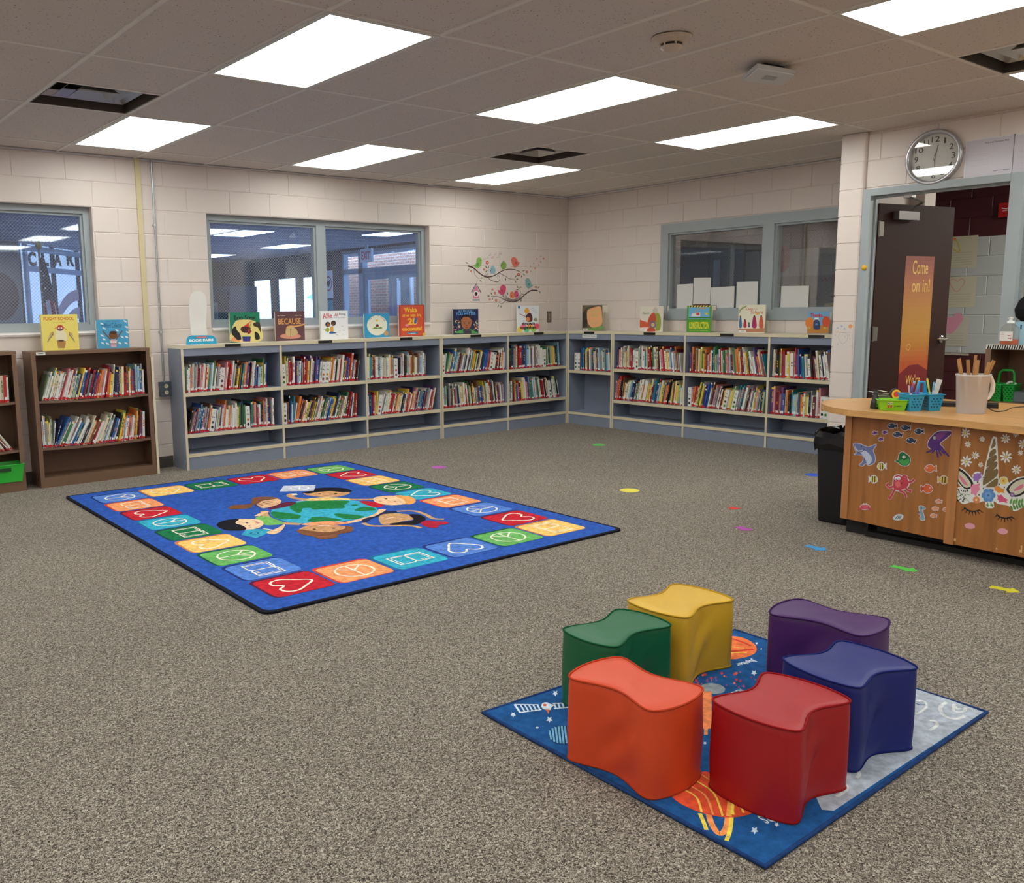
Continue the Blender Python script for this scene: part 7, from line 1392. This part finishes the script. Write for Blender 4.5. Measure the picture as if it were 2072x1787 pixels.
for k in range(4): m.obox(P0+al*(-.04+.018*k)-be*.035+up*(ht*.55+.002*k), al*.05, be*.06, up*.0012, M((222, 222, 214), 'card')) if al.cross(be).z > 0 else m.obox(P0+al*(.01+.018*k)-be*.035+up*(ht*.55+.002*k), -al*.05, be*.06, up*.0012, M((222, 222, 214), 'card'))
tag(m.build('paper_slips'), 'stack of white paper slips lying in the lime tray', 'paper')
# small dark bottle with green label, paper heap
P0 = onZ(1775, 828, DT)+BKD*.03; P0.z = ZT; h_ = vz(P0, 1775, 789)-ZT; t = thing('slime_bottle', P0, 'small black cone shaped bottle with green lettered label on the desk', 'bottle')
MB().lathe(P0, [(.024, 0), (.026, .004), (.022, h_*.35), (.012, h_*.72), (.01, h_*.78)], M((40, 44, 38), 'plastic', .2), 24).build('bottle_body', t); MB().lathe(P0+up*h_*.78, [(.013, 0), (.013, h_*.1), (.009, h_*.12), (.008, h_*.2), (.014, h_*.22)], BLK, 20).build('cap', t)
a = Art(P0-BKD*.0275+SD*.006+up*h_*.12, (SD.x, SD.y, 0), (BKD*.22+up).normalized(), None, .0004); a.n = -(BKD*1-up*.22).normalized(); a.poly([(-.012, 0), (.016, 0), (.011, h_*.42), (-.006, h_*.42)], (96, 170, 50)); a.text('REAL', -.008, h_*.05, .026, h_*.1, (20, 30, 18), bold=.04, rot=PI/2*.0); a.build('label', t)
P1 = onZ(1800, 806, DT)+BKD*.05
m = MB(); rn = random.Random(3)
for k in range(7):
    q = P1+SD*rn.uniform(-.05, .05)+BKD*rn.uniform(-.03, .03); q.z = ZT+.004*k; an = rn.uniform(0, 3); A = V((math.cos(an), math.sin(an), rn.uniform(-.02, .12))).normalized()*.05; B = V((-math.sin(an), math.cos(an), rn.uniform(-.02, .1))).normalized()*.03
    m.obox(q+up*.01, A, B, V((0, 0, .0012)), M(((216, 214, 196), (150, 158, 120), (206, 210, 210))[k % 3], 'card'))
m.box(P1.x-.03, P1.y-.03, ZT, P1.x+.03, P1.y+.03, ZT+.014, M((110, 116, 96), 'card'))
tag(m.build('scrap_papers'), 'small heap of curled paper scraps behind the lime tray', 'paper', kind='stuff')
P1 = onZ(1828, 812, DT)+BKD*.1; P1.z = ZT; t = thing('tape_roll', P1, 'round yellow and red labelled disc standing behind the blue caddy', 'disc'); z_ = vz(P1, 1830, 797)
MB().lathe(V((P1.x, P1.y, z_)), [(z_-ZT-.0005, -.01), (z_-ZT-.0005, .01)], M((48, 44, 44), 'plastic'), 28, axis=-BKD).build('body', t); MB().lathe(V((P1.x, P1.y, z_))-BKD*.0105, [((z_-ZT)*.82, 0), ((z_-ZT)*.82, .001)], M((232, 196, 60), 'print'), 28, axis=-BKD).lathe(V((P1.x, P1.y, z_))-BKD*.0118, [((z_-ZT)*.5, 0), ((z_-ZT)*.5, .001)], M((206, 70, 60), 'print'), 24, axis=-BKD).build('label', t)
# laptop, cables
c = [onZ(1866, 813, DT), onZ(1990, 822, DT)]; L0 = onZ(1868, 823, DT)
t = thing('laptop', (L0.x+.2, L0.y-.1, ZT), 'closed black laptop lying behind the caddy and jug', 'laptop'); e1 = (onZ(2020, 829, DT)-L0); e1.z = 0; e2 = V((-e1.y, e1.x, 0)).normalized(); e2 = e2 if e2.dot(BKD) > 0 else -e2; e2 = e2*.14; L0.z = ZT
L0 = L0+e2*.35
o_, a_, b2 = (L0, e1, e2) if e1.cross(e2).z > 0 else (L0+e1, -e1, e2)
MB().obox(o_, a_, b2, V((0, 0, .012)), M((22, 22, 24), 'plastic', .35)).build('base', t, .003); MB().obox(o_+up*.0125, a_, b2, V((0, 0, .008)), M((44, 46, 50), 'metal', .3)).build('lid', t, .003)
q = [onZ(2000, 827, DT), onZ(2015, 834, DT), onZ(2035, 832, DT), onZ(2050, 826, DT), onZ(2080, 824, DT)]
q = [V((*p_, 0)) for p_ in smooth([(p.x, p.y) for p in q], 6, False)]
tag(MB().tube([V((p.x, p.y, ZT+.003)) for p in q], .0025, BLK, 8).build('power_cable'), 'thin black cable curling on the desk right of the jug', 'cable')
# ================================================================== BROWN BOOKCASE BEHIND THE DESK
BX0, BX1, BY0, BY1, BZ = -1.42, -1.1, -5.19, -6.1, 1.078
t = thing('brown_bookcase', (-1.26, -5.6, 0), 'brown metal bookcase behind the desk carrying sanitizer and a green basket', 'bookcase')
m = MB(); m.box(BX0, BY0-.032, 0, BX1, BY0, BZ-.026, BRN); m.build('side_panel', t); MB().box(BX0, BY1, 0, BX1, BY1+.032, BZ-.026, BRN).build('side_panel', t)
MB().box(BX0, BY1, BZ-.026, BX1, BY0, BZ, M((170, 156, 142), 'paint', .3)).build('top_panel', t, .003); MB().box(BX1-.006, BY1+.032, 0, BX1, BY0-.032, BZ-.026, BRN).build('back_panel', t)
for z in (.7, .4, .1): MB().box(BX0+.01, BY1+.033, z-.02, BX1-.007, BY0-.033, z, BRN).build('shelf', t)
a = Art(V((BX0-.0006, BY0, BZ-.03)), (0, -1, 0), (0, 0, 1), (-1, 0, 0), .0004); a.poly([(0, 0), (.9, 0), (.9, .03), (0, .03)], (224, 222, 214)); rn = random.Random(7)
for k in range(62): x = .012+k*.0142; a.tri([(x-.005, .001), (x+.004, .001), (x+.009+rn.uniform(-.003, .003), .029), (x+.001, .029)], [(0, 1, 2), (0, 2, 3)], (20, 20, 20), 2)
a.build('zebra_trim', t)
# sanitizer
P0 = onX(2042, 690, BX0+.06); P0.z = BZ+.0005; h_ = vz(P0, 2046, 641)-BZ; w_ = (vx(P0, 2060, 680)-vx(P0, 2027, 680))/2
t = thing('sanitizer_bottle', P0, 'clear pump bottle with orange liquid on the brown bookcase behind the desk', 'bottle'); CLR = see_through('clear_plastic', (236, 234, 230), .1, .1)
MB().lathe(P0, [(w_*.95, 0), (w_, .004), (w_, h_*.5), (w_*.9, h_*.62), (w_*.45, h_*.74), (w_*.3, h_*.76)], CLR, 28).build('bottle_body', t); MB().lathe(P0+up*.002, [(w_*.9, 0), (w_*.94, .004), (w_*.94, h_*.18)], M((232, 92, 14), 'plastic', .2), 28).build('liquid', t)
a = Art(P0+V((-w_*1.04, w_*.7, h_*.14)), (0, -1, 0), (0, 0, 1), (-1, 0, 0), .0005); a.poly([(0, 0), (w_*1.4, 0), (w_*1.4, h_*.34), (0, h_*.34)], (232, 230, 228)); [a.line([(w_*.1, h_*(.1+.06*k)), (w_*.5, h_*(.1+.06*k))], .0015, (206, 130, 110)) for k in range(4)]; a.line([(w_*.85, h_*.2), (w_*1.3, h_*.18)], .004, (190, 60, 60)); a.line([(w_*.9, h_*.1), (w_*1.3, h_*.07)], .004, (190, 60, 60)); a.build('label', t)
MB().lathe(P0+up*h_*.76, [(w_*.42, 0), (w_*.42, h_*.08), (w_*.2, h_*.09), (w_*.14, h_*.16), (w_*.3, h_*.17), (w_*.3, h_*.23)], M((236, 236, 234), 'plastic', .3), 20).tube([P0+up*h_*.96, P0+up*h_*.96+V((-w_*.9, -w_*.4, -.003))], .005, M((236, 236, 234), 'plastic', .3), 8).build('pump', t)
P0 = onX(2052, 688, BX0+.1); P1 = onX(2090, 688, BX0+.1); z_ = onX(2060, 651, BX0+.1).z
t = thing('wipes_box', V(((P0.x+BX1)/2, (P0.y+P1.y)/2, BZ)), 'pale blue cardboard box behind the sanitizer on the brown bookcase', 'box'); MB().box(BX0+.1, P1.y-.05, BZ+.0005, BX0+.2, P0.y, z_, M((160, 200, 222), 'card')).build('carton', t)
a = Art(V((BX0+.0994, P0.y, BZ)), (0, -1, 0), (0, 0, 1), (-1, 0, 0), .0005); a.poly([(.03, .1), (.04, .1), (.04, .13), (.03, .13)], (50, 100, 150)); a.poly([(.06, .05), (.08, .05), (.08, .065), (.06, .065)], (50, 100, 150)); a.line([(.05, .125), (.1, .125)], .003, (90, 140, 180)); a.build('print', t)
P0 = onX(2069, 622, BX0+.17); P0.y -= .09; t = thing('black_bag', V((P0.x, P0.y, z_)), 'black cloth bag on top of the pale blue box at the right edge', 'bag')
m = MB(); rg = []
for f, r in ((0, .09), (.15, .125), (.4, .135), (.7, .11), (.9, .07), (1, .03)): rg.append([V((P0.x+r*.62*math.cos(a_)*(1+.08*math.sin(3*a_)), P0.y+r*math.sin(a_), z_+.001+.2*f)) for a_ in [2*PI*k/20 for k in range(20)]])
for i in range(5): m.add(rg[i]+rg[i+1], [(k, (k+1) % 20, 20+(k+1) % 20, 20+k) for k in range(20)], M((24, 23, 26), 'fabric'), True)
m.add(rg[0], [tuple(range(20))[::-1]], M((24, 23, 26), 'fabric')); m.add(rg[-1], [tuple(range(20))], M((24, 23, 26), 'fabric')); m.build('bag_body', t); MB().tube([V((P0.x, P0.y-.03, z_+.195)), V((P0.x, P0.y-.04, z_+.25)), V((P0.x, P0.y+.03, z_+.25)), V((P0.x, P0.y+.02, z_+.195))], .006, BLK, 8).build('strap', t)
# green basket, cardboard and grey box inside
P0 = onX(2034, 797, BX0+.09); P0.z = .7006; GB = M((26, 150, 54), 'plastic', .3); AX, BY = V((0, -1, 0)), V((1, 0, 0))
t = thing('green_caddy', P0, 'green perforated basket caddy on the shelf behind the desk', 'caddy'); hb = .115; w_ = abs(onX(2062, 780, BX0+.09).y-onX(2008, 780, BX0+.09).y)
for sg in (-1, 1): basket(P0+AX*sg*w_*.23, AX, BY, w_*.34, w_*.42, .1, .13, hb, GB, 'basket', t)
MB().tube([P0-AX*w_*.3+up*(hb), P0-AX*w_*.26+up*.19, P0-AX*w_*.15+up*.205, P0+AX*w_*.2+up*.205, P0+AX*w_*.28+up*.185, P0+AX*w_*.3+up*hb], .0085, GB, 10).build('handle', t)
tag(MB().lathe(P0+AX*w_*.2+up*(.1), [(.022, -.01), (.035, -.01), (.035, .01), (.022, .01), (.022, -.01)], M((216, 214, 206), 'plastic'), 24, axis=(-1, 0, .2), cap=False).build('tape_ring'), 'white roll of tape lying in the green basket', 'tape')
P1 = onX(2066, 795, BX0+.06); MBx = MB().box(BX0+.04, P1.y-.26, .7006, BX0+.25, P1.y+.06, .77, M((92, 98, 102), 'plastic', .4)); tag(MBx.build('grey_case', bevel=.006), 'low dark grey plastic case beside the green basket', 'case')
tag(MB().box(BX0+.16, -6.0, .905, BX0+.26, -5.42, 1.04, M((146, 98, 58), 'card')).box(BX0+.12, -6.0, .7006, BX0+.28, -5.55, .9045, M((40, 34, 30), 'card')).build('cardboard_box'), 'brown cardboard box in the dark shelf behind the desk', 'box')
# ================================================================== WASTE BIN
P0 = V((-2.585, -4.87, .001)); rh = .56
t = thing('waste_bin', P0, 'black rectangular waste bin with a black liner left of the desk', 'bin'); BN = M((20, 20, 22), 'plastic', .35); ax_ = V((1, 0, 0)); bx_ = V((0, 1, 0))
def rr(w, l, z, r=.03, wob=0, rn=None):
    out = []
    Q = rrect(-w/2, -l/2, w/2, l/2, r, 5); Q = [(Q[i][0]+(Q[(i+1) % len(Q)][0]-Q[i][0])*k/5, Q[i][1]+(Q[(i+1) % len(Q)][1]-Q[i][1])*k/5) for i in range(len(Q)) for k in range(5 if (V(Q[i])-V(Q[(i+1) % len(Q)])).length > .03 else 1)]
    for (x, y) in Q: g = 1+(rn.uniform(-wob, wob) if rn else 0); out.append(P0+ax_*x*g+bx_*y*g+up*(z+(rn.uniform(-wob, wob)*.25 if rn else 0)))
    return out
lw = vx(P0, 1650, 895); W0 = .27; W1_ = .36; m = MB(); R_ = [rr(.25, .19, 0), rr(.258, .196, .01), rr(.315, .225, rh-.02), rr(.32, .23, rh), rr(.308, .218, rh), rr(.24, .18, .03)]; n = len(R_[0])
for i in range(5): m.add(R_[i]+R_[i+1], [(k, (k+1) % n, n+(k+1) % n, n+k)[::-1] for k in range(n)], BN, True)
m.add(R_[0], [tuple(range(n))], BN); m.add(R_[5], [tuple(range(n))[::-1]], BN); m.build('bin_body', t)
rn = random.Random(4); LNR = M((14, 14, 16), 'vinyl', .22); R_ = [rr(.25, .18, rh*.35, .03, .01, rn), rr(.298, .21, rh-.02, .03, .004, rn), rr(.312, .222, rh+.012, .03, .05, rn), rr(.33, .236, rh+.018, .03, .05, rn), rr(.342, .244, rh-.01, .03, .05, rn), rr(.342, .244, rh-.06, .03, .05, rn), rr(.33, .236, rh-.1, .03, .04, rn)]
m = MB()
for i in range(6): m.add(R_[i]+R_[i+1], [(k, (k+1) % n, n+(k+1) % n, n+k) for k in range(n)], LNR, True)
m.build('liner', t)
# green bin standing in the brown bookcase at the left edge
P0 = V((-6.535, -.275-.02+.12, .0815)); w1 = .3
A = onY(48, 938, -.29); z0, z1 = .0815+.0, onY(20, 941, -.29).z; zb = onY(20, 977, -.29).z
t = thing('green_bin', V((-6.52, -.19, .0815)), 'bright green plastic bin in the lowest shelf at the left edge', 'bin'); GN = M((52, 186, 62), 'plastic', .35)
xr = A.x; hB = z1-.0815; basket(V((xr-.155, -.21, .0815)), V((1, 0, 0)), V((0, 1, 0)), .27, .31, .16, .2, hB, GN, 'bin_body', t, False)
MB().box(xr-.22, -.3195, .0815+hB-.045, xr-.1, -.306, .0815+hB-.02, M((16, 60, 24), 'plastic', .6)).build('grip_slot', t)
